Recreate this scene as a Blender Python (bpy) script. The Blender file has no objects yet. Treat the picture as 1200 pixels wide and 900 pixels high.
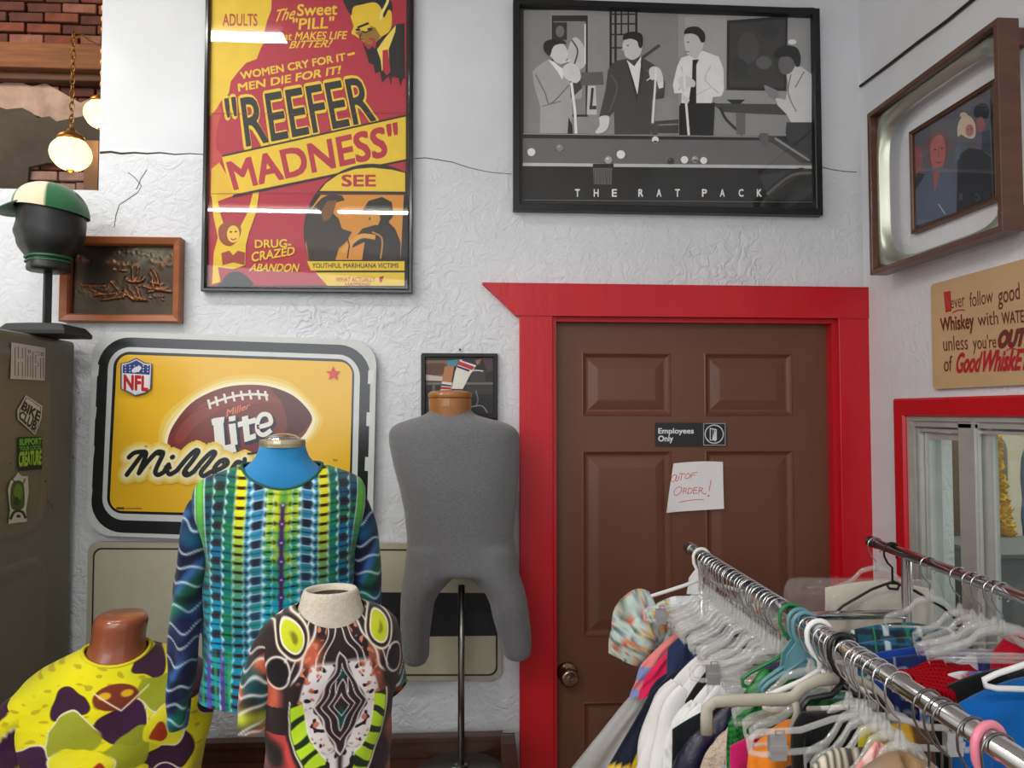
import bpy, bmesh, math, random
import numpy as np
from mathutils import Vector, Matrix, Euler
from mathutils.geometry import tessellate_polygon

random.seed(7)
RNG = np.random.default_rng(7)
SC = bpy.context.scene
COL = SC.collection

# ------------------------------------------------------------------ camera
F = 870.0
EYE = 1.76
YAW, PITCH = math.atan(55 / F), math.radians(2.2)
ROT = Euler((math.pi / 2 + PITCH, 0, -YAW))
cam_d = bpy.data.cameras.new('camera')
cam_d.sensor_width = 36
cam_d.lens = 36 * F / 1200
cam_d.clip_start = 0.02
cam = bpy.data.objects.new('camera', cam_d)
cam.location = (0, 0, EYE)
cam.rotation_euler = ROT
COL.objects.link(cam)
SC.camera = cam
SC.view_settings.view_transform = 'Standard'
SC.view_settings.look = 'None'
SC.view_settings.gamma = 1
SC.view_settings.use_curve_mapping = False
SC.view_settings.exposure = 0.19

# ------------------------------------------------------------------ daylight
w = bpy.data.worlds.new('world')
SC.world = w
w.use_nodes = True
w.node_tree.nodes['Background'].inputs[0].default_value = (0.86, 0.93, 1.0, 1)
w.node_tree.nodes['Background'].inputs[1].default_value = 0.42


def area(name, loc, target, sx, sy, power, col=(1, 1, 1)):
    d = bpy.data.lights.new(name, 'AREA')
    d.shape = 'RECTANGLE'
    d.size, d.size_y, d.energy, d.color = sx, sy, power, col
    o = bpy.data.objects.new(name, d)
    o.location = loc
    o.rotation_euler = (Vector(target) - Vector(loc)).to_track_quat('-Z', 'Y').to_euler()
    COL.objects.link(o)
    return o


# shop window behind and left of the photographer, then fill lights added for the rooms beyond
area('shop_window_light', (-1.7, -3.2, 2.4), (0.4, 2.3, 1.6), 3.2, 1.6, 46, (0.93, 0.97, 1.0))
area('back_room_fill', (-2.9, 3.0, 4.2), (-2.6, 4.4, 3.2), 0.8, 0.5, 22, (1, 0.86, 0.68))  # unseen warm fill, added to brighten the brick room beside its pendants
area('side_room_fill', (2.1, 2.0, 2.55), (2.0, 2.3, 0), 1.2, 0.8, 22, (1, 0.97, 0.92))  # unseen fill, added because the side room rendered too dark
# fluorescent tubes on the ceiling: start and end x, y, power
TUBES = [(-1.96, -0.76, 1.44, 14), (-2.15, -1.14, -1.29, 27), (-1.0, 0.1, -1.29, 27), (-2.9, -1.8, 0.3, 30)]
for (x0_, x1_, y_, p_) in TUBES:
    area('tube_light', ((x0_ + x1_) / 2, y_, 3.335), ((x0_ + x1_) / 2, y_, 0), x1_ - x0_, 0.09, p_, (1, 0.985, 0.95))

# ------------------------------------------------------------------ helpers
R3 = ROT.to_matrix()


def ray(px, py):
    return R3 @ Vector((px - 600.0, 450.0 - py, -F))


def on_y(px, py, Y):
    v = ray(px, py)
    return Vector((0, 0, EYE)) + v * (Y / v.y)


def on_x(px, py, X):
    v = ray(px, py)
    return Vector((0, 0, EYE)) + v * (X / v.x)


def lin(c):
    out = []
    for k in c[:3]:
        k = max(0.0, min(1.0, k / 255.0))
        out.append(k / 12.92 if k <= 0.04045 else ((k + 0.055) / 1.055) ** 2.4)
    return (out[0], out[1], out[2], 1.0)


def lin_np(a):
    a = np.clip(a / 255.0, 0, 1)
    return np.where(a <= 0.04045, a / 12.92, ((a + 0.055) / 1.055) ** 2.4)


MATS = {}


def mat(name, rgb=(128, 128, 128), rough=0.5, metal=0.0, vary=0.0, vscale=6.0, bump=0.0, bscale=60.0,
        vcol=False, coat=0.0, sheen=0.0, spec=0.5, emit=0.0, stretch=None, bump2=0.0, b2scale=8.0):
    if name in MATS:
        return MATS[name]
    m = bpy.data.materials.new(name)
    m.use_nodes = True
    nt = m.node_tree
    b = nt.nodes['Principled BSDF']
    c = lin(rgb)
    b.inputs['Base Color'].default_value = c
    b.inputs['Roughness'].default_value = rough
    b.inputs['Metallic'].default_value = metal
    b.inputs['Coat Weight'].default_value = coat
    b.inputs['Coat Roughness'].default_value = 0.12
    b.inputs['Sheen Weight'].default_value = sheen
    b.inputs['Specular IOR Level'].default_value = spec
    tc = nt.nodes.new('ShaderNodeTexCoord')
    src = tc.outputs['Object']
    if stretch:
        mp = nt.nodes.new('ShaderNodeMapping')
        mp.inputs['Scale'].default_value = stretch
        nt.links.new(src, mp.inputs[0])
        src = mp.outputs[0]
    base = None
    if vcol:
        at = nt.nodes.new('ShaderNodeAttribute')
        at.attribute_name = 'Col'
        base = at.outputs['Color']
        nt.links.new(base, b.inputs['Base Color'])
    if vary > 0:
        n = nt.nodes.new('ShaderNodeTexNoise')
        n.inputs['Scale'].default_value = vscale
        n.inputs['Detail'].default_value = 5
        nt.links.new(src, n.inputs['Vector'])
        mr = nt.nodes.new('ShaderNodeMapRange')
        mr.inputs[1].default_value, mr.inputs[2].default_value = 0.3, 0.7
        mr.inputs[3].default_value, mr.inputs[4].default_value = 1 - vary, 1 + vary
        nt.links.new(n.outputs['Fac'], mr.inputs[0])
        mx = nt.nodes.new('ShaderNodeVectorMath')
        mx.operation = 'SCALE'
        if base is not None:
            nt.links.new(base, mx.inputs[0])
        else:
            mx.inputs[0].default_value = c[:3]
        nt.links.new(mr.outputs[0], mx.inputs['Scale'])
        nt.links.new(mx.outputs[0], b.inputs['Base Color'])
    last = None
    for (s, sc_) in ((bump, bscale), (bump2, b2scale)):
        if s > 0:
            n = nt.nodes.new('ShaderNodeTexNoise')
            n.inputs['Scale'].default_value = sc_
            n.inputs['Detail'].default_value = 4
            nt.links.new(src, n.inputs['Vector'])
            bp = nt.nodes.new('ShaderNodeBump')
            bp.inputs['Strength'].default_value = s
            bp.inputs['Distance'].default_value = 0.01
            nt.links.new(n.outputs['Fac'], bp.inputs['Height'])
            if last is not None:
                nt.links.new(last, bp.inputs['Normal'])
            last = bp.outputs['Normal']
    if last is not None:
        nt.links.new(last, b.inputs['Normal'])
    if emit > 0:
        b.inputs['Emission Color'].default_value = c
        b.inputs['Emission Strength'].default_value = emit
    MATS[name] = m
    return m


def clear_mat(name, tint=(255, 255, 255), body=0.12, rough=0.08, ior=1.45, bump=0.0, bscale=40.0, gloss=1.0, bodycol=(235, 238, 240)):
    """clear plastic or glass sheet: see-through, with Fresnel gloss and a little body colour"""
    if name in MATS:
        return MATS[name]
    m = bpy.data.materials.new(name)
    m.use_nodes = True
    nt = m.node_tree
    nt.nodes.clear()
    out = nt.nodes.new('ShaderNodeOutputMaterial')
    tr = nt.nodes.new('ShaderNodeBsdfTransparent')
    tr.inputs[0].default_value = lin(tint)
    df = nt.nodes.new('ShaderNodeBsdfDiffuse')
    df.inputs[0].default_value = lin(bodycol)
    gl = nt.nodes.new('ShaderNodeBsdfGlossy')
    gl.inputs['Roughness'].default_value = rough
    gl.inputs['Color'].default_value = (gloss, gloss, gloss, 1)
    fr = nt.nodes.new('ShaderNodeFresnel')
    fr.inputs['IOR'].default_value = ior
    m1 = nt.nodes.new('ShaderNodeMixShader')
    m1.inputs[0].default_value = body
    m2 = nt.nodes.new('ShaderNodeMixShader')
    nt.links.new(tr.outputs[0], m1.inputs[1])
    nt.links.new(df.outputs[0], m1.inputs[2])
    geo = nt.nodes.new('ShaderNodeNewGeometry')
    fb = nt.nodes.new('ShaderNodeMath')          # no second reflection from the inner face of a thin sheet
    fb.operation = 'SUBTRACT'
    fb.inputs[0].default_value = 1.0
    nt.links.new(geo.outputs['Backfacing'], fb.inputs[1])
    fm = nt.nodes.new('ShaderNodeMath')
    fm.operation = 'MULTIPLY'
    nt.links.new(fr.outputs[0], fm.inputs[0])
    nt.links.new(fb.outputs[0], fm.inputs[1])
    nt.links.new(fm.outputs[0], m2.inputs[0])
    nt.links.new(m1.outputs[0], m2.inputs[1])
    nt.links.new(gl.outputs[0], m2.inputs[2])
    nt.links.new(m2.outputs[0], out.inputs[0])
    if bump > 0:
        tc = nt.nodes.new('ShaderNodeTexCoord')
        n = nt.nodes.new('ShaderNodeTexNoise')
        n.inputs['Scale'].default_value = bscale
        n.inputs['Detail'].default_value = 5
        nt.links.new(tc.outputs['Object'], n.inputs['Vector'])
        bp = nt.nodes.new('ShaderNodeBump')
        bp.inputs['Strength'].default_value = bump
        bp.inputs['Distance'].default_value = 0.01
        nt.links.new(n.outputs['Fac'], bp.inputs['Height'])
        for s in (df, gl, fr):
            nt.links.new(bp.outputs['Normal'], s.inputs['Normal'])
    MATS[name] = m
    return m


WL = {}


def wloc(o):
    return WL.get(o.name, Vector((0, 0, 0)))


def tag(o, label=None, cat=None, group=None, kind=None):
    if label:
        o['label'] = label
    if cat:
        o['category'] = cat
    if group:
        o['group'] = group
    if kind:
        o['kind'] = kind
    return o


def thing(name, label, cat, loc=(0, 0, 0), group=None):
    o = bpy.data.objects.new(name, None)
    o.empty_display_size = 0.05
    o.location = loc
    COL.objects.link(o)
    WL[o.name] = Vector(loc)
    return tag(o, label, cat, group)


def struct(name, loc=(0, 0, 0)):
    o = bpy.data.objects.new(name, None)
    o.location = loc
    COL.objects.link(o)
    WL[o.name] = Vector(loc)
    o['kind'] = 'structure'
    return o


class G:
    """collects shapes, given in world space, for ONE mesh"""

    def __init__(s):
        s.v, s.f, s.m, s.cur = [], [], [], 0

    def add(s, v, f):
        n = len(s.v)
        s.v += [tuple(p) for p in v]
        s.f += [tuple(n + i for i in q) for q in f]
        s.m += [s.cur] * len(f)
        return s

    def box(s, x0, x1, y0, y1, z0, z1):
        v = [(x, y, z) for x in (x0, x1) for y in (y0, y1) for z in (z0, z1)]
        f = [(0, 1, 3, 2), (4, 6, 7, 5), (0, 4, 5, 1), (2, 3, 7, 6), (0, 2, 6, 4), (1, 5, 7, 3)]
        return s.add(v, f)

    def loft(s, rings, cap0=True, cap1=True, closed=True):
        n = len(rings[0])
        v = [p for r in rings for p in r]
        f = []
        for i in range(len(rings) - 1):
            for j in range(n if closed else n - 1):
                k = (j + 1) % n
                f.append((i * n + j, i * n + k, (i + 1) * n + k, (i + 1) * n + j))
        if cap0:
            f.append(tuple(range(n))[::-1])
        if cap1:
            f.append(tuple((len(rings) - 1) * n + j for j in range(n)))
        return s.add(v, f)

    def tube(s, pts, r, n=8, caps=True, flat=None, closed=False):
        """round (or flattened) rod along a path; r a number or a list"""
        P = [Vector(p) for p in pts]
        m = len(P)
        rr = r if isinstance(r, (list, tuple)) else [r] * m
        rings = []
        up = None
        for i in range(m):
            if closed:
                t = (P[(i + 1) % m] - P[i - 1])
            else:
                t = (P[min(i + 1, m - 1)] - P[max(i - 1, 0)])
            t = t.normalized() if t.length > 1e-9 else Vector((0, 0, 1))
            if up is None:
                a = Vector((0, 1, 0)) if abs(t.y) < 0.9 else Vector((1, 0, 0))
                up = a
            n1 = t.cross(up)
            if n1.length < 1e-6:
                n1 = t.cross(Vector((1, 0, 0.1)))
            n1.normalize()
            n2 = n1.cross(t).normalized()
            up = n2
            fa, fb = (1, 1) if flat is None else flat
            rings.append([P[i] + n1 * (math.cos(2 * math.pi * j / n) * rr[i] * fa) + n2 * (math.sin(2 * math.pi * j / n) * rr[i] * fb) for j in range(n)])
        if closed:
            rings.append(rings[0])
            return s.loft(rings, False, False)
        return s.loft(rings, caps, caps)

    def lathe(s, prof, c, axis='z', n=24, caps=True):
        rings = []
        for (r, h) in prof:
            ring = []
            for j in range(n):
                a = 2 * math.pi * j / n
                p = (r * math.cos(a), r * math.sin(a), h)
                if axis == 'y':
                    p = (p[0], p[2], p[1])
                elif axis == 'x':
                    p = (p[2], p[0], p[1])
                ring.append((c[0] + p[0], c[1] + p[1], c[2] + p[2]))
            rings.append(ring)
        return s.loft(rings, caps, caps)

    def prism(s, pts, vec):
        """flat outline (3D points) pushed along vec"""
        vec = Vector(vec)
        P = [Vector(p) for p in pts]
        n = len(P)
        tr = tessellate_polygon([P])
        v = P + [p + vec for p in P]
        f = [tuple(t) for t in tr] + [tuple(i + n for i in t[::-1]) for t in tr]
        f += [(i, (i + 1) % n, (i + 1) % n + n, i + n) for i in range(n)]
        return s.add(v, f)

    def frame(s, corners, normal, prof, close=True):
        """mitred moulding: outline corners in one plane, profile of (inset, height)"""
        rings = []
        nn = Vector(normal)
        for (ins, h) in prof:
            rings.append([p + nn * h for p in inset(corners, ins, nn)])
        if close:
            rings.append(rings[0])
        return s.loft(rings, False, False)

    def build(s, name, mats, parent=None, smooth=False, bevel=0, label=None):
        o = mk(name, s.v, s.f, mats, parent, smooth, midx=s.m if any(s.m) else None)
        if bevel:
            b = o.modifiers.new('bevel', 'BEVEL')
            b.width = bevel
            b.segments = 2
            b.limit_method = 'ANGLE'
            b.angle_limit = math.radians(40)
        if label:
            o['label'] = label
        return o


def inset(corners, d, nrm):
    P = [Vector(c) for c in corners]
    n = len(P)
    if abs(d) < 1e-9:
        return P
    cen = sum(P, Vector()) / n
    out = []
    for i in range(n):
        a, b, c = P[i - 1], P[i], P[(i + 1) % n]
        t1 = (b - a).normalized()
        t2 = (c - b).normalized()
        n1 = nrm.cross(t1).normalized()
        n2 = nrm.cross(t2).normalized()
        if n1.dot(cen - b) < 0:
            n1 = -n1
        if n2.dot(cen - b) < 0:
            n2 = -n2
        k = 1 + n1.dot(n2)
        out.append(b + (n1 + n2) * (d / max(k, 0.3)))
    return out


def round_poly(corners, r, n=6):
    P = [Vector(c) for c in corners]
    out = []
    for i in range(len(P)):
        a, b, c = P[i - 1], P[i], P[(i + 1) % len(P)]
        t1 = (a - b).normalized()
        t2 = (c - b).normalized()
        p0, p1 = b + t1 * r, b + t2 * r
        for k in range(n + 1):
            t = k / n
            # circle-like arc by a rational quadratic
            w0, w1, w2 = (1 - t) ** 2, 2 * t * (1 - t) * 0.7071, t * t
            out.append((p0 * w0 + b * w1 + p1 * w2) / (w0 + w1 + w2))
    return out


def mk(name, verts, faces, mats, parent=None, smooth=False, cols=None, midx=None, facecols=None):
    V = np.array([tuple(v) for v in verts], dtype=np.float64).reshape(-1, 3)
    if parent is not None:
        org = np.array(wloc(parent))
    else:
        org = np.array([(V[:, 0].min() + V[:, 0].max()) / 2, (V[:, 1].min() + V[:, 1].max()) / 2, V[:, 2].min()])
    me = bpy.data.meshes.new(name)
    me.from_pydata([tuple(v) for v in (V - org)], [], faces)
    if not isinstance(mats, (list, tuple)):
        mats = [mats]
    for m in mats:
        me.materials.append(m)
    if midx is not None:
        me.polygons.foreach_set('material_index', midx)
    if smooth:
        me.polygons.foreach_set('use_smooth', [True] * len(me.polygons))
    if cols is not None:
        ca = me.color_attributes.new('Col', 'FLOAT_COLOR', 'POINT')
        c4 = np.ones((len(V), 4), dtype=np.float32)
        c4[:, :3] = lin_np(np.asarray(cols, dtype=np.float64))
        ca.data.foreach_set('color', c4.ravel())
    if facecols is not None:
        ca = me.color_attributes.new('Col', 'FLOAT_COLOR', 'CORNER')
        lens = [len(f) for f in faces]
        c4 = np.ones((len(faces), 4), dtype=np.float32)
        c4[:, :3] = lin_np(np.asarray(facecols, dtype=np.float64))
        ca.data.foreach_set('color', np.repeat(c4, lens, axis=0).ravel())
    me.update()
    o = bpy.data.objects.new(name, me)
    COL.objects.link(o)
    if parent is not None:
        o.parent = parent
        WL[o.name] = Vector(org)
    else:
        o.location = org
        WL[o.name] = Vector(org)
    return o


def copy_tree(root, loc, rotz=0.0, label=None, group=None, scale=None):
    r = root.copy()
    COL.objects.link(r)
    r.location = loc
    r.rotation_euler = (0, 0, rotz)
    if scale:
        r.scale = scale
    if label:
        r['label'] = label
    if group:
        r['group'] = group
    for ch in list(root.children):
        c = ch.copy()
        COL.objects.link(c)
        c.parent = r
        for g in ch.children:
            d = g.copy()
            COL.objects.link(d)
            d.parent = c
    return r


# ------------------------------------------------------------------ flat print: filled shapes and lettering
TXT = {}


def text_mesh(body, bold=0.0, shear=0.0):
    key = (body, bold, shear)
    if key not in TXT:
        cu = bpy.data.curves.new('lettering', 'FONT')
        cu.body = body
        cu.size = 1
        cu.offset = bold
        cu.shear = shear
        cu.resolution_u = 3
        cu.dimensions = '2D'
        cu.fill_mode = 'FRONT'
        ob = bpy.data.objects.new('lettering', cu)
        COL.objects.link(ob)
        dg = bpy.context.evaluated_depsgraph_get()
        me = bpy.data.meshes.new_from_object(ob.evaluated_get(dg))
        v = np.array([tuple(p.co) for p in me.vertices])[:, :2]
        f = [tuple(p.vertices) for p in me.polygons]
        bpy.data.objects.remove(ob)
        bpy.data.curves.remove(cu)
        bpy.data.meshes.remove(me)
        if bold:
            text_mesh(body, 0.0, shear)
            lo, hi = TXT[(body, 0.0, shear, 'box')]
        else:
            lo, hi = v.min(0), v.max(0)
            TXT[(body, 0.0, shear, 'box')] = (lo, hi)
        TXT[key] = ((v - lo) / (hi - lo), f)
    return TXT[key]


def spline(pts, closed=True, n=6):
    P = [np.array(p, dtype=float) for p in pts]
    m = len(P)
    out = []
    for i in range(m if closed else m - 1):
        if closed:
            a, b, c, d = P[i - 1], P[i], P[(i + 1) % m], P[(i + 2) % m]
        else:
            a, b, c, d = P[max(i - 1, 0)], P[i], P[i + 1], P[min(i + 2, m - 1)]
        for k in range(n):
            t = k / n
            out.append(0.5 * ((2 * b) + (c - a) * t + (2 * a - 5 * b + 4 * c - d) * t * t + (3 * b - a - 3 * c + d) * t ** 3))
    if not closed:
        out.append(P[-1])
    return out


class Art:
    def __init__(s, fn, step=4e-5):
        s.fn, s.v, s.f, s.c, s.k, s.step = fn, [], [], [], 0, step

    def _add(s, pts2, faces, col, offs=None):
        s.k += 1
        n = len(s.v)
        s.v += [s.fn(p[0], p[1], s.k * s.step + (offs[i] if offs else 0)) for i, p in enumerate(pts2)]
        s.f += [tuple(n + i for i in q) for q in faces]
        s.c += [col] * len(faces)
        return s

    def poly(s, pts, col, smooth=False):
        if smooth:
            pts = spline(pts)
        P = [Vector((float(p[0]), float(p[1]), 0)) for p in pts]
        tr = [t for t in tessellate_polygon([P])]
        return s._add(P, tr, col)

    def rect(s, x0, y0, x1, y1, col):
        return s._add([(x0, y0), (x1, y0), (x1, y1), (x0, y1)], [(0, 1, 2, 3)], col)

    def ell(s, cx, cy, rx, ry, col, n=20, rot=0.0, a0=0, a1=360):
        pts = []
        cr, sr = math.cos(math.radians(rot)), math.sin(math.radians(rot))
        full = (a1 - a0) >= 360
        for k in range(n if full else n + 1):
            a = math.radians(a0 + (a1 - a0) * k / n)
            x, y = rx * math.cos(a), ry * math.sin(a)
            pts.append((cx + x * cr - y * sr, cy + x * sr + y * cr))
        return s.poly(pts, col)

    def rib(s, pts, w, col, smooth=False, closed=False, taper=None):
        if smooth:
            pts = spline(pts, closed)
        P = [np.array(p, dtype=float) for p in pts]
        m = len(P)
        L, Rr = [], []
        for i in range(m):
            if closed:
                t = P[(i + 1) % m] - P[i - 1]
            else:
                t = P[min(i + 1, m - 1)] - P[max(i - 1, 0)]
            q = np.hypot(*t) or 1
            nrm = np.array([-t[1], t[0]]) / q
            ww = w / 2
            if taper:
                ww *= taper[0] + (taper[1] - taper[0]) * i / (m - 1)
            L.append(P[i] + nrm * ww)
            Rr.append(P[i] - nrm * ww)
        fs = [(i, i + 1, m + i + 1, m + i) for i in range(m - 1)]
        if closed:
            fs.append((m - 1, 0, m, 2 * m - 1))
        return s._add(L + Rr, fs, col)

    def pen(s, pts, w, col, smooth=True):
        """round-nibbed pen stroke: segments and round joins in one layer"""
        if smooth and len(pts) > 2:
            pts = spline(pts, False, 5)
        P = [np.array(p, dtype=float) for p in pts]
        V_, F_ = [], []
        for i in range(len(P) - 1):
            d = P[i + 1] - P[i]
            q = np.hypot(*d)
            if q < 1e-6:
                continue
            nn = np.array([-d[1], d[0]]) / q * w / 2
            k = len(V_)
            V_ += [P[i] + nn, P[i + 1] + nn, P[i + 1] - nn, P[i] - nn]
            F_.append((k, k + 1, k + 2, k + 3))
        nq = len(V_) // 4
        for p in P:
            k = len(V_)
            V_ += [p + w / 2 * np.array([math.cos(j * math.pi / 4), math.sin(j * math.pi / 4)]) for j in range(8)]
            F_.append(tuple(range(k, k + 8)))
        offs = [(i // 4 % 5) * 2.5e-6 for i in range(nq * 4)] + [1.4e-5 + ((i // 8) % 5) * 2.5e-6 for i in range(len(V_) - nq * 4)]
        return s._add(V_, F_, col, offs)

    def text(s, body, quad, col, bold=0.0, shear=0.0):
        """quad: (x0, ytop, x1, ybottom) or four corners bl, br, tr, tl"""
        if len(quad) == 4 and not hasattr(quad[0], '__len__'):
            x0, y0, x1, y1 = quad
            quad = [(x0, y1), (x1, y1), (x1, y0), (x0, y0)]
        v, f = text_mesh(body, 0.0, shear)
        lo, hi = TXT[(body, 0.0, shear, 'box')]
        q = [np.array(p, dtype=float) for p in quad]
        nd = 1 if bold <= 0 else (5 if bold < .04 else 9)
        pts, ff, offs = [], [], []
        for d in range(nd):
            da = db = 0.0
            if d:
                an = 2 * math.pi * (d - 1) / (nd - 1) + (math.pi / 4 if nd == 5 else 0)
                da, db = bold * 1.2 * math.cos(an) / (hi[0] - lo[0]), bold * 1.2 * math.sin(an) / (hi[1] - lo[1])
            k = len(pts)
            pts += [q[0] * (1 - a) * (1 - b) + q[1] * a * (1 - b) + q[2] * a * b + q[3] * (1 - a) * b for a, b in (v + np.array([da, db]))]
            ff += [tuple(i + k for i in t) for t in f]
            offs += [d * 3e-6] * len(v)
        return s._add(pts, ff, col, offs)

    def build(s, name, parent, m, label=None):
        o = mk(name, s.v, s.f, m, parent, facecols=s.c)
        if label:
            o['label'] = label
        return o


def ywall(Y, ox=0, oy=0, sx=1.0, sy=None):
    sy = sy or sx
    def fn(u, v, off):
        p = on_y(ox + u / sx, oy + v / sy, Y)
        p.y -= off
        return p
    return fn


def xwall(X, side, ox=0, oy=0, sx=1.0):
    def fn(u, v, off):
        p = on_x(ox + u / sx, oy + v / sx, X)
        p.x += side * off
        return p
    return fn


PRINT = mat('print_paper', rough=0.55, vcol=True, vary=0.04, vscale=30)
PRINT_GLOSS = mat('print_gloss', rough=0.25, vcol=True, coat=0.3)
CLOTH = mat('cloth_print', rough=0.85, vcol=True, sheen=0.15, bump=0.15, bscale=260, spec=0.2)
GLASS = clear_mat('picture_glass', body=0.0, rough=0.015, ior=1.5)
CHROME = mat('chrome', (205, 205, 208), rough=0.13, metal=1.0)
BLACK_GLOSS = mat('black_gloss_frame', (14, 14, 15), rough=0.22, coat=0.4)
BLACK_MATT = mat('black_matt', (20, 20, 21), rough=0.55)
WOOD = mat('walnut_wood', (98, 58, 34), rough=0.4, vary=0.3, vscale=5, stretch=(1, 1, 12))
NB = Vector((0, -1, 0))   # out of the back wall
NR = Vector((-1, 0, 0))   # out of the right wall
BW = 2.30                 # back wall plane
RW = 1.28                 # right wall plane

# ------------------------------------------------------------------ walls
def wall_material(name, rgb, rough_amt):
    m = bpy.data.materials.new(name)
    m.use_nodes = True
    nt = m.node_tree
    b = nt.nodes['Principled BSDF']
    b.inputs['Roughness'].default_value = 0.5
    b.inputs['Specular IOR Level'].default_value = 0.35
    ge = nt.nodes.new('ShaderNodeNewGeometry')
    sep = nt.nodes.new('ShaderNodeSeparateXYZ')
    nt.links.new(ge.outputs['Position'], sep.inputs[0])
    # colour: faint grey stains
    n0 = nt.nodes.new('ShaderNodeTexNoise')
    n0.inputs['Scale'].default_value = 2.2
    n0.inputs['Detail'].default_value = 8
    nt.links.new(ge.outputs['Position'], n0.inputs['Vector'])
    cr = nt.nodes.new('ShaderNodeValToRGB')
    cr.color_ramp.elements[0].position = 0.25
    cr.color_ramp.elements[0].color = lin([k * 0.93 for k in rgb])
    cr.color_ramp.elements[1].position = 0.6
    cr.color_ramp.elements[1].color = lin(rgb)
    nt.links.new(n0.outputs['Fac'], cr.inputs[0])
    nt.links.new(cr.outputs[0], b.inputs['Base Color'])

    def noise(scale, detail, dist):
        n = nt.nodes.new('ShaderNodeTexNoise')
        n.inputs['Scale'].default_value = scale
        n.inputs['Detail'].default_value = detail
        n.inputs['Distortion'].default_value = dist
        nt.links.new(ge.outputs['Position'], n.inputs['Vector'])
        return n.outputs['Fac']

    def mth(op, a, bb, cc=None):
        n = nt.nodes.new('ShaderNodeMath')
        n.operation = op
        for i, q in enumerate((a, bb, cc)):
            if q is None:
                continue
            if isinstance(q, (int, float)):
                n.inputs[i].default_value = q
            else:
                nt.links.new(q, n.inputs[i])
        return n.outputs[0]
    a = noise(24, 6, 0.7)
    ridge = mth('ABSOLUTE', mth('SUBTRACT', a, 0.5), 0)
    ridge = mth('MINIMUM', mth('MULTIPLY', ridge, 9), 1.0)          # trowel ridges
    blot = noise(10, 6, 0.5)
    blot = mth('MULTIPLY', mth('SUBTRACT', blot, 0.45), 1.6)
    fine = mth('MULTIPLY', noise(85, 3, 0.3), 0.25)
    patch = mth('MINIMUM', mth('MAXIMUM', mth('MULTIPLY', mth('SUBTRACT', noise(2.3, 3, 0.3), 0.40), 4), 0.35), 1.0)
    h = mth('ADD', mth('MULTIPLY', mth('MULTIPLY', ridge, 0.6), patch), mth('ADD', mth('MULTIPLY', blot, patch), fine))
    # rough coat below the old ledge, smooth paint above it
    zz = mth('ADD', sep.outputs['Z'], mth('MULTIPLY', mth('SUBTRACT', noise(4, 4, 0), 0.5), 0.12))
    mask = nt.nodes.new('ShaderNodeMapRange')
    mask.inputs[1].default_value, mask.inputs[2].default_value = 2.555, 2.535
    mask.inputs[3].default_value, mask.inputs[4].default_value = 0.10, 1.0
    nt.links.new(zz, mask.inputs[0])
    hh = mth('ADD', mth('MULTIPLY', h, mask.outputs[0]), mth('MULTIPLY', mask.outputs[0], 0.5))
    bp = nt.nodes.new('ShaderNodeBump')
    bp.inputs['Strength'].default_value = rough_amt
    bp.inputs['Distance'].default_value = 0.007
    nt.links.new(hh, bp.inputs['Height'])
    nt.links.new(bp.outputs['Normal'], b.inputs['Normal'])
    return m


WALL = wall_material('white_plaster', (222, 224, 228), 0.7)
WALL2 = wall_material('white_plaster_side', (226, 227, 231), 0.35)
CEIL = mat('ceiling_white', (225, 224, 220), rough=0.8)
RED = mat('red_gloss_paint', (196, 14, 28), rough=0.34, vary=0.07, vscale=9, bump=0.12, bscale=30, stretch=(1, 1, 0.3))
DOORM = mat('brown_door_paint', (106, 64, 46), rough=0.42, vary=0.04, vscale=4, bump=0.05, bscale=90)

OX, OZ = on_y(116, 200, BW).x, on_y(60, 222, BW).z       # corner of the high opening
DX0, DX1 = on_y(648, 600, 2.28).x, on_y(984, 500, 2.28).x
DZ1 = on_y(800, 371, 2.28).z


def wall_cells(g, us, vs, hole, mkbox):
    for i in range(len(us) - 1):
        for j in range(len(vs) - 1):
            if not hole((us[i] + us[i + 1]) / 2, (vs[j] + vs[j + 1]) / 2):
                mkbox(us[i], us[i + 1], vs[j], vs[j + 1])


g = G()
wall_cells(g, [-3.4, -3.0, OX, DX0, DX1, RW + 0.14], [0, DZ1, OZ, 3.42, 4.9],
           lambda x, z: (x < OX and x > -3.0 and OZ < z < 3.42) or (DX0 < x < DX1 and z < DZ1),
           lambda a, b, c, d: g.box(a, b, BW, BW + 0.16, c, d))
g.build('wall_back', WALL)
bpy.data.objects['wall_back']['kind'] = 'structure'
wall_back = bpy.data.objects['wall_back']

g = G(); g.box(-3.4, RW + 0.14, -4.2, BW + 0.16, -0.05, 0)
tag(g.build('floor', mat('wood_floor', (112, 84, 60), rough=0.35, vary=0.25, vscale=3, stretch=(8, 1, 1))), kind='structure')
g = G(); g.box(-3.4, 3.2, -4.2, BW, 3.42, 3.5)
tag(g.build('ceiling', CEIL), kind='structure')
g = G(); g.box(-3.5, -3.4, -4.2, 4.6, 0, 4.9)
tag(g.build('wall_left', CEIL), kind='structure')

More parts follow.
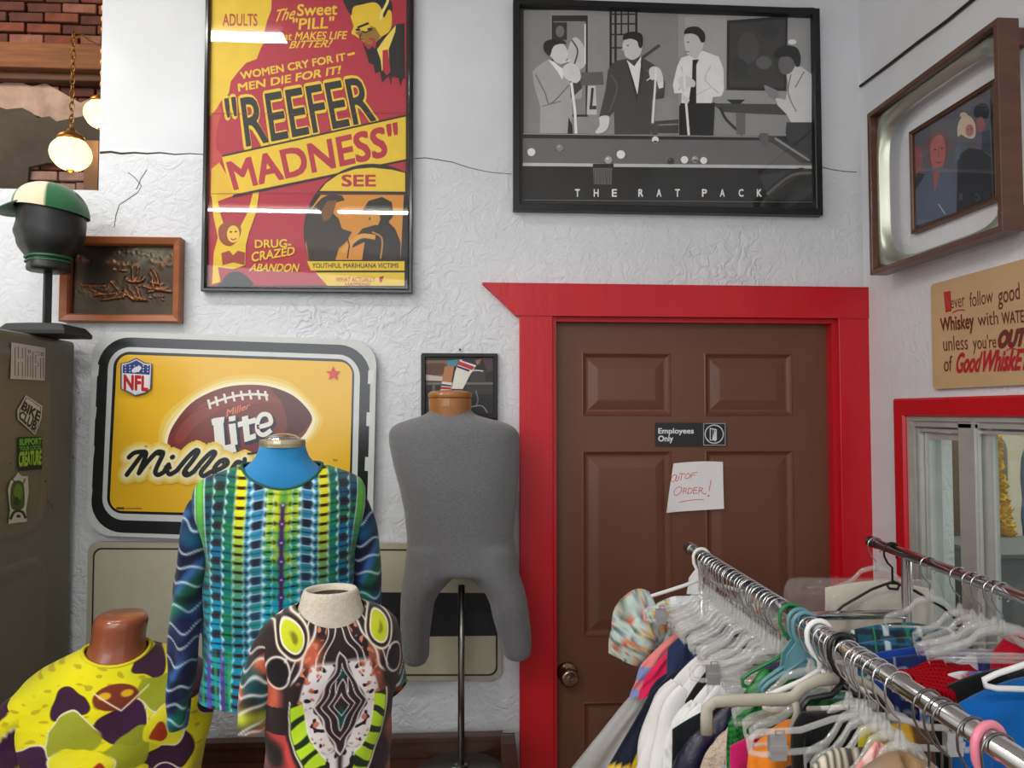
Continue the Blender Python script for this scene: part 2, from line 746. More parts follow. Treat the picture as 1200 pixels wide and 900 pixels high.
# crack along the ledge in the back wall, and smaller ones
crack = mat('crack_brown', (58, 50, 44), rough=0.9)  # dark brown tone of the crack lines
ca = Art(ywall(BW, 0, 0), 3e-4)
pts = [(117, 179), (130, 178), (142, 180), (158, 179), (172, 180), (188, 179), (205, 181), (222, 180), (238, 181)]
ca.rib(pts, 2.4, (0, 0, 0), taper=(1.2, 0.4))
ca.rib([(150, 202), (158, 208), (166, 218), (161, 226), (152, 232), (140, 240), (136, 252), (134, 266)], 0.8, (0, 0, 0))
ca.rib([(172, 199), (165, 210), (160, 222)], 0.7, (0, 0, 0))
ca.rib([(486, 186), (498, 185), (512, 187), (530, 190), (548, 196), (560, 199), (575, 202), (600, 204)], 0.9, (0, 0, 0), taper=(1, 0.5))
ca.rib([(963, 196), (975, 199), (990, 201), (1004, 202)], 0.8, (0, 0, 0))
o = mk('plaster_crack', ca.v, ca.f, crack, wall_back)

# right wall with the sliding window
WY0, WY1 = 1.10, on_x(1064, 480, RW).y
WZ0, WZ1 = 0.80, on_x(1064, 488, RW).z
g = G()
wall_cells(g, [-4.2, WY0, WY1, BW], [0, WZ0, WZ1, 3.42], lambda y, z: WY0 < y < WY1 and WZ0 < z < WZ1,
           lambda a, b, c, d: g.box(RW, RW + 0.13, a, b, c, d))
wall_right = tag(g.build('wall_right', WALL2), kind='structure')
g = G(); g.tube([on_x(1008, 101, RW - .006), on_x(1040, 77, RW - .006), on_x(1075, 50, RW - .006), on_x(1110, 24, RW - .006), on_x(1150, -9, RW - .006), on_x(1260, -100, RW - .006)], 0.0045, 6)
tag(g.build('trim_1', mat('dark_cable', (52, 40, 34), rough=0.8)), kind='structure')

# ------------------------------------------------------------------ brick room seen through the high opening
FW = 4.4
far = struct('wall_far', (-2.5, FW, 3.0))
g = G(); g.box(-3.4, 0.2, FW + .035, FW + .2, 0, 4.9)
g.build('mortar_bed', mat('lime_mortar', (146, 120, 108), rough=0.95, vary=0.2, vscale=7, bump=0.6, bscale=40), far)
brick_mats = [mat('brick_' + n, c, rough=0.9, vary=0.28, vscale=14, bump=0.5, bscale=60) for n, c in
              (('red', (112, 62, 50)), ('dark', (84, 50, 44)), ('pink', (134, 90, 78)), ('limed', (150, 122, 112)))]
protos = []
for bm_ in brick_mats:
    me = bpy.data.meshes.new('brick')
    hx, hy, hz, c = 0.094, 0.02, 0.026, 0.004
    bm = bmesh.new()
    bmesh.ops.create_cube(bm, size=1)
    for v in bm.verts:
        v.co = Vector((v.co.x * 2 * hx, v.co.y * 2 * hy, v.co.z * 2 * hz))
    bmesh.ops.bevel(bm, geom=[e for e in bm.edges], offset=c, segments=1, affect='EDGES')
    bm.to_mesh(me)
    bm.free()
    me.materials.append(bm_)
    protos.append(me)
nrow = 0
for r in range(25):
    z = 3.0 + r * 0.062
    for c in range(8):
        x = -3.25 + c * 0.2 + (0.1 if r % 2 else 0)
        if z > 3.5:
            k = random.choice([0, 1, 0, 1, 0, 2])
        else:
            k = random.choice([0, 2, 3, 3, 2, 0])
        o = bpy.data.objects.new('brick', protos[k])
        o.location = (x + 2.5 + random.uniform(-.004, .004), random.uniform(0.002, .024), z - 3.0 + random.uniform(-.002, .002))
        o.rotation_euler = (0, random.uniform(-.012, .012), 0)
        o.parent = far
        COL.objects.link(o)
# grey render that has come off in patches
def far_slab(px_pts, y0, y1, name, m):
    P = [on_y(p[0], p[1], FW) for p in px_pts]
    g = G(); g.prism([(p.x, y0, p.z) for p in P], (0, y1 - y0, 0))
    return g.build(name, m, far)
grey_render = mat('grey_render', (74, 68, 62), rough=0.9, vary=0.25, vscale=5, bump=0.5, bscale=25)
far_slab([(-130, 124), (-40, 126), (0, 127), (12, 131), (30, 129), (40, 134), (48, 141), (62, 139), (70, 145), (95, 140), (118, 136), (140, 140), (160, 138),
          (160, 232), (116, 232), (114, 215), (100, 196), (60, 193), (38, 198), (35, 232), (-130, 232)], FW - .035, FW - .005, 'render_patch', grey_render)
far_slab([(-130, 98), (0, 100), (20, 96), (40, 103), (55, 99), (75, 110), (96, 122), (110, 116), (160, 120), (160, 138), (100, 141), (70, 146), (40, 135), (0, 128), (-130, 126)],
         FW - .018, FW - .003, 'lime_patch', mat('lime_wash', (176, 152, 140), rough=0.95, vary=0.3, vscale=9, bump=0.6, bscale=30))
beam_m = mat('old_timber', (120, 74, 42), rough=0.7, vary=0.3, vscale=4, stretch=(1, 1, 14), bump=0.3, bscale=30)
g = G(); P0, P1 = on_y(0, 48, FW - .12), on_y(0, 78, FW - .12)
g.box(-3.38, 0.1, FW - .12, FW + .03, P1.z, P0.z)
tag(g.build('trim_beam', beam_m, bevel=0.008), kind='structure')
g = G(); P0, P1 = on_y(0, 78, FW - .07), on_y(0, 92, FW - .07)
g.box(-3.38, 0.1, FW - .07, FW + .03, P1.z, P0.z - .001)
tag(g.build('trim_beam_lower', mat('dark_timber', (84, 52, 30), rough=0.7, vary=0.3, vscale=4, stretch=(1, 1, 14)), bevel=0.006), kind='structure')
g = G(); a, b = on_y(104, 168, 3.6), on_y(114, 216, 3.6)
g.box(a.x, b.x + .02, 3.56, 3.64, 2.2, a.z)
tag(g.build('trim_post', mat('plain_timber', (100, 72, 50), rough=0.6, vary=0.2, vscale=6)), kind='structure')
g = G(); g.box(-3.4, 1.4, BW + .16, 4.6, 4.82, 4.9)
tag(g.build('ceiling_back', CEIL), kind='structure')

# pendant lamps with glowing cut-glass globes, hanging on chains
globe = mat('glowing_globe', (255, 214, 138), rough=0.3, emit=2.3)
brass = mat('aged_brass', (168, 118, 58), rough=0.35, metal=1.0)


def pendant(px, py, Y, r, label, chain_top):
    c = on_y(px, py, Y)
    t = thing('pendant_lamp', label, 'lamp', (c.x, c.y, c.z - r), 'globe pendant lamps in the brick room')
    g = G()
    prof = []
    N = 16
    for k in range(N + 1):
        a = -math.pi / 2 + math.pi * k / N
        prof.append((max(r * math.cos(a), 0.001), r * 0.95 * math.sin(a)))
    rings = []
    for (rr, h) in prof:
        rings.append([(c.x + rr * (1 + 0.045 * math.cos(12 * 2 * math.pi * j / 48)) * math.cos(2 * math.pi * j / 48),
                       c.y + rr * (1 + 0.045 * math.cos(12 * 2 * math.pi * j / 48)) * math.sin(2 * math.pi * j / 48), c.z + h) for j in range(48)])
    g.loft(rings)
    g.build('globe', globe, t, smooth=True)
    g = G()
    g.lathe([(0.006, r * 1.42), (0.014, r * 1.35), (0.02, r * 1.2), (0.03, r * 1.12), (0.045, r * 0.98), (r * .72, r * .78), (r * .7, r * .7)], c, n=20)
    g.build('lamp_cap', brass, t, smooth=True)
    g = G()
    g.lathe([(0.004, -r * 1.08), (0.012, -r * 1.0), (0.016, -r * .93)], c, n=12)
    g.build('finial', brass, t, smooth=True)
    # chain of real links
    z = c.z + r * 1.4
    ll = 0.026
    g = G()
    k = 0
    while z < chain_top:
        pts = []
        for q in range(10):
            a = 2 * math.pi * q / 10
            u, v = 0.0085 * math.cos(a), 0.017 * math.sin(a)
            pts.append((c.x + (u if k % 2 else 0), c.y + (0 if k % 2 else u), z + .012 + v))
        g.tube(pts, 0.0024, 5, closed=True)
        z += ll
        k += 1
    g.build('chain', brass, t)
    d = bpy.data.lights.new('lamp_bulb', 'POINT')
    d.energy, d.color, d.shadow_soft_size = 2, (1, 0.75, 0.42), 0.09
    lo = bpy.data.objects.new('lamp_bulb', d)
    lo.location = (0, -0.02, -0.06)
    lo.parent = t
    COL.objects.link(lo)
    return t, c


t1, c1 = pendant(83, 180, 3.0, 0.072, 'round glass pendant lamp hanging nearer, whole globe visible in the brick room', on_y(88, 44, 3.0).z)
g = G()
p = on_y(88, 44, 3.0)
g.tube([p + Vector((-.03, 0, -.01)), p, p + Vector((.03, 0, .01)), p + Vector((.06, 0, -.012)), p + Vector((.1, 0, -.03)), p + Vector((.12, 0, .3)), p + Vector((.12, 0, 1.0))], 0.004, 6)
g.build('swag_wire', brass, t1)
pendant(119, 134, 3.5, 0.072, 'round glass pendant lamp half hidden behind the edge of the white wall', 4.82)

# ------------------------------------------------------------------ door in its red casing
CY = 2.275
g = G()
lx0 = on_y(609, 400, CY).x
rx1 = on_y(1021, 400, CY).x
hz0, hz1 = DZ1, on_y(800, 334.5, CY).z
g.box(lx0, DX0, CY, BW, 0, hz0 + .0)
tag(g.build('trim_casing_left', RED, bevel=0.002), kind='structure')
g = G(); g.box(DX1, rx1, CY, BW, 0, hz0)
tag(g.build('trim_casing_right', RED, bevel=0.002), kind='structure')
g = G()
hx = on_y(566, 336, CY).x
g.prism([(hx, CY - .004, hz1), (rx1 + .002, CY - .004, hz1), (rx1 + .002, CY - .004, hz0), (on_y(604, 370, CY).x, CY - .004, hz0)], (0, BW - CY + .004, 0))
tag(g.build('trim_casing_head', RED, bevel=0.002), kind='structure')
g = G()
DY = 2.335
g.box(DX0 - .001, DX0 + .004, BW, BW + .16, 0, DZ1)
g.box(DX1 - .004, DX1 + .001, BW, BW + .16, 0, DZ1)
g.box(DX0, DX1, BW, BW + .16, DZ1 - .004, DZ1 + .001)
tag(g.build('trim_jamb', RED), kind='structure')

g = G()
g.box(DX0, DX0 + .012, BW - .012, BW + .034, 0, DZ1 - .001); g.box(DX1 - .012, DX1, BW - .002, BW + .034, 0, DZ1 - .001); g.box(DX0 + .012, DX1 - .012, BW - .002, BW + .034, DZ1 - .016, DZ1 - .001)
tag(g.build('trim_door_stop', RED), kind='structure')
door = struct('door_1', ((DX0 + DX1) / 2, DY, 0))
dx0, dx1, dz1 = DX0 + .006, DX1 - .006, on_y(800, 378, DY).z
panels = []
for (ax, ay, bx, by) in ((681, 413, 783, 488), (824, 413, 930, 488), (682, 528, 789, 745), (826, 528, 933, 745), (682, 823, 790, 1075), (826, 823, 933, 1075)):
    a, b = on_y(ax, ay, DY), on_y(bx, by, DY)
    panels.append((a.x, b.x, b.z, a.z))
pL, pR = panels[2], panels[3]
colx = [(pL[0], pL[1]), (pR[0], pR[1])]
rowz = [(panels[4][2], panels[4][3]), (panels[2][2], panels[2][3]), (panels[0][2], panels[0][3])]
xs = [dx0, colx[0][0], colx[0][1], colx[1][0], colx[1][1], dx1]
zs = [0.01, rowz[0][0], rowz[0][1], rowz[1][0], rowz[1][1], rowz[2][0], rowz[2][1], dz1]
g = G()
wall_cells(g, xs, zs, lambda x, z: any(c[0] < x < c[1] for c in colx) and any(r[0] < z < r[1] for r in rowz),
           lambda a, b, c, d: g.box(a, b, DY, DY + .04, c, d))
g.build('door_slab', DOORM, door)
for (c0, c1_) in colx:
    for (r0, r1) in rowz:
        g = G()
        cs = [Vector((c0, DY, r1)), Vector((c1_, DY, r1)), Vector((c1_, DY, r0)), Vector((c0, DY, r0))]
        prof = [(0, 0), (0.004, 0.0015), (0.009, -0.004), (0.016, -0.009), (0.022, -0.0095), (0.03, -0.007), (0.05, -0.0015), (0.054, -0.001)]
        g.frame(cs, NB, prof, close=False)
        inn = [p + NB * -0.001 for p in inset(cs, 0.054, NB)]
        g.add(inn, [(0, 1, 2, 3)])
        g.build('door_panel', DOORM, door)
kn = on_y(667, 794, DY - .05)
g = G()
g.lathe([(0.032, -.001), (0.032, -.006), (0.026, -.012), (0.013, -.016), (0.011, -.03), (0.016, -.036), (0.026, -.042), (0.0285, -.052), (0.026, -.062), (0.02, -.067), (0.012, -.064), (.008, -.066)],
        (kn.x, DY, kn.z), 'y', 28)
g.build('door_knob', mat('antique_nickel', (150, 132, 108), rough=0.22, metal=1.0), door, smooth=True)

# "Employees Only" plate on the door
s = thing('door_sign', 'small black plastic door plate lettered Employees Only with a round door symbol', 'sign', on_y(809, 523, DY - .001))
g = G()
a, b = on_y(768, 495.5, DY - .004), on_y(851.5, 523, DY - .004)
g.prism(round_poly([Vector((a.x, DY - .0045, a.z)), Vector((b.x, DY - .0045, a.z)), Vector((b.x, DY - .0045, b.z)), Vector((a.x, DY - .0045, b.z))], .004, 3), (0, .0045, 0))
g.build('plate', mat('black_plastic', (26, 27, 29), rough=0.3), s)
A = Art(ywall(DY - .0047, 740, 480, 900 / 140))
W = (225, 226, 228)
A.text('Employees', (203, 141, 468, 192), W, bold=0.03)
A.text('Only', (203, 197, 313, 252), W, bold=0.03)
for r_, col in (((541, 102, 709, 270), (170, 172, 176)), ((546, 107, 704, 265), (30, 31, 33))):
    A.rect(*r_, col)
A.ell(623, 185, 72, 72, W, 40); A.ell(623, 185, 65, 65, (28, 29, 31), 40)
A.poly([(590, 138), (642, 148), (642, 232), (590, 232)], W); A.poly([(596, 146), (610, 149), (610, 226), (596, 226)], (28, 29, 31))
A.poly([(612, 150), (636, 155), (636, 168), (624, 172), (630, 190), (622, 205), (612, 226)], (28, 29, 31))
A.ell(627, 163, 6, 7, W); A.rib([(627, 172), (620, 192), (612, 222)], 8, W); A.rib([(622, 190), (632, 206), (628, 240)], 7, W)
A.rib([(578, 224), (568, 230)], 5, W)
A.build('lettering', s, PRINT)

# taped paper note on the door
def note_fn(u, v, off):
    px, py = 740 + u / (900 / 140), 480 + v / (900 / 140)
    p = on_y(px, py, DY - .003)
    t = max(0.0, min(1.0, (v - 395) / 360))
    l = max(0.0, min(1.0, (420 - u) / 170))
    p.y -= 0.001 + off + 0.012 * t * l * l + 0.006 * t * t
    return p
note = thing('paper_note', 'white paper note taped to the brown door, handwritten in red Out of order', 'note', on_y(814, 600, DY - .001))
N = 14
L0, L1, Rt0, Rt1 = (316, 405), (252, 772), (688, 393), (692, 745)
gv, gf = [], []
for side in (0, 1):
    for i in range(N + 1):
        for j in range(N + 1):
            a, b = i / N, j / N
            x = (L0[0] * (1 - b) + L1[0] * b) * (1 - a) + (Rt0[0] * (1 - b) + Rt1[0] * b) * a
            y = (L0[1] * (1 - b) + L1[1] * b) * (1 - a) + (Rt0[1] * (1 - b) + Rt1[1] * b) * a
            y -= 8 * math.sin(a * math.pi) * (1 - b)
            gv.append(note_fn(x, y, 0 if side == 0 else -0.0006))
for i in range(N):
    for j in range(N):
        k = i * (N + 1) + j
        gf.append((k, k + N + 1, k + N + 2, k + 1))
        k += (N + 1) ** 2
        gf.append((k, k + 1, k + N + 2, k + N + 1))
mk('sheet', gv, gf, mat('note_paper', (232, 228, 230), rough=0.7), note, smooth=True)
A = Art(note_fn, 3e-5)
A.k = 8
A.k = 1
IR = (206, 72, 66)
def hand(strokes, w=5, col=IR):
    for st in strokes:
        A.pen(st, w, col)
hand([[(322, 490), (300, 510), (296, 535), (312, 542), (334, 520), (338, 496), (322, 490)], [(338, 500), (330, 530), (345, 536), (360, 498)], [(358, 482), (402, 484)], [(380, 484), (370, 530)]])
hand([[(425, 478), (405, 500), (408, 518), (428, 515), (440, 495), (425, 478)], [(452, 480), (446, 515)], [(452, 480), (495, 472)], [(450, 496), (480, 492)]])
hand([[(352, 580), (322, 605), (318, 638), (338, 645), (368, 620), (376, 590), (352, 580)], [(392, 590), (386, 632)], [(392, 592), (412, 596), (402, 612), (388, 612)], [(400, 612), (418, 632)],
      [(430, 590), (424, 632)], [(430, 590), (456, 602), (446, 626), (424, 632)], [(470, 588), (462, 632)], [(470, 588), (498, 584)], [(466, 608), (488, 606)], [(462, 632), (490, 628)],
      [(512, 584), (502, 632)], [(512, 586), (534, 592), (522, 608), (508, 608)], [(516, 608), (540, 632), (560, 632)], [(598, 528), (582, 610)], [(356, 697), (420, 684), (480, 677), (540, 676)]])
A.ell(577, 648, 7, 6, IR)
A.build('handwriting', note, PRINT)

# ------------------------------------------------------------------ sliding window in the right wall, and the side room behind it
win = struct('window_1', (RW, (WY0 + WY1) / 2, WZ0))
cs = [Vector((RW, WY1, WZ1)), Vector((RW, WY0, WZ1)), Vector((RW, WY0, WZ0)), Vector((RW, WY1, WZ0))]
g = G(); g.frame(cs, NR, [(0.0, 0.0), (0.0, 0.008), (-0.004, 0.016), (-0.046, 0.016), (-0.052, 0.010), (-0.052, 0.0)])
g.build('window_casing', RED, win)
ALU = mat('aluminium', (196, 196, 192), rough=0.38, metal=0.45, vary=0.08, vscale=12)
g = G()
g.frame(cs, NR, [(0, 0.004), (0.012, 0.004), (0.012, -0.004), (0.018, -0.004), (0.018, 0.0), (0.028, 0.0), (0.028, -0.03), (0.034, -0.03), (0.034, -0.006), (0.042, -0.006), (0.042, -0.07), (0, -0.07)])
g.build('window_frame', ALU, win)
my0, my1 = on_x(1150, 500, RW + .01).y, on_x(1127, 500, RW + .01).y
g = G()
g.box(RW + .0, RW + .008, my0, my1, WZ0 + .005, WZ1 - .002)
g.box(RW - .004, RW + .0, my0 + .008, my0 + .018, WZ0 + .02, WZ1 - .012)
g.box(RW + .008, RW + .045, my0 + .01, my1 - .01, WZ0 + .005, WZ1 - .002)
g.box(RW + .016, RW + .03, my0 - .03, my0 + .01, WZ0 + .02, WZ1 - .02)
g.build('mullion', ALU, win)
# sash of the left pane
cs2 = [Vector((RW + .03, WY1 - .045, WZ1 - .045)), Vector((RW + .03, my1 - .005, WZ1 - .045)), Vector((RW + .03, my1 - .005, WZ0 + .04)), Vector((RW + .03, WY1 - .045, WZ0 + .04))]
g = G(); g.frame(cs2, NR, [(0, 0), (0, 0.01), (0.018, 0.01), (0.018, -0.01), (0, -0.01)])
g.build('sash', ALU, win)
wglass = clear_mat('window_glass', tint=(240, 246, 243), body=0.02, rough=0.02, ior=1.5)
g = G(); g.box(RW + .028, RW + .031, my1 - .003, WY1 - .06, WZ0 + .05, WZ1 - .06); g.build('pane', wglass, win)
g = G(); g.box(RW + .021, RW + .024, WY0 + .04, my0 - .02, WZ0 + .04, WZ1 - .04); g.build('pane', wglass, win)
g = G(); g.box(RW + .13, 3.2, 0.3, 3.6, 2.6, 2.7)
tag(g.build('ceiling_side', CEIL), kind='structure')
g = G(); g.box(3.0, 3.1, 0.3, 3.6, 0, 2.6)
tag(g.build('wall_side_room', mat('cream_wall', (214, 206, 186), rough=0.8, vary=0.05, vscale=3)), kind='structure')
g = G(); g.box(RW + .14, 3.0, 3.5, 3.6, 0, 2.6)
tag(g.build('wall_side_room_end', MATS['cream_wall']), kind='structure')
g = G(); g.box(RW + .13, 3.0, 0.3, 3.5, -.05, 0)
tag(g.build('floor_side', MATS['wood_floor']), kind='structure')
g = G()
a, b = on_y(1087, 498, 2.32), on_y(1111, 498, 2.32)
g.box(a.x, b.x, 2.31, 2.36, 0, 1.78)
tag(g.build('trim_board', mat('white_board', (214, 216, 214), rough=0.6)), kind='structure')

# ------------------------------------------------------------------ framed pictures on the back wall
def wall_frame(name, px, label, cat, fy, prof, fm, inner_y=None, bevel=0):
    """px: outer (x0,y0,x1,y1) of the frame on plane y=fy"""
    x0, y0, x1, y1 = px
    a, b = on_y(x0, (y0 + y1) / 2, fy), on_y(x1, (y0 + y1) / 2, fy)
    t_, b_ = on_y((x0 + x1) / 2, y0, fy), on_y((x0 + x1) / 2, y1, fy)
    t = thing(name, label, cat, ((a.x + b.x) / 2, BW, b_.z))
    cs = [Vector((a.x, fy, t_.z)), Vector((b.x, fy, t_.z)), Vector((b.x, fy, b_.z)), Vector((a.x, fy, b_.z))]
    g = G(); g.frame(cs, NB, prof)
    g.build('frame', fm, t)
    return t, cs


# --- red and yellow film poster
FPR = [(0, -.022), (0, 0), (.002, .002), (.009, .002), (.012, -.001), (.0145, -.006), (.0145, -.022)]
t, cs = wall_frame('framed_poster', (238.5, -52, 484, 342.5), 'tall black framed red and yellow film poster lettered Reefer Madness', 'poster', 2.274, FPR, BLACK_GLOSS)
pin = inset(cs, .013, NB)
x0, x1, z0, z1 = pin[0].x, pin[1].x, pin[2].z, pin[0].z
g = G(); g.box(x0, x1, 2.2885, 2.296, z0, z1); g.build('backing', BLACK_MATT, t)
PY = 2.288
A = Art(ywall(PY, 230, 0, 2.573))
def Z(px_, py_):   # photo pixel -> zoom units
    return ((px_ - 230) * 2.573, py_ * 2.573)
RD, YL, BK, OG = (178, 36, 58), (232, 196, 44), (22, 18, 20), (206, 140, 40)
A.poly([(38, -118), (634, -118), (630, 860), (38, 862)], RD)
A.poly([(40, -118), (190, -118), (228, -20), (226, 30), (214, 62), (205, 96), (212, 120), (196, 142), (182, 178), (150, 190), (128, 214), (104, 246), (98, 282), (78, 300), (60, 330), (40, 352)], YL)
A.poly([(40, 352), (70, 318), (78, 340), (66, 372), (58, 420), (62, 452), (84, 470), (66, 500), (40, 520)], (196, 70, 60))
A.text('ADULTS', (80, 42, 184, 78), (176, 60, 50), bold=.02)
A.text('ONLY', (82, 94, 178, 126), (176, 60, 50), bold=.02)
A.text('The', [(238, 66), (296, 56), (302, 20), (244, 30)], YL, bold=.01, shear=.3)
A.text('Sweet', [(304, 48), (424, 44), (426, 8), (306, 14)], YL, bold=.02)
A.text('"PILL"', [(290, 90), (412, 84), (416, 50), (292, 56)], YL, bold=.02)
A.text('that MAKES LIFE', [(238, 122), (454, 118), (456, 94), (240, 98)], YL, bold=.015, shear=.15)
A.text('BITTER!', [(280, 146), (404, 142), (412, 120), (284, 124)], YL, bold=.015, shear=.2)
A.text('WOMEN CRY FOR IT', [(136, 240), (450, 182), (448, 160), (132, 218)], YL, bold=.03)
A.rib([(456, 166), (478, 160)], 7, YL)
A.text('MEN DIE FOR IT!', [(128, 276), (432, 222), (436, 198), (126, 253)], YL, bold=.03)
# man in a black suit, upper right
A.poly([(500, 128), (520, 150), (600, 74), (628, 70), (630, 236), (622, 240), (616, 262), (610, 236), (590, 232), (588, 258), (580, 230), (560, 250), (554, 216), (540, 222), (534, 196), (520, 190), (512, 160)], BK)
A.poly([(446, 0), (470, -20), (560, -20), (580, 10), (590, 50), (584, 92), (560, 110), (548, 120), (520, 130), (500, 122), (480, 108), (468, 100), (474, 80), (468, 60), (462, 34)], YL, True)
A.poly([(444, 4), (452, -26), (500, -44), (560, -36), (586, 0), (592, 36), (580, 30), (566, 54), (560, 30), (540, 8), (500, 14), (474, 22), (468, 46), (458, 34)], BK, True)
A.poly([(478, 98), (500, 92), (520, 98), (528, 88), (524, 78), (540, 84), (556, 110), (540, 132), (518, 136)], (150, 110, 30))
A.rib([(486, 84), (500, 78), (520, 70)], 7, BK); A.rib([(500, 96), (512, 98), (528, 90)], 5, BK)
A.ell(488, 90, 8, 4, BK); A.ell(524, 88, 9, 4, BK)
A.rib([(498, 100), (492, 116), (502, 120)], 4, BK); A.rib([(520, 118), (538, 118)], 6, RD); A.poly([(532, 118), (544, 126), (540, 148), (532, 140)], RD)
A.poly([(545, 150), (566, 120), (590, 90), (602, 76), (600, 96), (580, 150), (584, 216), (572, 186), (560, 216), (556, 180)], (240, 214, 90))
A.poly([(562, 152), (578, 150), (586, 216), (574, 228), (562, 210)], RD)
A.rib([(566, -30), (578, 0), (560, 40), (556, 60)], 8, (244, 226, 140), True)
# main title
A.text('"REEFER', [(100, 456), (546, 366), (512, 222), (84, 299)], YL, bold=.04)
A.text('"REEFER', [(104, 450), (542, 362), (512, 224), (86, 300)], BK, bold=.014)
A.poly([(78, 468), (632, 346), (632, 486), (110, 596)], BK)
A.poly([(78, 474), (632, 352), (632, 480), (108, 588)], YL)
A.text('MADNESS"', [(116, 572), (612, 462), (604, 372), (92, 488)], RD, bold=.03)
A.poly([(46, 510), (70, 490), (100, 540), (112, 590), (60, 610), (44, 590)], (226, 184, 40))
# round picture, lower right
A.poly([(min(530 + 206 * math.cos(math.radians(q)), 632), min(700 + 206 * math.sin(math.radians(q)), 861)) for q in range(0, 360, 6)], BK)
A.poly([(372, 576), (392, 552), (430, 526), (480, 510), (530, 506), (590, 512), (630, 522), (630, 578)], YL)
A.text('SEE', (440, 528, 540, 562), RD, bold=.03)
A.poly([(376, 588), (626, 588), (616, 784), (340, 784), (330, 740), (330, 680), (346, 630)], (214, 142, 46))
A.poly([(340, 784), (326, 700), (340, 640), (378, 598), (402, 586), (440, 590), (448, 604), (420, 612), (410, 640), (430, 660), (440, 690), (470, 700), (452, 730), (430, 750), (420, 784)], (54, 44, 36))
A.poly([(374, 640), (396, 606), (424, 604), (416, 636), (404, 660), (384, 668)], (120, 80, 36))
A.poly([(500, 636), (520, 606), (560, 594), (590, 610), (596, 650), (580, 670), (600, 690), (616, 730), (616, 784), (500, 784), (508, 730), (470, 748), (480, 716), (500, 690), (548, 676), (540, 660), (520, 664), (526, 640)], (38, 32, 30))
A.poly([(520, 640), (546, 634), (556, 660), (548, 680), (530, 676)], (214, 150, 60))
A.rib([(440, 760), (470, 730), (500, 712), (540, 716)], 14, (222, 160, 70), True)
A.rib([(450, 700), (462, 740), (456, 780)], 4, (30, 26, 24)); A.rib([(530, 700), (560, 720), (556, 780)], 5, (190, 130, 50), True)
A.poly([(334, 788), (628, 788), (628, 816), (346, 816)], YL)
A.text('YOUTHFUL MARIHUANA VICTIMS', (350, 794, 610, 808), BK, bold=.02)
A.poly([(360, 822), (628, 822), (628, 862), (396, 862)], YL)
A.text('WHAT ACTUALLY', (422, 836, 540, 850), RD, bold=.02)
A.text('HAPPENS!', (450, 853, 524, 862), RD, bold=.02)
A.poly([(552, 836), (566, 832), (560, 852), (553, 852)], RD)
# waving woman, lower left
A.poly([(46, 580), (62, 580), (72, 640), (86, 684), (130, 690), (156, 640), (172, 582), (190, 580), (182, 640), (160, 700), (150, 740), (148, 800), (112, 812), (66, 806), (74, 850), (48, 858), (54, 760), (66, 716), (52, 650)], YL)
A.poly([(68, 690), (84, 672), (110, 668), (132, 680), (136, 700), (126, 724), (106, 742), (84, 738), (70, 720)], (150, 70, 30), True)
A.ell(112, 706, 19, 26, (236, 196, 70)); A.ell(105, 700, 4, 2.5, BK); A.ell(120, 699, 4, 2.5, BK); A.rib([(104, 720), (112, 724), (122, 719)], 4, RD)
A.poly([(76, 764), (100, 756), (112, 770), (126, 756), (148, 762), (146, 800), (112, 792), (80, 800)], (160, 60, 40))
A.poly([(76, 852), (96, 826), (130, 820), (160, 840), (166, 862), (70, 862)], BK, True)
A.text('DRUG-', [(178, 748), (286, 746), (286, 722), (178, 724)], YL, bold=.025)
A.text('CRAZED', [(168, 790), (296, 768), (298, 744), (168, 762)], YL, bold=.025)
A.text('ABANDON', [(160, 818), (310, 820), (312, 796), (164, 796)], YL, bold=.025, shear=.2)
# creases in the paper
A.rib([(40, 585), (250, 582), (632, 588)], 1.4, (150, 40, 50)); A.rib([(40, 342), (300, 346), (632, 340)], 1.2, (150, 60, 50))
A.build('poster_print', t, PRINT)
g = G(); g.box(x0, x1, 2.2815, 2.2830, z0, z1); g.build('glass', GLASS, t)

# --- black and white picture of four men at a pool table
t, cs = wall_frame('framed_photograph', (601.5, 3.5, 962.5, 249), 'wide black framed monochrome photo of four men at pool, lettered The Rat Pack', 'picture', 2.268,
                   [(0, -.028), (0, 0), (.001, .001), (.019, .001), (.021, -.001), (.0215, -.012), (.0215, -.028)], mat('black_frame', (18, 18, 19), rough=0.38))
pin = inset(cs, .020, NB)
g = G(); g.box(pin[0].x, pin[1].x, 2.2905, 2.297, pin[2].z, pin[0].z); g.build('backing', BLACK_MATT, t)
A = Art(ywall(2.29, 595, 0, 3.2))
def gy(k):
    k = min(250, k * 1.2 + 2)
    return (k, k, k)
A.rect(52, 28, 1150, 770, gy(20))
A.rect(60, 38, 1140, 510, gy(128))
A.poly([(60, 38), (160, 38), (160, 500), (60, 500)], gy(118)); A.poly([(490, 40), (640, 40), (640, 380), (490, 300)], gy(122))
A.poly([(640, 40), (1140, 40), (1140, 440), (640, 400)], gy(138)); A.poly([(660, 60), (820, 60), (820, 330), (700, 380)], gy(150))
A.rect(165, 58, 300, 438, gy(34)); A.rect(172, 80, 292, 430, gy(120)); A.rect(172, 84, 222, 150, gy(40))
A.poly([(222, 200), (248, 140), (284, 170), (292, 240), (262, 262), (232, 240)], gy(176), True); A.ell(196, 118, 16, 22, gy(100))
A.rib([(240, 150), (262, 190), (250, 240)], 6, gy(60), True); A.rib([(290, 90), (290, 240)], 6, gy(200))
A.poly([(250, 272), (356, 270), (360, 318), (246, 322)], gy(84)); A.poly([(300, 322), (330, 322), (334, 430), (296, 430)], gy(176))
A.rib([(318, 330), (312, 400)], 10, gy(40)); A.rib([(306, 404), (332, 404)], 14, gy(48))
A.rect(380, 38, 488, 420, gy(120))
for x in (386, 404, 482): A.rib([(x, 38), (x, 420)], 9, gy(24))
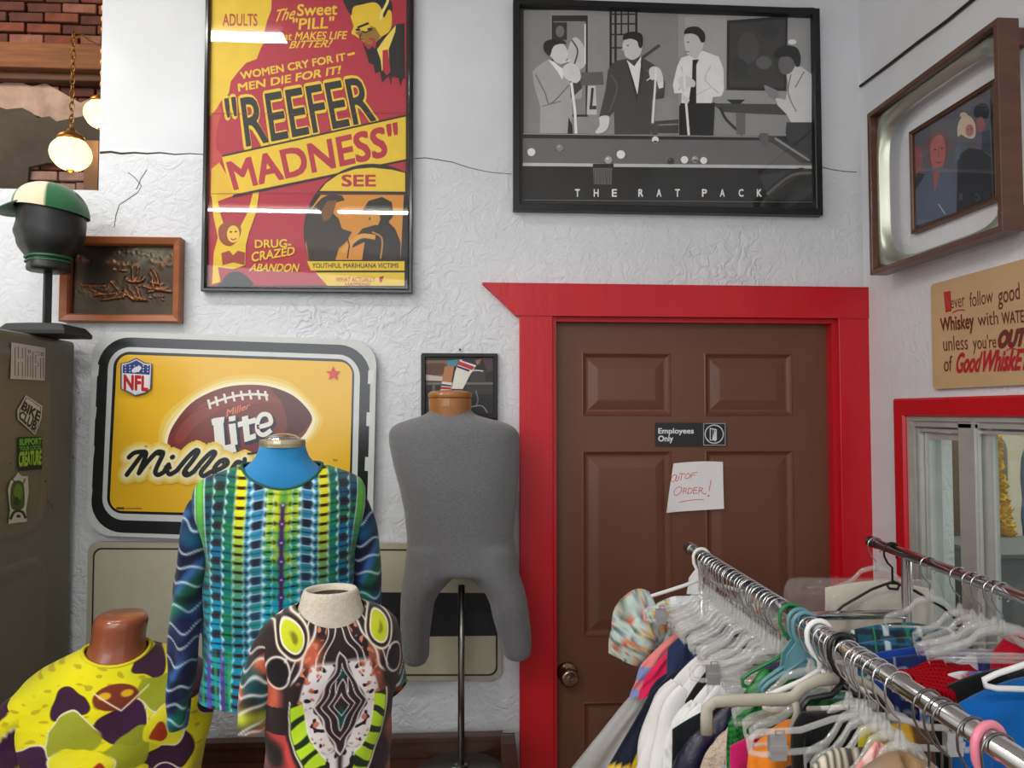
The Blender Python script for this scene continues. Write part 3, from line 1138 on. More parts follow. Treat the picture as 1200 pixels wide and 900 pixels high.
for x in (426, 452): A.rib([(x, 38), (x, 130)], 6, gy(28))
for y in (54, 90, 130, 180, 240): A.rib([(382, y), (486, y)], 6, gy(28))
A.rib([(500, 220), (570, 170)], 12, gy(60)); A.poly([(550, 455), (640, 448), (640, 500), (550, 500)], gy(56)); A.rib([(550, 470), (640, 466)], 5, gy(120))
A.poly([(822, 78), (1050, 60), (1044, 342), (820, 338)], gy(30)); A.poly([(832, 88), (1040, 72), (1034, 332), (830, 328)], gy(52))
A.ell(900, 180, 40, 60, gy(66)); A.ell(980, 120, 36, 30, gy(44)); A.ell(960, 236, 30, 24, gy(84)); A.ell(870, 260, 30, 40, gy(44))
A.poly([(766, 388), (1050, 392), (1050, 432), (800, 420)], gy(60)); A.rib([(796, 402), (820, 450), (880, 506)], 10, gy(34), True); A.rect(856, 425, 890, 505, gy(90))
A.poly([(820, 374), (890, 374), (872, 390), (840, 390)], gy(26)); A.ell(1066, 158, 16, 10, gy(240))
# man one
A.poly([(92, 268), (130, 236), (152, 224), (214, 262), (250, 290), (280, 330), (276, 370), (240, 376), (242, 440), (236, 502), (120, 502), (122, 400), (100, 330)], gy(148))
A.poly([(236, 372), (280, 330), (262, 286), (232, 300)], gy(52)); A.poly([(150, 224), (172, 232), (214, 266), (204, 300), (186, 268)], gy(222))
A.rib([(104, 280), (140, 350), (160, 390), (230, 320)], 5, gy(96), True); A.rib([(128, 400), (200, 380)], 4, gy(100)); A.poly([(228, 440), (242, 470), (244, 502), (224, 502)], gy(20))
A.poly([(152, 196), (160, 170), (196, 158), (216, 176), (226, 200), (220, 222), (206, 240), (180, 234)], gy(186), True)
A.poly([(134, 186), (138, 160), (166, 148), (206, 152), (220, 166), (196, 166), (176, 172), (166, 186), (160, 206), (150, 208)], gy(22), True)
A.poly([(206, 256), (230, 238), (262, 250), (274, 290), (258, 312), (236, 306), (212, 290)], gy(190), True); A.rib([(238, 310), (252, 420), (256, 506)], 10, gy(214))
A.rib([(210, 236), (236, 226)], 4, gy(230))
# man two
A.poly([(342, 440), (366, 340), (376, 262), (402, 230), (440, 222), (500, 214), (552, 246), (590, 310), (586, 368), (540, 376), (536, 504), (400, 504), (398, 420), (378, 440)], gy(58))
A.poly([(446, 226), (474, 250), (500, 212), (498, 250), (486, 356), (470, 300)], gy(228)); A.rib([(448, 240), (466, 300), (484, 376)], 6, gy(30)); A.rib([(500, 230), (504, 290), (488, 360)], 5, gy(34))
A.rib([(384, 280), (410, 330), (380, 420)], 5, gy(84), True); A.rib([(520, 260), (560, 330), (540, 372)], 5, gy(86), True)
A.poly([(430, 176), (438, 152), (480, 148), (502, 166), (500, 196), (488, 216), (464, 226), (440, 212), (436, 194)], gy(182), True)
A.poly([(432, 150), (438, 128), (470, 120), (502, 130), (506, 160), (500, 182), (490, 176), (484, 156), (458, 146)], gy(18), True)
A.rib([(432, 180), (426, 188), (434, 192)], 4, gy(170)); A.ell(450, 172, 4, 2.5, gy(40))
A.poly([(344, 440), (376, 436), (380, 462), (368, 490), (340, 502), (328, 496), (344, 470)], gy(190), True)
A.poly([(530, 262), (552, 250), (574, 266), (582, 306), (566, 330), (556, 300), (536, 300)], gy(194), True); A.poly([(562, 316), (584, 306), (582, 330), (566, 334)], gy(235))
A.rib([(556, 256), (548, 380), (542, 462)], 8, gy(206)); A.rib([(520, 304), (536, 292)], 4, gy(240)); A.poly([(532, 468), (564, 462), (562, 508), (540, 508)], gy(64))
# man three
A.poly([(642, 400), (650, 386), (776, 386), (770, 510), (642, 510)], gy(16))
A.poly([(618, 320), (634, 250), (650, 218), (690, 206), (730, 192), (790, 214), (808, 260), (810, 340), (800, 362), (768, 366), (764, 388), (650, 388), (652, 350), (624, 352)], gy(232))
A.rib([(650, 250), (660, 300), (640, 340)], 5, gy(176), True); A.rib([(760, 250), (740, 300), (790, 350)], 4, gy(180), True); A.rib([(700, 360), (760, 330)], 4, gy(186))
A.poly([(692, 226), (716, 224), (706, 246), (706, 388), (676, 392), (690, 300)], gy(16))
A.poly([(660, 160), (664, 132), (700, 126), (732, 140), (734, 170), (720, 200), (708, 222), (690, 216), (672, 204), (664, 184)], gy(178), True)
A.poly([(660, 128), (672, 106), (710, 102), (736, 124), (738, 156), (724, 160), (712, 138), (690, 128)], gy(24), True); A.ell(676, 160, 4, 2.5, gy(40)); A.rib([(664, 196), (680, 196)], 3, gy(80))
A.poly([(640, 296), (664, 284), (700, 306), (698, 328), (676, 328), (660, 350), (642, 322)], gy(190), True); A.rib([(658, 240), (664, 340), (678, 512)], 9, gy(216)); A.poly([(656, 356), (682, 376), (672, 392), (652, 372)], gy(190))
# man four
A.poly([(1040, 262), (1070, 250), (1100, 252), (1138, 280), (1138, 460), (1060, 460), (1044, 430), (1010, 396), (1000, 366), (1040, 376), (1050, 320)], gy(186))
A.poly([(1044, 460), (1138, 460), (1138, 590), (1056, 550), (1040, 500)], gy(48)); A.rib([(1060, 280), (1050, 350), (1080, 420)], 5, gy(120), True); A.rib([(1110, 270), (1076, 330)], 4, gy(90))
A.poly([(1016, 230), (1012, 250), (1024, 276), (1048, 280), (1070, 262), (1080, 220), (1060, 200), (1030, 206)], gy(92), True)
A.poly([(996, 218), (1010, 186), (1040, 172), (1080, 180), (1096, 210), (1094, 246), (1080, 252), (1070, 230), (1050, 214)], gy(26), True)
A.poly([(960, 322), (984, 330), (1010, 344), (1014, 366), (996, 370), (970, 352)], gy(120), True)
# pool table
A.poly([(56, 512), (942, 520), (1138, 596), (1138, 626), (56, 618)], gy(92)); A.poly([(56, 500), (942, 512), (942, 528), (56, 520)], gy(24)); A.rib([(56, 503), (942, 515)], 3, gy(150))
A.poly([(940, 506), (1000, 512), (1138, 590), (1138, 612), (1096, 612), (990, 536), (940, 532)], gy(60)); A.rib([(1000, 520), (1130, 604)], 8, gy(130)); A.poly([(944, 500), (976, 502), (974, 548), (946, 546)], gy(84))
A.poly([(56, 612), (1138, 622), (1138, 634), (56, 624)], gy(170)); A.poly([(56, 624), (1138, 634), (1138, 752), (56, 752)], gy(18))
A.poly([(942, 660), (1100, 630), (1138, 640), (1138, 752), (980, 752)], gy(44)); A.rib([(970, 730), (1060, 660), (1138, 650)], 10, gy(90), True)
for (x, y, r_, k) in ((88, 572, 15, 200), (194, 556, 13, 120), (423, 581, 16, 216), (552, 526, 13, 225), (376, 602, 14, 150), (610, 605, 12, 40), (661, 601, 14, 210), (700, 600, 13, 140), (733, 604, 13, 214)):
    A.ell(x, y + 8, r_ * 1.2, 5, gy(50)); A.ell(x, y, r_, r_, gy(k)); A.ell(x - 3, y - 5, r_ * .35, r_ * .3, gy(min(k + 40, 245)))
A.ell(552, 534, 8, 4, gy(20)); A.ell(702, 604, 10, 3, gy(60))
A.poly([(318, 626), (392, 626), (388, 694), (322, 692)], gy(84)); A.poly([(318, 616), (396, 616), (396, 632), (318, 632)], gy(16))
for k in range(9): A.rib([(324 + 8 * k, 636), (324 + 8 * k + (k % 3) * 2, 690)], 2, gy(38))
for ch, x in zip('THERATPACK', (252, 322, 390, 489, 557, 626, 727, 794, 864, 932)):
    A.text(ch, (x, 712, x + 17, 739), gy(236), bold=.03)
A.rib([(60, 752), (1142, 760)], 3, gy(90))
A.build('photo_print', t, PRINT)
g = G(); g.box(pin[0].x, pin[1].x, 2.2800, 2.2815, pin[2].z, pin[0].z); g.build('glass', GLASS, t)

# --- embossed copper picture
COPF = mat('orange_wood', (150, 84, 44), rough=0.4, vary=0.18, vscale=7, stretch=(1, 1, 8))
t, cs = wall_frame('copper_relief_picture', (69.5, 277, 210.5, 377), 'orange wood framed dark embossed copper picture of a windmill village scene behind the black head', 'picture', 2.262,
                   [(0, -.036), (0, 0), (.003, .002), (.020, -.004), (.0245, -.012), (.0245, -.028)], COPF)
t['label'] = 'small wood framed dark embossed copper relief beside the black head form'
pin = inset(cs, .0235, NB)
NX, NZ = 150, 105
def sn_lite(u_, v_, seed):
    rg_ = np.random.default_rng(seed)
    return sum(np.sin((u_ * math.cos(q) + v_ * math.sin(q)) * f + p) for q, f, p in zip(rg_.uniform(0, 6, 7), rg_.uniform(.5, 2.2, 7), rg_.uniform(0, 6, 7))) / 3
xx = np.linspace(pin[0].x, pin[1].x, NX); zz = np.linspace(pin[2].z, pin[0].z, NZ)
X, Zz = np.meshgrid(xx, zz)
u = (X - xx[0]) / (xx[-1] - xx[0]); v = 1 - (Zz - zz[0]) / (zz[-1] - zz[0])
# u, v in the crop: u 0..1 left-right, v 0..1 top-bottom
H = np.zeros_like(u)
def bumpline(x0, y0, x1, y1, wd, amp):
    global H
    d = np.hypot(x1 - x0, y1 - y0)
    tt = np.clip(((u - x0) * (x1 - x0) + (v - y0) * (y1 - y0)) / (d * d), 0, 1)
    dist = np.hypot((u - x0 - tt * (x1 - x0)), (v - y0 - tt * (y1 - y0)) * .68)
    H = np.maximum(H, amp * np.exp(-(dist / wd) ** 2))
rr = np.random.default_rng(3)
for (a, b, c, d) in ((.10, .58, .32, .58), (.22, .72, .52, .67), (.3, .78, .5, .74), (.33, .64, .38, .52), (.38, .52, .46, .66), (.52, .66, .6, .78), (.56, .62, .64, .78), (.62, .6, .68, .78), (.5, .7, .72, .78),
                     (.72, .6, .96, .66), (.74, .66, .92, .62), (.76, .4, .8, .6), (.8, .36, .86, .58), (.78, .34, .84, .5), (.76, .52, .88, .56), (.18, .63, .3, .7), (.4, .34, .52, .36), (.58, .32, .6, .5), (.64, .32, .62, .5)):
    bumpline(a, b, c, d, .013, .0045)
for k in range(40):
    a, b = rr.uniform(.3, .9), rr.uniform(.56, .8)
    bumpline(a, b, a + rr.uniform(-.05, .05), b + rr.uniform(-.03, .03), .008, .003)
for k in range(26):     # hat-shaped dish
    an = math.pi * k / 25
    bumpline(.61 - .085 * math.cos(an), .47 + .05 * math.sin(an), .61 - .085 * math.cos(an + .1), .47 + .05 * math.sin(an + .1), .014, .005)
for k in range(14):
    a, b = rr.uniform(0, 1), rr.uniform(0.02, .3)
    bumpline(a, b, a + rr.uniform(.05, .25), b + rr.uniform(-.06, .06), .03, .0022)
nz_ = sn_lite(u * 60, v * 42, 5)
H = H * (1 + .5 * nz_) + .0011 * np.clip(nz_, 0, 1) * np.exp(-((v - .66) / .13) ** 2) + .0004 * sn_lite(u * 25, v * 18, 8)
hi = np.clip(H / .005, 0, 1)
Yv = 2.289 - H
cols = np.stack([58 + 92 * hi, 50 + 44 * hi, 40 + 22 * hi], -1)
gr = np.clip(np.exp(-((u - .7) ** 2 + ((v - .12) * 1.6) ** 2) / .06), 0, 1)[..., None]
cols = cols * (1 - gr * .5) + np.array([96, 108, 92]) * gr * .5
V = np.stack([X, Yv, Zz], -1).reshape(-1, 3)
ff = [(i * NX + j, i * NX + j + 1, (i + 1) * NX + j + 1, (i + 1) * NX + j) for i in range(NZ - 1) for j in range(NX - 1)]
mk('copper_sheet', V, ff, mat('tarnished_copper', rough=0.38, metal=0.75, vcol=True, vary=.2, vscale=12), t, smooth=True, cols=cols.reshape(-1, 3))

# --- yellow sign with black and white moulded edge
t = thing('beer_sign', 'large yellow sign with black and white edge, a brown football and script lettering', 'sign', (on_y(270, 628, 2.29).x, 2.28, on_y(270, 628, 2.28).z))
def quad(pts, Y):
    return [on_y(p[0], p[1], Y) for p in pts]
OUT = [(112, 390), (441, 402), (430, 634), (98, 630)]   # tl tr br bl (square corners before rounding)
g = G()
c0 = round_poly(quad([(109, 388), (441.5, 399), (436, 640), (100, 627)], 2.272), .075, 8)
g.prism(c0, (0, .018, 0)); g.build('backing', mat('sign_white_plastic', (206, 208, 204), rough=0.35), t)
A = Art(ywall(2.2715, 90, 380, 3.243), 6e-5)
def rq(q, r, col):
    P = [Vector((p[0], p[1], 0)) for p in q]
    A.poly([(p.x, p.y) for p in round_poly(P, r, 8)], col)
K, Wt = (24, 25, 28), (206, 208, 206)
rq([(84, 46), (1118, 82), (1100, 822), (50, 788)], 120, K)
for (x, y) in ((77, 170), (68, 330), (60, 480), (52, 640)): A.poly([(x - 14, y - 18), (x + 8, y - 16), (x + 4, y + 26), (x - 16, y + 26)], Wt)
for (x, y) in ((1118, 200), (1112, 360), (1106, 530), (1100, 690)): A.poly([(x - 10, y - 26), (x + 14, y - 24), (x + 12, y + 30), (x - 12, y + 26)], Wt)
rq([(122, 84), (1078, 118), (1062, 770), (94, 742)], 84, Wt)
rq([(142, 102), (1056, 134), (1042, 744), (112, 718)], 62, K)
YG = (236, 184, 30)
rq([(154, 114), (1048, 144), (1034, 732), (124, 708)], 48, YG)
# glow round the ball: three flat printed tints
for e, c in ((36, (240, 200, 80)), (22, (246, 220, 130)), (10, (252, 240, 200))):
    A.poly([(346 - e, 440), (372 - e, 380 - e), (440, 296 - e), (540, 244 - e), (640, 228 - e), (740, 236 - e), (830, 270 - e), (892 + e, 340), (886 + e, 400), (850, 440 + e), (700, 490 + e), (520, 510 + e), (420, 500 + e), (358 - e, 470 + e)], c, True)
A.poly([(346, 440), (372, 376), (440, 296), (540, 246), (640, 230), (740, 238), (830, 276), (892, 346), (880, 396), (840, 440), (740, 480), (560, 506), (420, 500), (356, 474)], (122, 46, 36), True)
A.poly([(372, 440), (400, 380), (470, 310), (560, 268), (650, 256), (740, 270), (800, 300), (700, 300), (560, 320), (450, 390), (400, 450)], (138, 58, 44), True)
A.poly([(740, 242), (830, 280), (890, 348), (870, 396), (820, 430), (780, 440), (800, 380), (780, 300)], (84, 28, 24), True)
A.rib([(352, 420), (420, 350), (520, 300), (620, 276)], 2, (80, 26, 22), True)
WH = (232, 228, 220)
A.rib([(504, 304), (560, 284), (620, 270), (680, 266), (728, 270)], 9, WH, True)
for (x, y) in ((506, 304), (534, 292), (566, 282), (598, 275), (630, 271), (662, 268), (694, 268), (722, 272)): A.rib([(x - 6, y - 18), (x - 2, y), (x + 2, y + 18)], 9, WH)
A.text('Miller', [(570, 352), (660, 318), (660, 296), (566, 326)], (214, 120, 90), bold=.03, shear=.25)
# big blackletter-like name: dark shadow, then cream strokes
for dx, dy, c, ww in ((7, 9, (34, 36, 60), 15), (0, 0, (238, 236, 226), 0)):
    def q(*pts): A.poly([(x + dx - (ww * .3 if i in (0, 3) else -ww * .3), y + dy + (ww * .2 if i > 1 else -ww * .2)) for i, (x, y) in enumerate(pts)], c)
    q((518, 358), (556, 352), (566, 480), (530, 496)); q((530, 468), (600, 452), (608, 484), (532, 500)); q((512, 362), (562, 352), (560, 374), (516, 384))
    q((578, 380), (604, 376), (612, 456), (588, 462)); q((578, 352), (604, 346), (604, 366), (580, 370))
    q((628, 352), (652, 346), (660, 438), (638, 446)); q((612, 372), (680, 354), (682, 374), (614, 392)); q((636, 428), (680, 414), (682, 434), (640, 448))
    A.rib([(x + dx, y + dy) for x, y in ((686, 392), (736, 376), (730, 346), (704, 344), (688, 370), (690, 408), (712, 420), (740, 402))], 17 + ww * .4, c, True)
# black script word
for w_, c in ((58, (242, 204, 84)), (40, (246, 220, 130)), (22, (250, 236, 180)), (0, K)):
    for st in ([(192, 572), (216, 540), (252, 492)], [(200, 506), (222, 488), (256, 484), (266, 492), (252, 530), (238, 566)], [(238, 566), (268, 526), (304, 488), (322, 484), (330, 492), (312, 530), (300, 562), (312, 572), (332, 562)],
               [(332, 562), (352, 532), (346, 556), (356, 570), (382, 556)], [(382, 556), (420, 510), (452, 480), (464, 484), (440, 520), (410, 560), (420, 574), (446, 560)],
               [(446, 560), (480, 518), (514, 486), (528, 490), (504, 524), (474, 562), (484, 576), (512, 560)], [(512, 560), (544, 550), (574, 530), (568, 514), (542, 524), (522, 556), (544, 580), (584, 562)],
               [(584, 562), (610, 524), (636, 528), (640, 512)]):
        A.pen(st, 17 + w_, c)
    A.pen([(364, 506), (368, 503)], 17 + w_, c)
A.rib([(650, 492), (700, 486), (700, 496)], 8, K)
A.text('TM', (974, 512, 990, 522), K)
# red star
A.poly([(975 + (30 if k % 2 == 0 else 12) * math.sin(math.pi * k / 5), 188 - (30 if k % 2 == 0 else 12) * math.cos(math.pi * k / 5)) for k in range(10)], (216, 46, 34))
# shield
A.poly([(172, 150), (200, 144), (230, 130), (262, 148), (288, 150), (284, 246), (262, 262), (226, 272), (196, 256), (172, 246)], (226, 226, 230))
A.poly([(178, 156), (202, 150), (230, 137), (258, 154), (282, 156), (280, 192), (178, 186)], (40, 62, 130))
A.ell(230, 172, 20, 10, (226, 226, 230), rot=-25)
for i in range(6):
    for j in range(3): A.ell(188 + i * 17, 158 + j * 11, 2.6, 2.6, (226, 226, 230), 6)
A.poly([(178, 190), (280, 196), (278, 242), (260, 256), (226, 266), (198, 252), (178, 242)], (236, 234, 234))
A.text('NFL', [(184, 246), (272, 252), (274, 200), (184, 194)], (196, 34, 40), bold=.04)
A.rib([(172, 150), (200, 144), (230, 130), (262, 148), (288, 150), (284, 246), (262, 262), (226, 272), (196, 256), (172, 246)], 4, (40, 50, 110), closed=True)
A.rect(154, 694, 184, 702, (80, 70, 30)); A.rect(190, 697, 250, 700, (120, 100, 40))
A.build('sign_print', t, PRINT_GLOSS)

# --- cream sign with a dark band below it
t = thing('cream_sign', 'cream plastic sign panel with thin black border and dark band, standing behind the torsos', 'sign', (on_y(345, 797, 2.28).x, 2.28, on_y(345, 797, 2.28).z))
A = Art(ywall(2.279, 0, 0, 1), 6e-5)
g = G(); g.prism(round_poly(quad([(103, 635), (588, 637), (588, 797), (100, 797)], 2.28), .03, 5), (0, .014, 0))
g.build('panel', mat('cream_plastic', (178, 172, 150), rough=0.4), t)
rq([(109, 642), (583, 644), (583, 792), (106, 792)], 10, (30, 30, 32)); rq([(111, 644), (581, 646), (581, 790), (108, 790)], 9, (186, 180, 156))
A.poly([(236, 697), (436, 694), (581, 695), (581, 745), (505, 746), (436, 740), (236, 744)], (26, 26, 34))
A.poly([(234, 700), (252, 704), (246, 742), (226, 742)], (28, 50, 140), False)
A.build('panel_print', t, PRINT)

# --- small framed picture behind the wooden neck cap, with its nail
t, cs = wall_frame('small_framed_photo', (494, 414, 583, 490), 'small black framed photo of legs in striped socks, behind the grey torso', 'picture', 2.283,
                   [(0, -.014), (0, 0), (.010, .0), (.012, -.003), (.012, -.014)], mat('charcoal_frame', (34, 36, 36), rough=0.6))
pin = inset(cs, .011, NB)
g = G(); g.box(pin[0].x, pin[1].x, 2.2925, 2.297, pin[2].z, pin[0].z); g.build('backing', BLACK_MATT, t)
A = Art(ywall(2.292, 480, 400, 9))
A.rect(120, 140, 930, 830, (44, 42, 40)); A.rect(170, 200, 400, 420, (130, 100, 88)); A.poly([(180, 240), (380, 240), (370, 340), (180, 350)], (96, 66, 52), True); A.poly([(170, 350), (400, 380), (400, 420), (170, 410)], (196, 180, 174))
A.rect(170, 430, 880, 458, (110, 106, 100)); A.rect(640, 300, 800, 420, (62, 62, 58)); A.rect(600, 470, 880, 560, (58, 56, 54)); A.poly([(760, 160), (880, 160), (880, 300), (820, 330)], (84, 56, 66)); A.poly([(240, 460), (270, 460), (270, 560), (236, 560)], (96, 96, 92))
A.poly([(398, 200), (520, 190), (490, 262), (396, 262)], (66, 140, 156)); A.poly([(372, 262), (470, 262), (440, 440), (340, 430)], (178, 120, 78))
A.poly([(342, 424), (446, 436), (440, 510), (324, 520)], (216, 210, 204)); A.poly([(334, 448), (440, 462), (438, 478), (330, 468)], (40, 40, 80)); A.poly([(328, 476), (438, 486), (436, 508), (326, 506)], (180, 40, 52))
A.poly([(690, 200), (760, 180), (740, 230), (716, 250)], (150, 104, 80))
A.poly([(530, 190), (720, 230), (640, 350), (560, 504), (444, 500), (480, 320)], (222, 218, 206)); A.poly([(566, 186), (716, 232), (704, 254), (552, 204)], (44, 44, 84)); A.poly([(516, 206), (690, 270), (660, 304), (500, 244)], (190, 44, 58)); A.poly([(506, 256), (640, 304), (622, 320), (500, 276)], (44, 44, 84))
A.rib([(630, 318), (700, 306), (776, 314)], 10, (230, 228, 222), True)
A.poly([(740, 580), (900, 570), (900, 770), (780, 760)], (40, 44, 48)); A.rib([(700, 520), (720, 620), (700, 690)], 16, (110, 108, 104), True); A.rib([(650, 690), (760, 680), (820, 750)], 12, (150, 146, 140), True)
A.build('photo_print', t, PRINT)
g = G(); p = on_y(539, 410, BW); g.lathe([(.0035, -.012), (.0035, -.010), (.0015, -.010), (.0015, .002)], (p.x, BW, p.z), 'y', 10)
g.build('nail', mat('dark_steel', (60, 60, 60), rough=0.4, metal=.8), t)

# ------------------------------------------------------------------ right wall: shadow-box frame, sign
SX = RW - 0.085
def rp(px, py, X): return on_x(px, py, X)
# outer frame front face on x=SX
a = rp(1018, 226, SX); b = rp(1172, 140, SX)
zt = (rp(1018, 131, SX).z + rp(1172, 20, SX).z) / 2
zb = (rp(1018, 322, SX).z + rp(1172, 273, SX).z) / 2
t = thing('shadow_box_frame', 'deep walnut box frame with a rounded silver opening, hung on the right wall', 'frame', (RW, (a.y + b.y) / 2, zb))
cs = [Vector((SX, a.y, zt)), Vector((SX, b.y, zt)), Vector((SX, b.y, zb)), Vector((SX, a.y, zb))]
WALN = mat('walnut_veneer', (92, 58, 42), rough=0.38, vary=0.22, vscale=6, stretch=(1, 1, 6), coat=.2)
g = G(); g.frame(cs, NR, [(0, -.05), (0, 0), (.001, .001), (.013, .001), (.014, -.001), (.014, -.05)])
g.build('frame', WALN, t)
inn = inset(cs, .014, NR)
# silver bezel: rounded, bulging opening
y0, y1, zl, zh = inn[1].y, inn[0].y, inn[2].z, inn[0].z
cyy, czz, hw, hh_ = (y0 + y1) / 2, (zl + zh) / 2, (y1 - y0) / 2, (zh - zl) / 2
def sup(aw, ah, x, p=5.0, n=72):
    r = []
    for k in range(n):
        an = 2 * math.pi * k / n
        c_, s_ = math.cos(an), math.sin(an)
        rr_ = (abs(c_) ** p + abs(s_) ** p) ** (-1 / p)
        r.append((x, cyy + aw * rr_ * c_, czz + ah * rr_ * s_))
    return r
BEZ = mat('brushed_silver_bezel', (176, 180, 166), rough=0.3, metal=0.7)
g = G()
g.loft([sup(hw, hh_, SX + .045, 40), sup(hw, hh_, SX + .020, 40), sup(hw * .995, hh_ * .995, SX + .018, 9), sup(hw * .975, hh_ * .97, SX + .026, 6), sup(hw * .96, hh_ * .955, SX + .032), sup(hw * .945, hh_ * .935, SX + .038), sup(hw * .93, hh_ * .915, SX + .046)], False, False)
g.build('bezel', BEZ, t, smooth=True)
for (px, py) in ((1188, 42), (1190, 250)):
    p = rp(px, py, SX + .05)
    g = G(); g.box(SX + .045, RW - .002, p.y - .0, p.y + .05, p.z - .02, p.z + .02)
    g.build('wall_block', WALN, t)
# framed picture inside
IX = RW - 0.018
a, b = rp(1066, 210, IX), rp(1168, 160, IX)
zt = (rp(1066, 152, IX).z + rp(1166, 94, IX).z) / 2; zb = (rp(1068, 272, IX).z + rp(1170, 236, IX).z) / 2
t = thing('small_framed_picture', 'thin brown framed colour photo of a group of people, hung inside the walnut box frame', 'picture', (RW, (a.y + b.y) / 2, zb))
cs = [Vector((IX, a.y, zt)), Vector((IX, b.y, zt)), Vector((IX, b.y, zb)), Vector((IX, a.y, zb))]
g = G(); g.frame(cs, NR, [(0, -.017), (0, 0), (.003, .001), (.004, -.001), (.008, -.001), (.009, .0), (.011, -.003), (.011, -.016)])
g.build('frame', mat('bronze_wood', (94, 66, 46), rough=.35, metal=.3), t)
pin = inset(cs, .0105, NR)
g = G(); g.box(IX + .011, RW - .001, pin[1].y, pin[0].y, pin[2].z, pin[0].z); g.build('backing', BLACK_MATT, t)
A = Art(xwall(IX + .0105, -1, 1040, 80, 4.5))
A.poly([(130, 350), (538, 90), (560, 690), (140, 840)], (96, 96, 106))
A.poly([(136, 440), (150, 414), (176, 420), (184, 480), (176, 540), (150, 552), (136, 520)], (150, 90, 92), True); A.poly([(134, 600), (160, 550), (200, 560), (220, 820), (140, 836)], (52, 56, 66))
A.poly([(200, 420), (220, 360), (270, 326), (318, 350), (330, 430), (310, 470), (300, 500), (230, 510)], (116, 84, 84), True)
A.poly([(226, 420), (240, 372), (284, 352), (304, 400), (304, 460), (292, 520), (262, 546), (236, 520)], (178, 104, 104), True); A.ell(252, 428, 6, 4, (60, 40, 44)); A.ell(288, 422, 6, 4, (60, 40, 44)); A.rib([(256, 496), (270, 500), (286, 492)], 5, (120, 50, 56)); A.rib([(270, 430), (274, 462), (264, 470)], 4, (140, 76, 78))
A.poly([(150, 640), (200, 560), (240, 530), (290, 520), (350, 550), (366, 760), (150, 830)], (92, 102, 124)); A.poly([(240, 550), (280, 540), (250, 660)], (164, 96, 96))
A.poly([(372, 300), (400, 250), (440, 256), (464, 300), (462, 360), (430, 370), (390, 350), (372, 360)], (206, 190, 170), True); A.ell(402, 246, 20, 14, (200, 184, 164)); A.ell(434, 328, 22, 32, (178, 116, 116)); A.ell(426, 322, 4, 3, (50, 36, 40)); A.ell(446, 318, 4, 3, (50, 36, 40))
A.poly([(372, 470), (400, 440), (430, 420), (500, 430), (548, 470), (558, 690), (366, 760)], (40, 42, 50)); A.poly([(360, 430), (390, 400), (380, 480), (350, 500)], (92, 110, 130))
A.poly([(456, 240), (470, 196), (510, 184), (536, 210), (530, 262), (500, 262), (470, 260)], (40, 44, 54), True); A.ell(492, 296, 24, 40, (150, 92, 98)); A.poly([(500, 340), (540, 320), (548, 460), (500, 430)], (56, 64, 80))
A.rib([(270, 716), (306, 768)], 5, (200, 196, 190))
A.build('photo_print', t, PRINT)
g = G(); g.box(IX + .004, IX + .0055, pin[1].y, pin[0].y, pin[2].z, pin[0].z); g.build('glass', GLASS, t)

# whiskey sign
KX = RW - .012
a, b = rp(1092, 400, KX), rp(1200, 380, KX)
zt = rp(1092, 333, KX).z; zb = rp(1098, 456, KX).z
ynear = a.y - (a.y - b.y) * 1.42
t = thing('whiskey_sign', 'tan wooden sign with brown and red hand lettering about good whiskey, right wall', 'sign', (RW, (a.y + ynear) / 2, zb))
g = G(); g.prism(round_poly([Vector((KX, a.y, zt)), Vector((KX, ynear, zt)), Vector((KX, ynear, zb)), Vector((KX, a.y, zb))], .012, 4), (.010, 0, 0))
g.build('board', mat('tan_board', (198, 164, 122), rough=0.5, vary=.06, vscale=8), t)
A = Art(xwall(KX, -1, 1080, 300, 5.29), 1e-4)
BR, RE = (112, 48, 36), (186, 28, 44)
A.poly([(137, 224), (180, 216), (186, 342), (148, 350)], (176, 40, 40)); A.text('N', [(152, 338), (176, 332), (172, 232), (150, 238)], (196, 60, 52), bold=.02)
A.text('ever', [(182, 328), (270, 312), (266, 254), (180, 276)], BR, bold=.0); A.rib([(192, 352), (230, 336), (270, 336)], 7, RE, True)
A.text('follow', [(300, 318), (444, 290), (440, 196), (296, 228)], BR, bold=.0)
A.text('good', [(478, 334), (612, 300), (606, 162), (474, 196)], BR, bold=.01)
A.text('Whiskey', [(122, 490), (326, 478), (322, 352), (116, 388)], BR, bold=.03)
A.text('with', [(352, 436), (478, 424), (472, 338), (346, 354)], BR, bold=.0)
A.text('WATER', [(500, 422), (668, 408), (664, 330), (496, 350)], BR, bold=.015)
A.text('unless', [(138, 590), (290, 580), (286, 488), (132, 500)], BR, bold=-.0)
A.text("you're", [(322, 608), (466, 594), (464, 484), (318, 492)], BR, bold=.0)
A.text('OUT', [(478, 566), (640, 552), (652, 452), (486, 470)], BR, bold=.07, shear=.2); A.rib([(528, 584), (560, 572), (606, 584)], 7, RE, True)
A.text('of', [(142, 718), (190, 714), (192, 616), (140, 622)], BR, bold=.0)
A.text('Good', [(216, 724), (362, 716), (380, 594), (226, 604)], RE, bold=.03, shear=.15)
A.text('WhiskEY', [(372, 716), (668, 702), (684, 576), (390, 590)], RE, bold=.035, shear=.15)
A.build('lettering', t, PRINT)

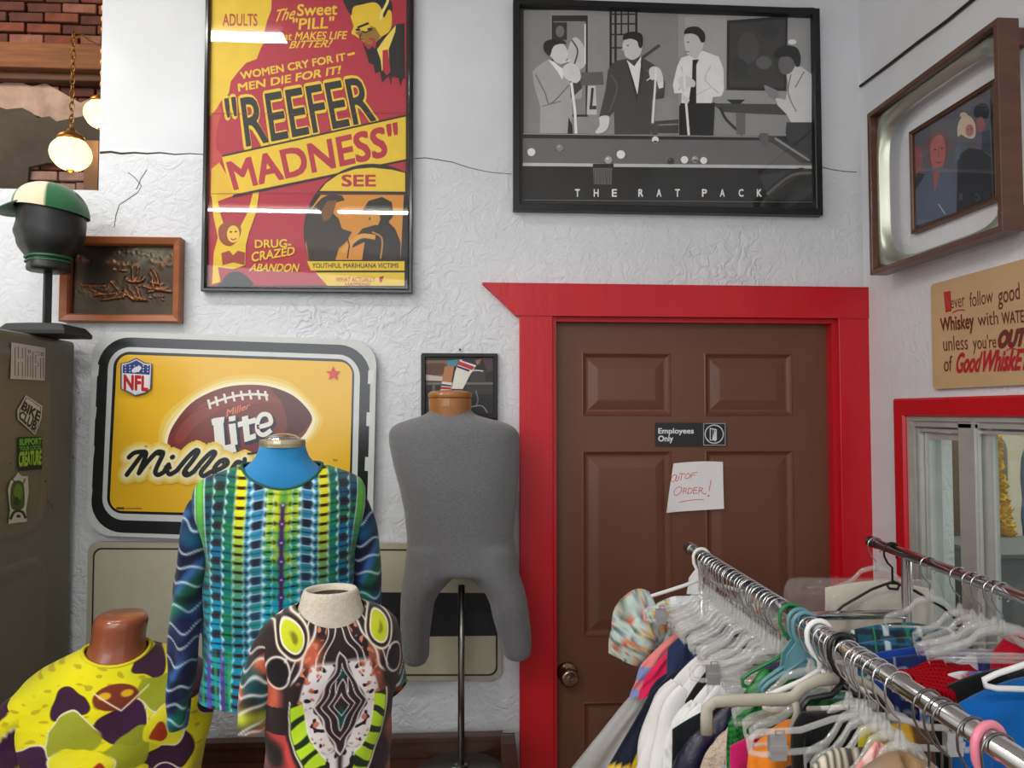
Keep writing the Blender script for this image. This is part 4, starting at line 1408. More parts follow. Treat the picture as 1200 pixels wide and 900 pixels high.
# ------------------------------------------------------------------ green-grey metal cabinet with stickers, at the left
CX = -1.153
CZ = 1.97
t = thing('metal_cabinet', 'tall grey green metal cabinet with stickers on its side, by the back wall', 'cabinet', (CX - .3, 1.75, 0))
CAB = mat('olive_grey_enamel', (108, 104, 90), rough=0.42, vary=.12, vscale=3, bump=.08, bscale=12)
g = G(); g.box(CX - .62, CX, 1.32, 2.275, 0.02, CZ)
g.build('body', CAB, t, bevel=.012)
def side_panel(y0, y1, z0, z1, nm):
    cs = [Vector((CX, y0, z1)), Vector((CX, y1, z1)), Vector((CX, y1, z0)), Vector((CX, y0, z0))]
    nrm = Vector((1, 0, 0))
    g = G()
    rp_ = round_poly(cs, .09, 10)
    rings = []
    for ins, h in ((0, .0005), (.008, .003), (.018, .004), (.03, .003), (.045, .0012), (.06, .001)):
        rings.append([p + nrm * h for p in inset(rp_, ins, nrm)])
    g.loft(rings, False, True)
    g.build(nm, CAB, t, smooth=False)
side_panel(1.36, 2.15, 1.435, 1.925, 'pressed_panel')
side_panel(1.36, 2.15, .82, 1.375, 'pressed_panel')
def stick(pts, nm, lab, draw, ox=0, oy=390, s=3.75, X=CX + .0048):
    fn = xwall(X, 1, ox, oy, s)
    A = Art(fn, 1e-4)
    draw(A)
    return A.build(nm, t, PRINT, lab)
def d1(A):
    A.poly([(50, 42), (200, 66), (196, 210), (46, 202)], (196, 190, 184))
    for st in ([(66, 62), (66, 190), (80, 190), (80, 130), (98, 130), (98, 192), (112, 192), (112, 66), (98, 66), (98, 112), (80, 112), (80, 62)], [(122, 100), (122, 194), (134, 194), (134, 100)],
               [(144, 84), (144, 196), (156, 196), (156, 146), (168, 146), (168, 132), (156, 132), (156, 98), (172, 98), (172, 86)], [(178, 112), (178, 200), (190, 200), (190, 112)]):
        A.rib(st, 3, (30, 28, 28), closed=True)
    for x, y in ((128, 82), (184, 94)): A.ell(x, y, 6, 8, (30, 28, 28)); A.ell(x, y, 3, 5, (196, 190, 184))
stick(None, 'sticker', 'white sticker lettered HiFi', d1)
def d2(A):
    A.poly([(114, 274), (186, 322), (182, 376), (154, 448), (78, 380), (76, 342)], (200, 198, 192)); A.poly([(116, 282), (180, 326), (176, 376), (152, 440), (84, 378), (84, 342)], (34, 34, 38)); A.poly([(117, 286), (177, 328), (173, 376), (150, 434), (87, 377), (88, 342)], (205, 203, 197))
    A.text('BIKE', [(94, 336), (168, 388), (178, 350), (106, 302)], (30, 30, 34), bold=.04); A.text('CLUB', [(82, 374), (150, 430), (164, 392), (92, 342)], (30, 30, 34), bold=.04)
stick(None, 'sticker', 'white diamond sticker lettered Bike Club', d2)
def d3(A):
    A.poly([(80, 458), (186, 456), (184, 600), (78, 608)], (18, 22, 18)); GN = (92, 190, 62)
    A.text('SUPPORT', [(86, 494), (182, 488), (182, 462), (86, 468)], GN, bold=.04); A.text('YOUR LOCAL', [(86, 518), (182, 512), (182, 494), (86, 500)], GN, bold=.02)
    A.text('CREATURE', [(82, 586), (180, 576), (182, 518), (84, 526)], (150, 200, 50), bold=.04); A.poly([(90, 600), (130, 578), (176, 594), (176, 600), (90, 606)], (14, 16, 14))
stick(None, 'sticker', 'black sticker with green lettering', d3)
def d4(A):
    A.poly([(36, 840), (44, 780), (34, 690), (46, 650), (60, 640), (80, 614), (96, 630), (122, 630), (126, 700), (114, 780), (118, 830), (80, 834)], (196, 196, 190), False)
    A.poly([(50, 770), (48, 680), (70, 650), (100, 660), (108, 720), (100, 772)], (54, 84, 34), True); A.ell(80, 700, 20, 36, (92, 130, 44)); A.ell(72, 740, 12, 20, (36, 50, 30))
    A.rib([(44, 820), (60, 790), (80, 782), (100, 790), (112, 816)], 12, (30, 32, 30), True); A.rib([(52, 640), (66, 660)], 5, (40, 44, 40)); A.rib([(110, 640), (100, 664)], 5, (40, 44, 40)); A.ell(80, 806, 10, 7, (30, 32, 30))
stick(None, 'sticker', 'white outlined sticker of a green plant', d4)
A = Art(xwall(CX + .0045, 1, 0, 390, 3.75), 1e-4)
for (x, y, r_) in ((204, 598, 4), (200, 652, 5), (320, 548, 5), (250, 256, 4), (44, 574, 4), (378, 100, 4), (345, 262, 4)): A.ell(x, y, r_ * .8, r_, (60, 56, 48), 8)
A.rib([(206, 740), (222, 752), (234, 778)], 4, (80, 70, 54)); A.rib([(348, 376), (368, 392), (384, 412)], 6, (78, 64, 50))
A.build('chips_and_scratches', t, PRINT)['kind'] = 'stuff'

# black head form on a post, and its cap
HX, HY = -1.215, 2.13
hp = on_y(57, 290, HY)
t = thing('head_stand', 'black head display form on a post, standing on the metal cabinet', 'display head', (hp.x, HY, CZ))
g = G()
g.loft([[(hp.x + sx * a_, HY + sy * b_, z) for sx, sy in ((-1, -1), (1, -1), (1, 1), (-1, 1))] for (a_, b_, z) in ((.088, .075, CZ), (.088, .075, CZ + .012), (.074, .062, CZ + .03), (.03, .03, CZ + .036))])
g.build('base', BLACK_MATT, t, bevel=.003)
zneck = on_y(57, 321, HY).z
g = G(); g.tube([(hp.x, HY, CZ + .03), (hp.x, HY, zneck + .02)], .0125, 4)
g.build('post', BLACK_MATT, t)
# head in left profile: rings of (z_px, x_left_px, x_right_px)
rows = [(320, 32, 82, .055), (314, 30, 82, .056), (305, 33, 79, .052), (302, 31, 80, .05), (297, 27, 84, .055), (292, 23, 90, .062), (286, 19, 94, .068), (279, 19, 97, .072), (272, 15, 98, .075), (268, 16, 98.5, .076), (261, 19, 99, .078),
        (255, 20, 98, .08), (246, 18, 98.5, .082), (236, 22, 98, .08), (228, 28, 94, .072), (221, 38, 84, .052), (218, 50, 72, .03)]
rings = []
for (py, xa, xb, dp) in rows:
    pa, pb = on_y(xa, py, HY), on_y(xb, py, HY)
    cx_, rx_ = (pa.x + pb.x) / 2, (pb.x - pa.x) / 2
    rings.append([(cx_ + rx_ * math.cos(2 * math.pi * k / 36) , HY + dp * math.sin(2 * math.pi * k / 36) * (0.55 + .45 * (1 if math.cos(2 * math.pi * k / 36) > -.3 else (1 + math.cos(2 * math.pi * k / 36)) / .7)), pa.z) for k in range(36)])
g = G(); g.loft(rings)
o = g.build('head', mat('black_head', (24, 24, 25), rough=.42, vary=.3, vscale=20), t, smooth=True)
o.modifiers.new('sub', 'SUBSURF').levels = 1
g = G()
e = [rings[3][k] for k in range(36)]
p3 = [(Vector(q) - Vector((hp.x, HY, q[2]))) * 1.03 + Vector((hp.x, HY, q[2])) for q in e]
g.tube(p3, .0045, 6, closed=True); g.tube([p + Vector((0, 0, -.012)) for p in p3], .003, 6, closed=True)
o = g.build('neck_trim', mat('green_band', (18, 92, 52), rough=.5), t, smooth=True)
o['label'] = 'green band around the neck'
# cap: green and cream panelled crown with peak to the left
CAPG, CAPC = (20, 92, 54), (222, 208, 176)
cpa, cpb = on_y(19, 250, HY), on_y(98, 250, HY)
cx_, rx_ = (cpa.x + cpb.x) / 2 + .004, (cpb.x - cpa.x) / 2
zc0, zc1 = on_y(57, 249, HY).z, on_y(57, 215.5, HY).z
t = thing('cricket_cap', 'green and cream panelled cap with short peak on the black head form', 'cap', (cx_, HY, zc0))
felt = mat('felt_print', rough=.95, vcol=True, sheen=.4, bump=.2, bscale=200)
NA, NBb = 72, 14
V, C = [], []
for i in range(NBb + 1):
    ph = (math.pi / 2) * i / NBb
    for j in range(NA):
        a_ = 2 * math.pi * j / NA
        bulge = 1 + .018 * abs(math.sin(a_ * 3)) 
        r_ = math.cos(ph) ** .8 if i < NBb else .02
        V.append((cx_ + rx_ * 1.03 * r_ * bulge * math.cos(a_), HY + .092 * r_ * bulge * math.sin(a_), zc0 + (zc1 - zc0) * math.sin(ph) - .012 * math.cos(a_) * (1 - i / NBb)))
        deg = (math.degrees(a_) + 360) % 360
        k = int(((deg - 226) % 360) // 60)
        C.append(CAPC if k in (0,) or k in (2, 4) and False else CAPG)
ff = [(i * NA + j, i * NA + (j + 1) % NA, (i + 1) * NA + (j + 1) % NA, (i + 1) * NA + j) for i in range(NBb) for j in range(NA)]
mk('crown', V, ff, felt, t, smooth=True, cols=C)
g = G()
ra, rb, rc = [], [], []
for k in range(17):
    a_ = math.radians(112 + 136 * k / 16)
    inner = Vector((cx_ + rx_ * 1.0 * math.cos(a_), HY + .09 * math.sin(a_), zc0 + .012))
    kk = math.sin(math.pi * k / 16)
    outer = inner + Vector((-.052 * kk, 0, -.018 * kk))
    ra.append((inner, outer))
rings = [[i_ + Vector((0, 0, .003)), o_ + Vector((0, 0, .002)), o_ - Vector((0, 0, .002)), i_ - Vector((0, 0, .003))] for i_, o_ in ra]
g.loft(rings)
g.build('peak', mat('green_felt', CAPG, rough=.95, sheen=.4), t, smooth=True)
g = G(); g.lathe([(.006, -.002), (.006, .003), (.002, .005)], (cx_, HY, zc1), n=10); g.build('button', MATS['green_felt'], t)

# ------------------------------------------------------------------ wooden display table under the torsos
TZ = 0.745
DARKW = mat('dark_stained_wood', (72, 40, 24), rough=0.38, vary=0.3, vscale=4, stretch=(1, 1, 10), coat=.2)
t = thing('display_table', 'dark stained wooden display table with raised back rail and rounded end, by the door', 'table', (-.48, 1.65, 0))
g = G(); g.box(-1.12, .115, 1.08, 2.262, TZ - .03, TZ); g.build('table_top', DARKW, t, bevel=.004)
g = G(); g.box(-1.12, .115, 2.235, 2.262, TZ, on_y(400, 868, 2.235).z); g.box(-1.12, .115, 2.230, 2.266, on_y(400, 868, 2.235).z - .012, on_y(400, 866, 2.235).z)
g.build('back_rail', DARKW, t, bevel=.002)
g = G()
pr = [(2.266, TZ - .06), (2.266, TZ + .03), (2.25, TZ + .058), (2.22, TZ + .066), (2.17, TZ + .062), (2.1, TZ + .045), (2.0, TZ + .02), (1.85, TZ + .004), (1.6, TZ), (1.08, TZ), (1.08, TZ - .06)]
g.prism([(.106, y, z) for y, z in pr], (.042, 0, 0)); g.build('end_board', DARKW, t, bevel=.004)
for (x, y) in ((-1.07, 1.13), (.06, 1.13), (-1.07, 2.2), (.06, 2.2)):
    g = G(); g.box(x - .03, x + .03, y - .03, y + .03, 0, TZ - .03); g.build('leg', DARKW, t)

# ------------------------------------------------------------------ torso forms
def zpx(py, Y):
    return on_y(545, py, Y).z


def resample(rows, n):
    R = np.array(rows, dtype=float)
    s = np.concatenate([[0], np.cumsum(np.hypot(np.diff(R[:, 0]), np.diff(R[:, 1])) + 1e-6)])
    tt = np.linspace(0, s[-1], n)
    out = np.stack([np.interp(tt, s, R[:, k]) for k in range(R.shape[1])], 1)
    # light smoothing so that rows do not facet
    for _ in range(max(2, n // 24)):
        out[1:-1] = (out[:-2] + 2 * out[1:-1] + out[2:]) / 4
    return out


def body_grid(rows, n_rows, n_around, cx, cy, yaw=0.0, power=2.3, wrinkle=0.0, seed=0, wscale=1.0):
    """rows: z, half width, half depth, front dip. Returns world verts, faces, local x/z and front flag"""
    R = resample(rows, n_rows)
    a = np.linspace(0, 2 * np.pi, n_around, endpoint=False)
    ca, sa = np.cos(a), np.sin(a)
    rr = (np.abs(ca) ** power + np.abs(sa) ** power) ** (-1 / power)
    X = R[:, 1:2] * (rr * ca)[None]
    Y = R[:, 2:3] * (rr * sa)[None]
    front = np.clip(-sa, 0, 1)[None]
    Z = R[:, 0:1] - R[:, 3:4] * front ** 1.6
    if wrinkle > 0:
        rg = np.random.default_rng(seed)
        t = np.linspace(0, 1, n_rows)[:, None]
        W = np.zeros_like(X)
        for k in range(9):
            fa, fz, ph = rg.integers(2, 9), rg.uniform(-7, 7) * wscale, rg.uniform(0, 6.28)
            W += np.sin(fa * a[None] + fz * t * 3 + ph) / (1 + .25 * k)
        W *= wrinkle * .35 * np.clip(t * 2.2, 0.12, 1)
        nx, ny = (rr * ca)[None], (rr * sa)[None]
        X, Y = X + W * nx, Y + W * ny
    lx, lz = X.copy(), Z.copy()
    c, s = math.cos(yaw), math.sin(yaw)
    WX, WY = cx + X * c - Y * s, cy + X * s + Y * c
    V = np.stack([WX, WY, Z], -1).reshape(-1, 3)
    n = n_around
    F_ = [(i * n + j, (i + 1) * n + j, (i + 1) * n + (j + 1) % n, i * n + (j + 1) % n) for i in range(n_rows - 1) for j in range(n)]
    return V, F_, lx.ravel(), lz.ravel(), np.tile(sa, n_rows)


def sleeve_grid(path, n_len, n_around, flat=1.3, wrinkle=.004, seed=1):
    """path: (x, y, z, radius). Returns verts, faces, length coordinate, angle"""
    R = np.array(path, dtype=float)
    s = np.concatenate([[0], np.cumsum(np.linalg.norm(np.diff(R[:, :3], axis=0), axis=1))])
    tt = np.linspace(0, s[-1], n_len)
    Q = np.stack([np.interp(tt, s, R[:, k]) for k in range(4)], 1)
    for _ in range(max(2, n_len // 10)):
        Q[1:-1] = (Q[:-2] + 2 * Q[1:-1] + Q[2:]) / 4
    T = np.gradient(Q[:, :3], axis=0)
    T /= np.linalg.norm(T, axis=1, keepdims=True)
    N1 = np.cross(T, np.array([0, 1.0, 0]))
    N1 /= np.linalg.norm(N1, axis=1, keepdims=True)
    N2 = np.cross(N1, T)
    a = np.linspace(0, 2 * np.pi, n_around, endpoint=False)
    rg = np.random.default_rng(seed)
    W = sum(np.sin(rg.integers(1, 5) * a[None] + rg.uniform(-50, 50) * tt[:, None] + rg.uniform(0, 6)) for _ in range(5)) * wrinkle * .4
    rad = Q[:, 3:4] + W
    P = Q[:, None, :3] + N1[:, None] * (rad * np.cos(a)[None])[..., None] + N2[:, None] * (rad * flat * np.sin(a)[None])[..., None]
    n = n_around
    F_ = [(i * n + j, (i + 1) * n + j, (i + 1) * n + (j + 1) % n, i * n + (j + 1) % n) for i in range(n_len - 1) for j in range(n)]
    L = np.repeat(tt, n)
    return P.reshape(-1, 3), F_, L, np.tile(a, n_len)


def sn(u, v, s, seed):
    """smooth value noise built from sines, about -1..1"""
    rg = np.random.default_rng(seed)
    o = np.zeros_like(u, dtype=float)
    for k in range(6):
        an = rg.uniform(0, 6.28)
        f = s * rg.uniform(.6, 1.7)
        o += np.sin((u * np.cos(an) + v * np.sin(an)) * f + rg.uniform(0, 6.28) + 1.3 * np.sin((u * np.sin(an) - v * np.cos(an)) * f * .6 + k))
    return o / 3.4


def mixc(c, col, w):
    w = np.clip(w, 0, 1)[:, None]
    return c * (1 - w) + np.array(col, dtype=float)[None] * w


def join(parts):
    V, F_, C, n = [], [], [], 0
    for v, f, c in parts:
        V.append(v)
        F_ += [tuple(i + n for i in q) for q in f]
        C.append(c)
        n += len(v)
    return np.concatenate(V), F_, np.concatenate(C)


def stand_parts(t, x, y, ztop, pm, r=.011, base_r=.12):
    g = G(); g.tube([(x, y, TZ + .01), (x, y, ztop)], r, 12); g.build('pole', pm, t, smooth=True)
    g = G(); g.lathe([(base_r, TZ), (base_r, TZ + .008), (base_r * .96, TZ + .012), (.02, TZ + .014), (.018, TZ + .03), (.012, TZ + .032)], (x, y, 0), n=40)
    g.build('stand_base', pm, t)


# --- grey cloth torso with leg stumps
GY = 2.115
SC_ = GY / 870
gx = on_y(541, 600, GY).x
t = thing('grey_torso_form', 'grey heather cloth torso form with leg stumps and wooden neck cap, bare', 'mannequin', (gx, GY, TZ))
def prow(rows, Y):
    out = []
    for (py, xa, xb, dp) in rows:
        pa, pb = on_y(xa, py, Y), on_y(xb, py, Y)
        out.append(((pa.x + pb.x) / 2, (pb.x - pa.x) / 2, dp, pa.z))
    return out
def pring(rows, Y, n=48, power=2.3):
    rr = []
    for (cx_, hw, dp, z) in rows:
        ring = []
        for k in range(n):
            a = 2 * math.pi * k / n
            c_, s_ = math.cos(a), math.sin(a)
            q = (abs(c_) ** power + abs(s_) ** power) ** (-1 / power)
            ring.append((cx_ + hw * q * c_, Y + dp * q * s_, z))
        rr.append(ring)
    return rr
g = G()
g.loft(pring(prow([(470, 507, 550, .045), (482, 504, 552, .05), (487, 495, 560, .056), (491, 481, 575, .066), (496, 466, 594, .078), (501, 458.5, 603, .086), (508, 455.5, 608, .092), (520, 456, 609.5, .096), (545, 461, 609, .1), (570, 468, 607, .1),
                   (600, 474, 604, .094), (630, 477, 602, .088), (650, 476, 603, .09), (664, 475, 605, .094), (672, 475, 607, .094)], GY), GY))
g.loft(pring(prow([(640, 477, 548, .086), (668, 474, 540, .092), (680, 472, 528, .092), (692, 470.5, 516, .09), (706, 469.5, 509, .09), (722, 469.5, 507, .086), (745, 469.5, 503.5, .082), (765, 471, 503, .078), (771, 473, 502.5, .074), (773.5, 477, 499, .066)], GY), GY))
g.loft(pring(prow([(640, 532, 603, .086), (668, 541, 607, .092), (680, 555, 611, .092), (692, 567, 615, .09), (706, 574, 618, .09), (722, 577, 620, .086), (742, 583, 622.5, .082), (758, 587, 622.5, .078), (765, 589, 621, .074), (767.5, 593, 617, .066)], GY), GY))
o = g.build('torso', mat('heather_jersey', (112, 112, 114), rough=.95, vary=.16, vscale=150, sheen=.3, bump=.3, bscale=320, spec=.15, stretch=(1, 1, 2.2)), t, smooth=True)
m_ = o.modifiers.new('remesh', 'REMESH'); m_.mode = 'VOXEL'; m_.voxel_size = .006; m_.use_smooth_shade = True
m_ = o.modifiers.new('smooth', 'SMOOTH'); m_.iterations = 9; m_.factor = .6
hc = on_y(527.5, 476, GY)
g = G(); g.lathe([(.052, -.036), (.058, -.03), (.0605, .0), (.0605, .022)], (hc.x, GY - .0, hc.z), n=40)
CAPW = mat('honey_wood', (160, 104, 54), rough=.35, vary=.2, vscale=8, stretch=(1, 6, 1), coat=.3)
g.build('neck_cap', CAPW, t, smooth=False, bevel=.002)
g = G(); g.lathe([(.058, .0225), (.0615, .025), (.0625, .031), (.061, .037), (.054, .042), (.03, .0445), (.001, .045)], (hc.x, GY, hc.z), n=40)
g.build('cap_lid', CAPW, t, smooth=False)
stand_parts(t, gx, GY + .01, zpx(695, GY) + .02, mat('brushed_steel', (140, 138, 134), rough=.3, metal=1), r=.0095, base_r=.125)

# --- blue torso with tie-dye long-sleeve shirt
BY, bcx = 1.60, None
bc = on_y(328, 600, BY); bcx = bc.x + .004
byaw, wyaw = .24, .38
def rot_about(P, cx_, cy_, yw):
    c_, s_ = math.cos(yw), math.sin(yw)
    return [(cx_ + (p[0] - cx_) * c_ - (p[1] - cy_) * s_, cy_ + (p[0] - cx_) * s_ + (p[1] - cy_) * c_) + tuple(p[2:]) for p in P]
k_ = BY / 870
t = thing('blue_torso_form', 'bright blue cloth covered torso form with silver neck cap under the long sleeved shirt', 'mannequin', (bcx, BY, TZ))
R_ = [(zpx(520, BY), 25 * k_, .040, 0), (zpx(533, BY), 27 * k_, .044, 0), (zpx(541, BY), 34 * k_, .050, 0), (zpx(547, BY), 42 * k_, .058, 0.0), (zpx(556, BY), 54 * k_, .064, 0.0), (zpx(572, BY), 72 * k_, .070, 0), (zpx(586, BY), 80 * k_, .086, 0),
      (zpx(640, BY), 74 * k_, .1, 0), (zpx(700, BY), 66 * k_, .085, 0), (zpx(790, BY), 74 * k_, .09, 0)]
V, F_, *_ = body_grid(R_, 40, 48, bcx, BY, byaw)
F_.append(tuple(range(48))); F_.append(tuple(39 * 48 + i for i in range(48))[::-1])
mk('torso', V, F_, mat('bright_blue_jersey', (22, 128, 188), rough=.8, sheen=.2, bump=.15, bscale=200), t, smooth=True)
hc = Vector((bcx, BY, zpx(521, BY)))
g = G(); g.lathe([(.040, -.006), (.0465, -.004), (.0475, .004), (.0465, .011), (.041, .0125), (.0395, .0105)], hc, n=40)
g.build('neck_ring', mat('pale_gold_rim', (190, 178, 146), rough=.3, metal=.6), t, smooth=False)
g = G(); g.lathe([(.040, .009), (.036, .015), (.026, .021), (.012, .0245), (.001, .025)], hc, n=40)
g.build('neck_cap', CHROME, t, smooth=True)
stand_parts(t, bcx, BY, zpx(780, BY), MATS['brushed_steel'])


def blue_cols(u, v):
    a = np.abs(u + 1.2 * sn(u * 0, v, .06, 3))
    vv = v + 1.6 * np.sin(a / 9.0) + 1.0 * sn(u, v, .05, 5)
    P = 10.4
    r1 = np.cos(2 * np.pi * vv / P)            # dots every row
    r2 = np.cos(np.pi * vv / P)                # every other row
    low = np.clip((v - 40) / 120, 0, 1)
    N = len(u)
    c = np.zeros((N, 3)) + np.array([22, 84, 112.])
    c = mixc(c, (0, 158, 214), low * .95)
    c = mixc(c, (40, 130, 70), np.clip(.25 + sn(u, v, .09, 9), 0, 1) * (1 - low * .6))
    # outer columns with squarish dark cells
    c = mixc(c, (46, 38, 44), np.exp(-((a - 70) / 5.4) ** 4) * np.clip(r2 * 2.6 - .1, 0, 1) * .95)
    c = mixc(c, (20, 26, 40), np.clip((a - 30) / 10, 0, 1) * np.clip(r1 * 4 - 3.2, 0, 1) * .75)
    c = mixc(c, (34, 40, 66), np.exp(-((a - 83) / 4) ** 2) * np.clip(-r2 * 2, 0, 1) * .8)
    # teal column between 52 and 64
    m = (a > 52) & (a < 64)
    c[m] = mixc(c, (20, 118, 96), np.ones(N))[m] * .6 + c[m] * .4
    c = mixc(c, (40, 160, 60), np.exp(-((a - 58) / 5) ** 2) * np.clip(r2 * 1.4, 0, 1) * .6)
    # cyan column 33..41
    m = (a > 33) & (a < 42)
    c[m] = np.array([24, 128, 176]) * (1 - low[m, None] * .2) + np.array([0, 24, 30]) * low[m, None] * .2
    c = mixc(c, (20, 26, 50), np.exp(-((a - 38) / 4.5) ** 2) * np.clip(r1 * 3 - 2, 0, 1))
    # dark and blue cells 22..33
    w = np.exp(-np.abs((a - 27.5) / 6.2) ** 4)
    c = mixc(c, (52, 140, 190), w)
    c = mixc(c, (32, 30, 48), w * np.clip(r2 * 3.4 + .2, 0, 1) * (1 - low * .35))
    c = mixc(c, (30, 150, 120), w * np.clip(-r2 * 3 - 1, 0, 1) * low * .8)
    # green and yellow middle
    w = (a < 18) * 1.0
    c = mixc(c, (26, 146, 84), w)
    c = mixc(c, (226, 232, 40), w * np.clip(.65 - low * .9 + .5 * sn(u, v, .12, 4) + (np.exp(-((a - 7) / 3) ** 2)) * .5, 0, 1))
    c = mixc(c, (16, 150, 190), w * np.clip(low * 1.2 - .35 + .5 * np.cos(a / 3) * r2, 0, 1))
    c = mixc(c, (20, 60, 44), w * np.exp(-((a - 13.5) / 3) ** 2) * np.clip(r1 * 3 - 1.7, 0, 1))
    c = mixc(c, (30, 60, 40), w * np.exp(-((a - 8) / 2) ** 2) * np.clip(r2 * 3 - 1.7, 0, 1) * .8)
    # yellow columns with dark ovals
    fade = np.clip(1.25 - v / 190, 0, 1)
    w = np.exp(-np.abs((a - 46.5) / 6.6) ** 6)
    c = mixc(c, (244, 234, 20), w * fade)
    c = mixc(c, (12, 130, 170), w * (1 - fade))
    c = mixc(c, (44, 30, 18), np.exp(-((a - 46.5) / 5.4) ** 4) * np.clip(r1 * 3.6 - 1.3, 0, 1))
    # dark beads along every row
    c = mixc(c, (16, 26, 40), np.clip(r1 * 3 - 1.7, 0, 1) * (.22 + .5 * np.clip(sn(u, v, .08, 41), 0, 1)) * (np.abs(a - 46.5) > 6))
    c = c * np.clip(.93 + .14 * sn(u, v, .05, 42), .7, 1.1)[:, None]
    # soft white lines
    for x0, wd, s_ in ((10, .9, .55), (20, 1.8, .85), (34.5, 1.7, .85), (41, .9, .5), (52.5, 1.0, .6), (64, 1.1, .85), (76.5, 1.0, .75)):
        xx = x0 + .8 * np.sin(2 * np.pi * vv / P + x0) + (1.2 * sn(u * 0, v, .1, int(x0)) if x0 > 55 else 0)
        wdt = wd * (1 + .5 * np.clip(-r1, 0, 1))
        c = mixc(c, (226, 244, 248), np.exp(-((a - xx) / wdt) ** 2) * s_ * (.45 + .55 * np.clip(.4 - r1, 0, 1)))
    c = mixc(c, (210, 236, 246), np.exp(-((a - 27) / 14) ** 2) * np.clip(-r1 * 4 - 3.1, 0, 1) * .6)
    # centre line
    c = mixc(c, (70, 34, 96), np.exp(-(a / (2.4 + 1.4 * np.clip(r2, 0, 1))) ** 4) * np.clip((v - 36) / 10, 0, 1))
    c = mixc(c, (220, 214, 235), np.exp(-(a / 1.3) ** 2) * np.clip(r2 * 8 - 7, 0, 1) * .8)
    # green streak down each side
    e = a - (96 - .1 * v)
    c = mixc(c, (96, 186, 60), np.exp(-(e / 5) ** 4) * np.clip(1.5 - v / 90, 0, 1))
    c = mixc(c, (220, 240, 230), np.exp(-((np.abs(e) - 5.5) / .9) ** 2) * .8 * np.clip(1.6 - v / 90, 0, 1))
    # lower stripes
    lo2 = np.clip((v - 195) / 30, 0, 1) * (a > 52)
    c = mixc(c, (84, 40, 130), lo2 * np.clip(np.sin(a / 2.4 + .03 * v) * 2 - .6, 0, 1) * .8)
    c = mixc(c, (60, 160, 90), lo2 * np.clip(-np.sin(a / 2.4 + .03 * v) * 2 - 1, 0, 1) * .7)
    return c


def blue_sleeve(L, an, side):
    v = L * 1000
    wob = 5 * np.sin(an * 2 + .8) + 3 * np.sin(an * 3 + v * .03)
    s = v + wob
    c = np.zeros((len(L), 3)) + np.array([24, 28, 60.])
    c = mixc(c, (16, 118, 150), np.clip(np.sin(s / 34) * 1.6 + .2, 0, 1) * np.clip((v - 60) / 60, 0, 1))
    c = mixc(c, (60, 130, 200), np.clip(np.sin(s / 26 + 1 + np.cos(an) * 2) * 2 - 1.1, 0, 1) * .7)
    c = mixc(c, (44, 26, 70), np.clip(np.sin(s / 47 + 2) * 2 - .6, 0, 1) * .8)
    c = mixc(c, (26, 130, 70), np.clip(np.sin(s / 39 + 4 + an) * 2 - 1.2, 0, 1) * .7)
    c = mixc(c, (14, 16, 26), np.clip(np.sin(s / 13 + 2 * np.sin(an)) * 2 - 1.3, 0, 1) * .7)
    for k, p0 in enumerate(range(70, 660, 38)):
        q = p0 + 6 * math.sin(p0 * 1.7)
        c = mixc(c, (205, 226, 232), np.exp(-((s - q - 4 * np.sin(an * 3 + k)) / 2.4) ** 2) * .85)
    return c


t = thing('long_sleeve_shirt', 'long sleeved tie dye shirt with vertical blue green and yellow columns, on the blue torso', 'shirt', (bcx, BY, zpx(826, BY)), 'tie dye shirts on the torso forms')
del t['group']
rows = [(zpx(543, BY), 44 * k_, .072, 25 * k_), (zpx(545.5, BY), 52 * k_, .080, 26 * k_), (zpx(549, BY), 62 * k_, .088, 27 * k_), (zpx(554, BY), 76 * k_, .096, 28 * k_), (zpx(561, BY), 88 * k_, .102, 28 * k_), (zpx(572, BY), 94 * k_, .108, 27 * k_), (zpx(590, BY), 95 * k_, .114, 22 * k_),
        (zpx(615, BY), 89 * k_, .12, 13 * k_), (zpx(645, BY), 84 * k_, .12, 5 * k_), (zpx(690, BY), 82 * k_, .108, 0), (zpx(740, BY), 80 * k_, .105, 0), (zpx(770, BY), 82 * k_, .12, 0), (zpx(799, BY), 86 * k_, .13, 0)]
V, F_, lx, lz, sa = body_grid(rows, 360, 480, bcx, BY, byaw, wrinkle=.006, seed=4)
k2 = (BY - .11) / 870
C = blue_cols(lx / k2, (zpx(545, BY) - lz) / k2)
parts = [(V, F_, C)]
fr = mk('body', V, F_, CLOTH, t, smooth=True, cols=C)
for side in (-1, 1):
    P = [(bcx + side * 76 * k_, BY, zpx(574, BY), .016), (bcx + side * 82 * k_, BY - .0, zpx(588, BY), .029), (bcx + side * 90 * k_, BY - .006, zpx(620, BY), .031), (bcx + side * 97 * k_, BY - .01, zpx(670, BY), .029),
         (bcx + side * 101 * k_, BY - .015, zpx(740, BY), .027), (bcx + side * 104 * k_, BY - .02, zpx(800, BY), .0225), (bcx + side * 105 * k_, BY - .02, zpx(828, BY), .020)]
    P = rot_about(P, bcx, BY, byaw)
    V, F_, L, an = sleeve_grid(P, 190, 40, flat=1.25, wrinkle=.004, seed=9 + side)
    mk('sleeve', V, F_, CLOTH, t, smooth=True, cols=blue_sleeve(L, an, side))
g = G()
NR_ = 60
rr0 = []
for k in range(NR_):
    a = 2 * math.pi * k / NR_
    c_, s_ = math.cos(a), math.sin(a)
    q = (abs(c_) ** 2.3 + abs(s_) ** 2.3) ** (-1 / 2.3)
    rr0.append(Vector(rot_about([(bcx + 44 * k_ * q * c_, BY + .072 * q * s_, zpx(543, BY) - 25 * k_ * max(0, -s_) ** 1.6)], bcx, BY, byaw)[0]))
g.tube(rr0, .0035, 6, closed=True)
g.build('neckband', mat('teal_green_cloth', (30, 92, 80), rough=.85), t, smooth=True)

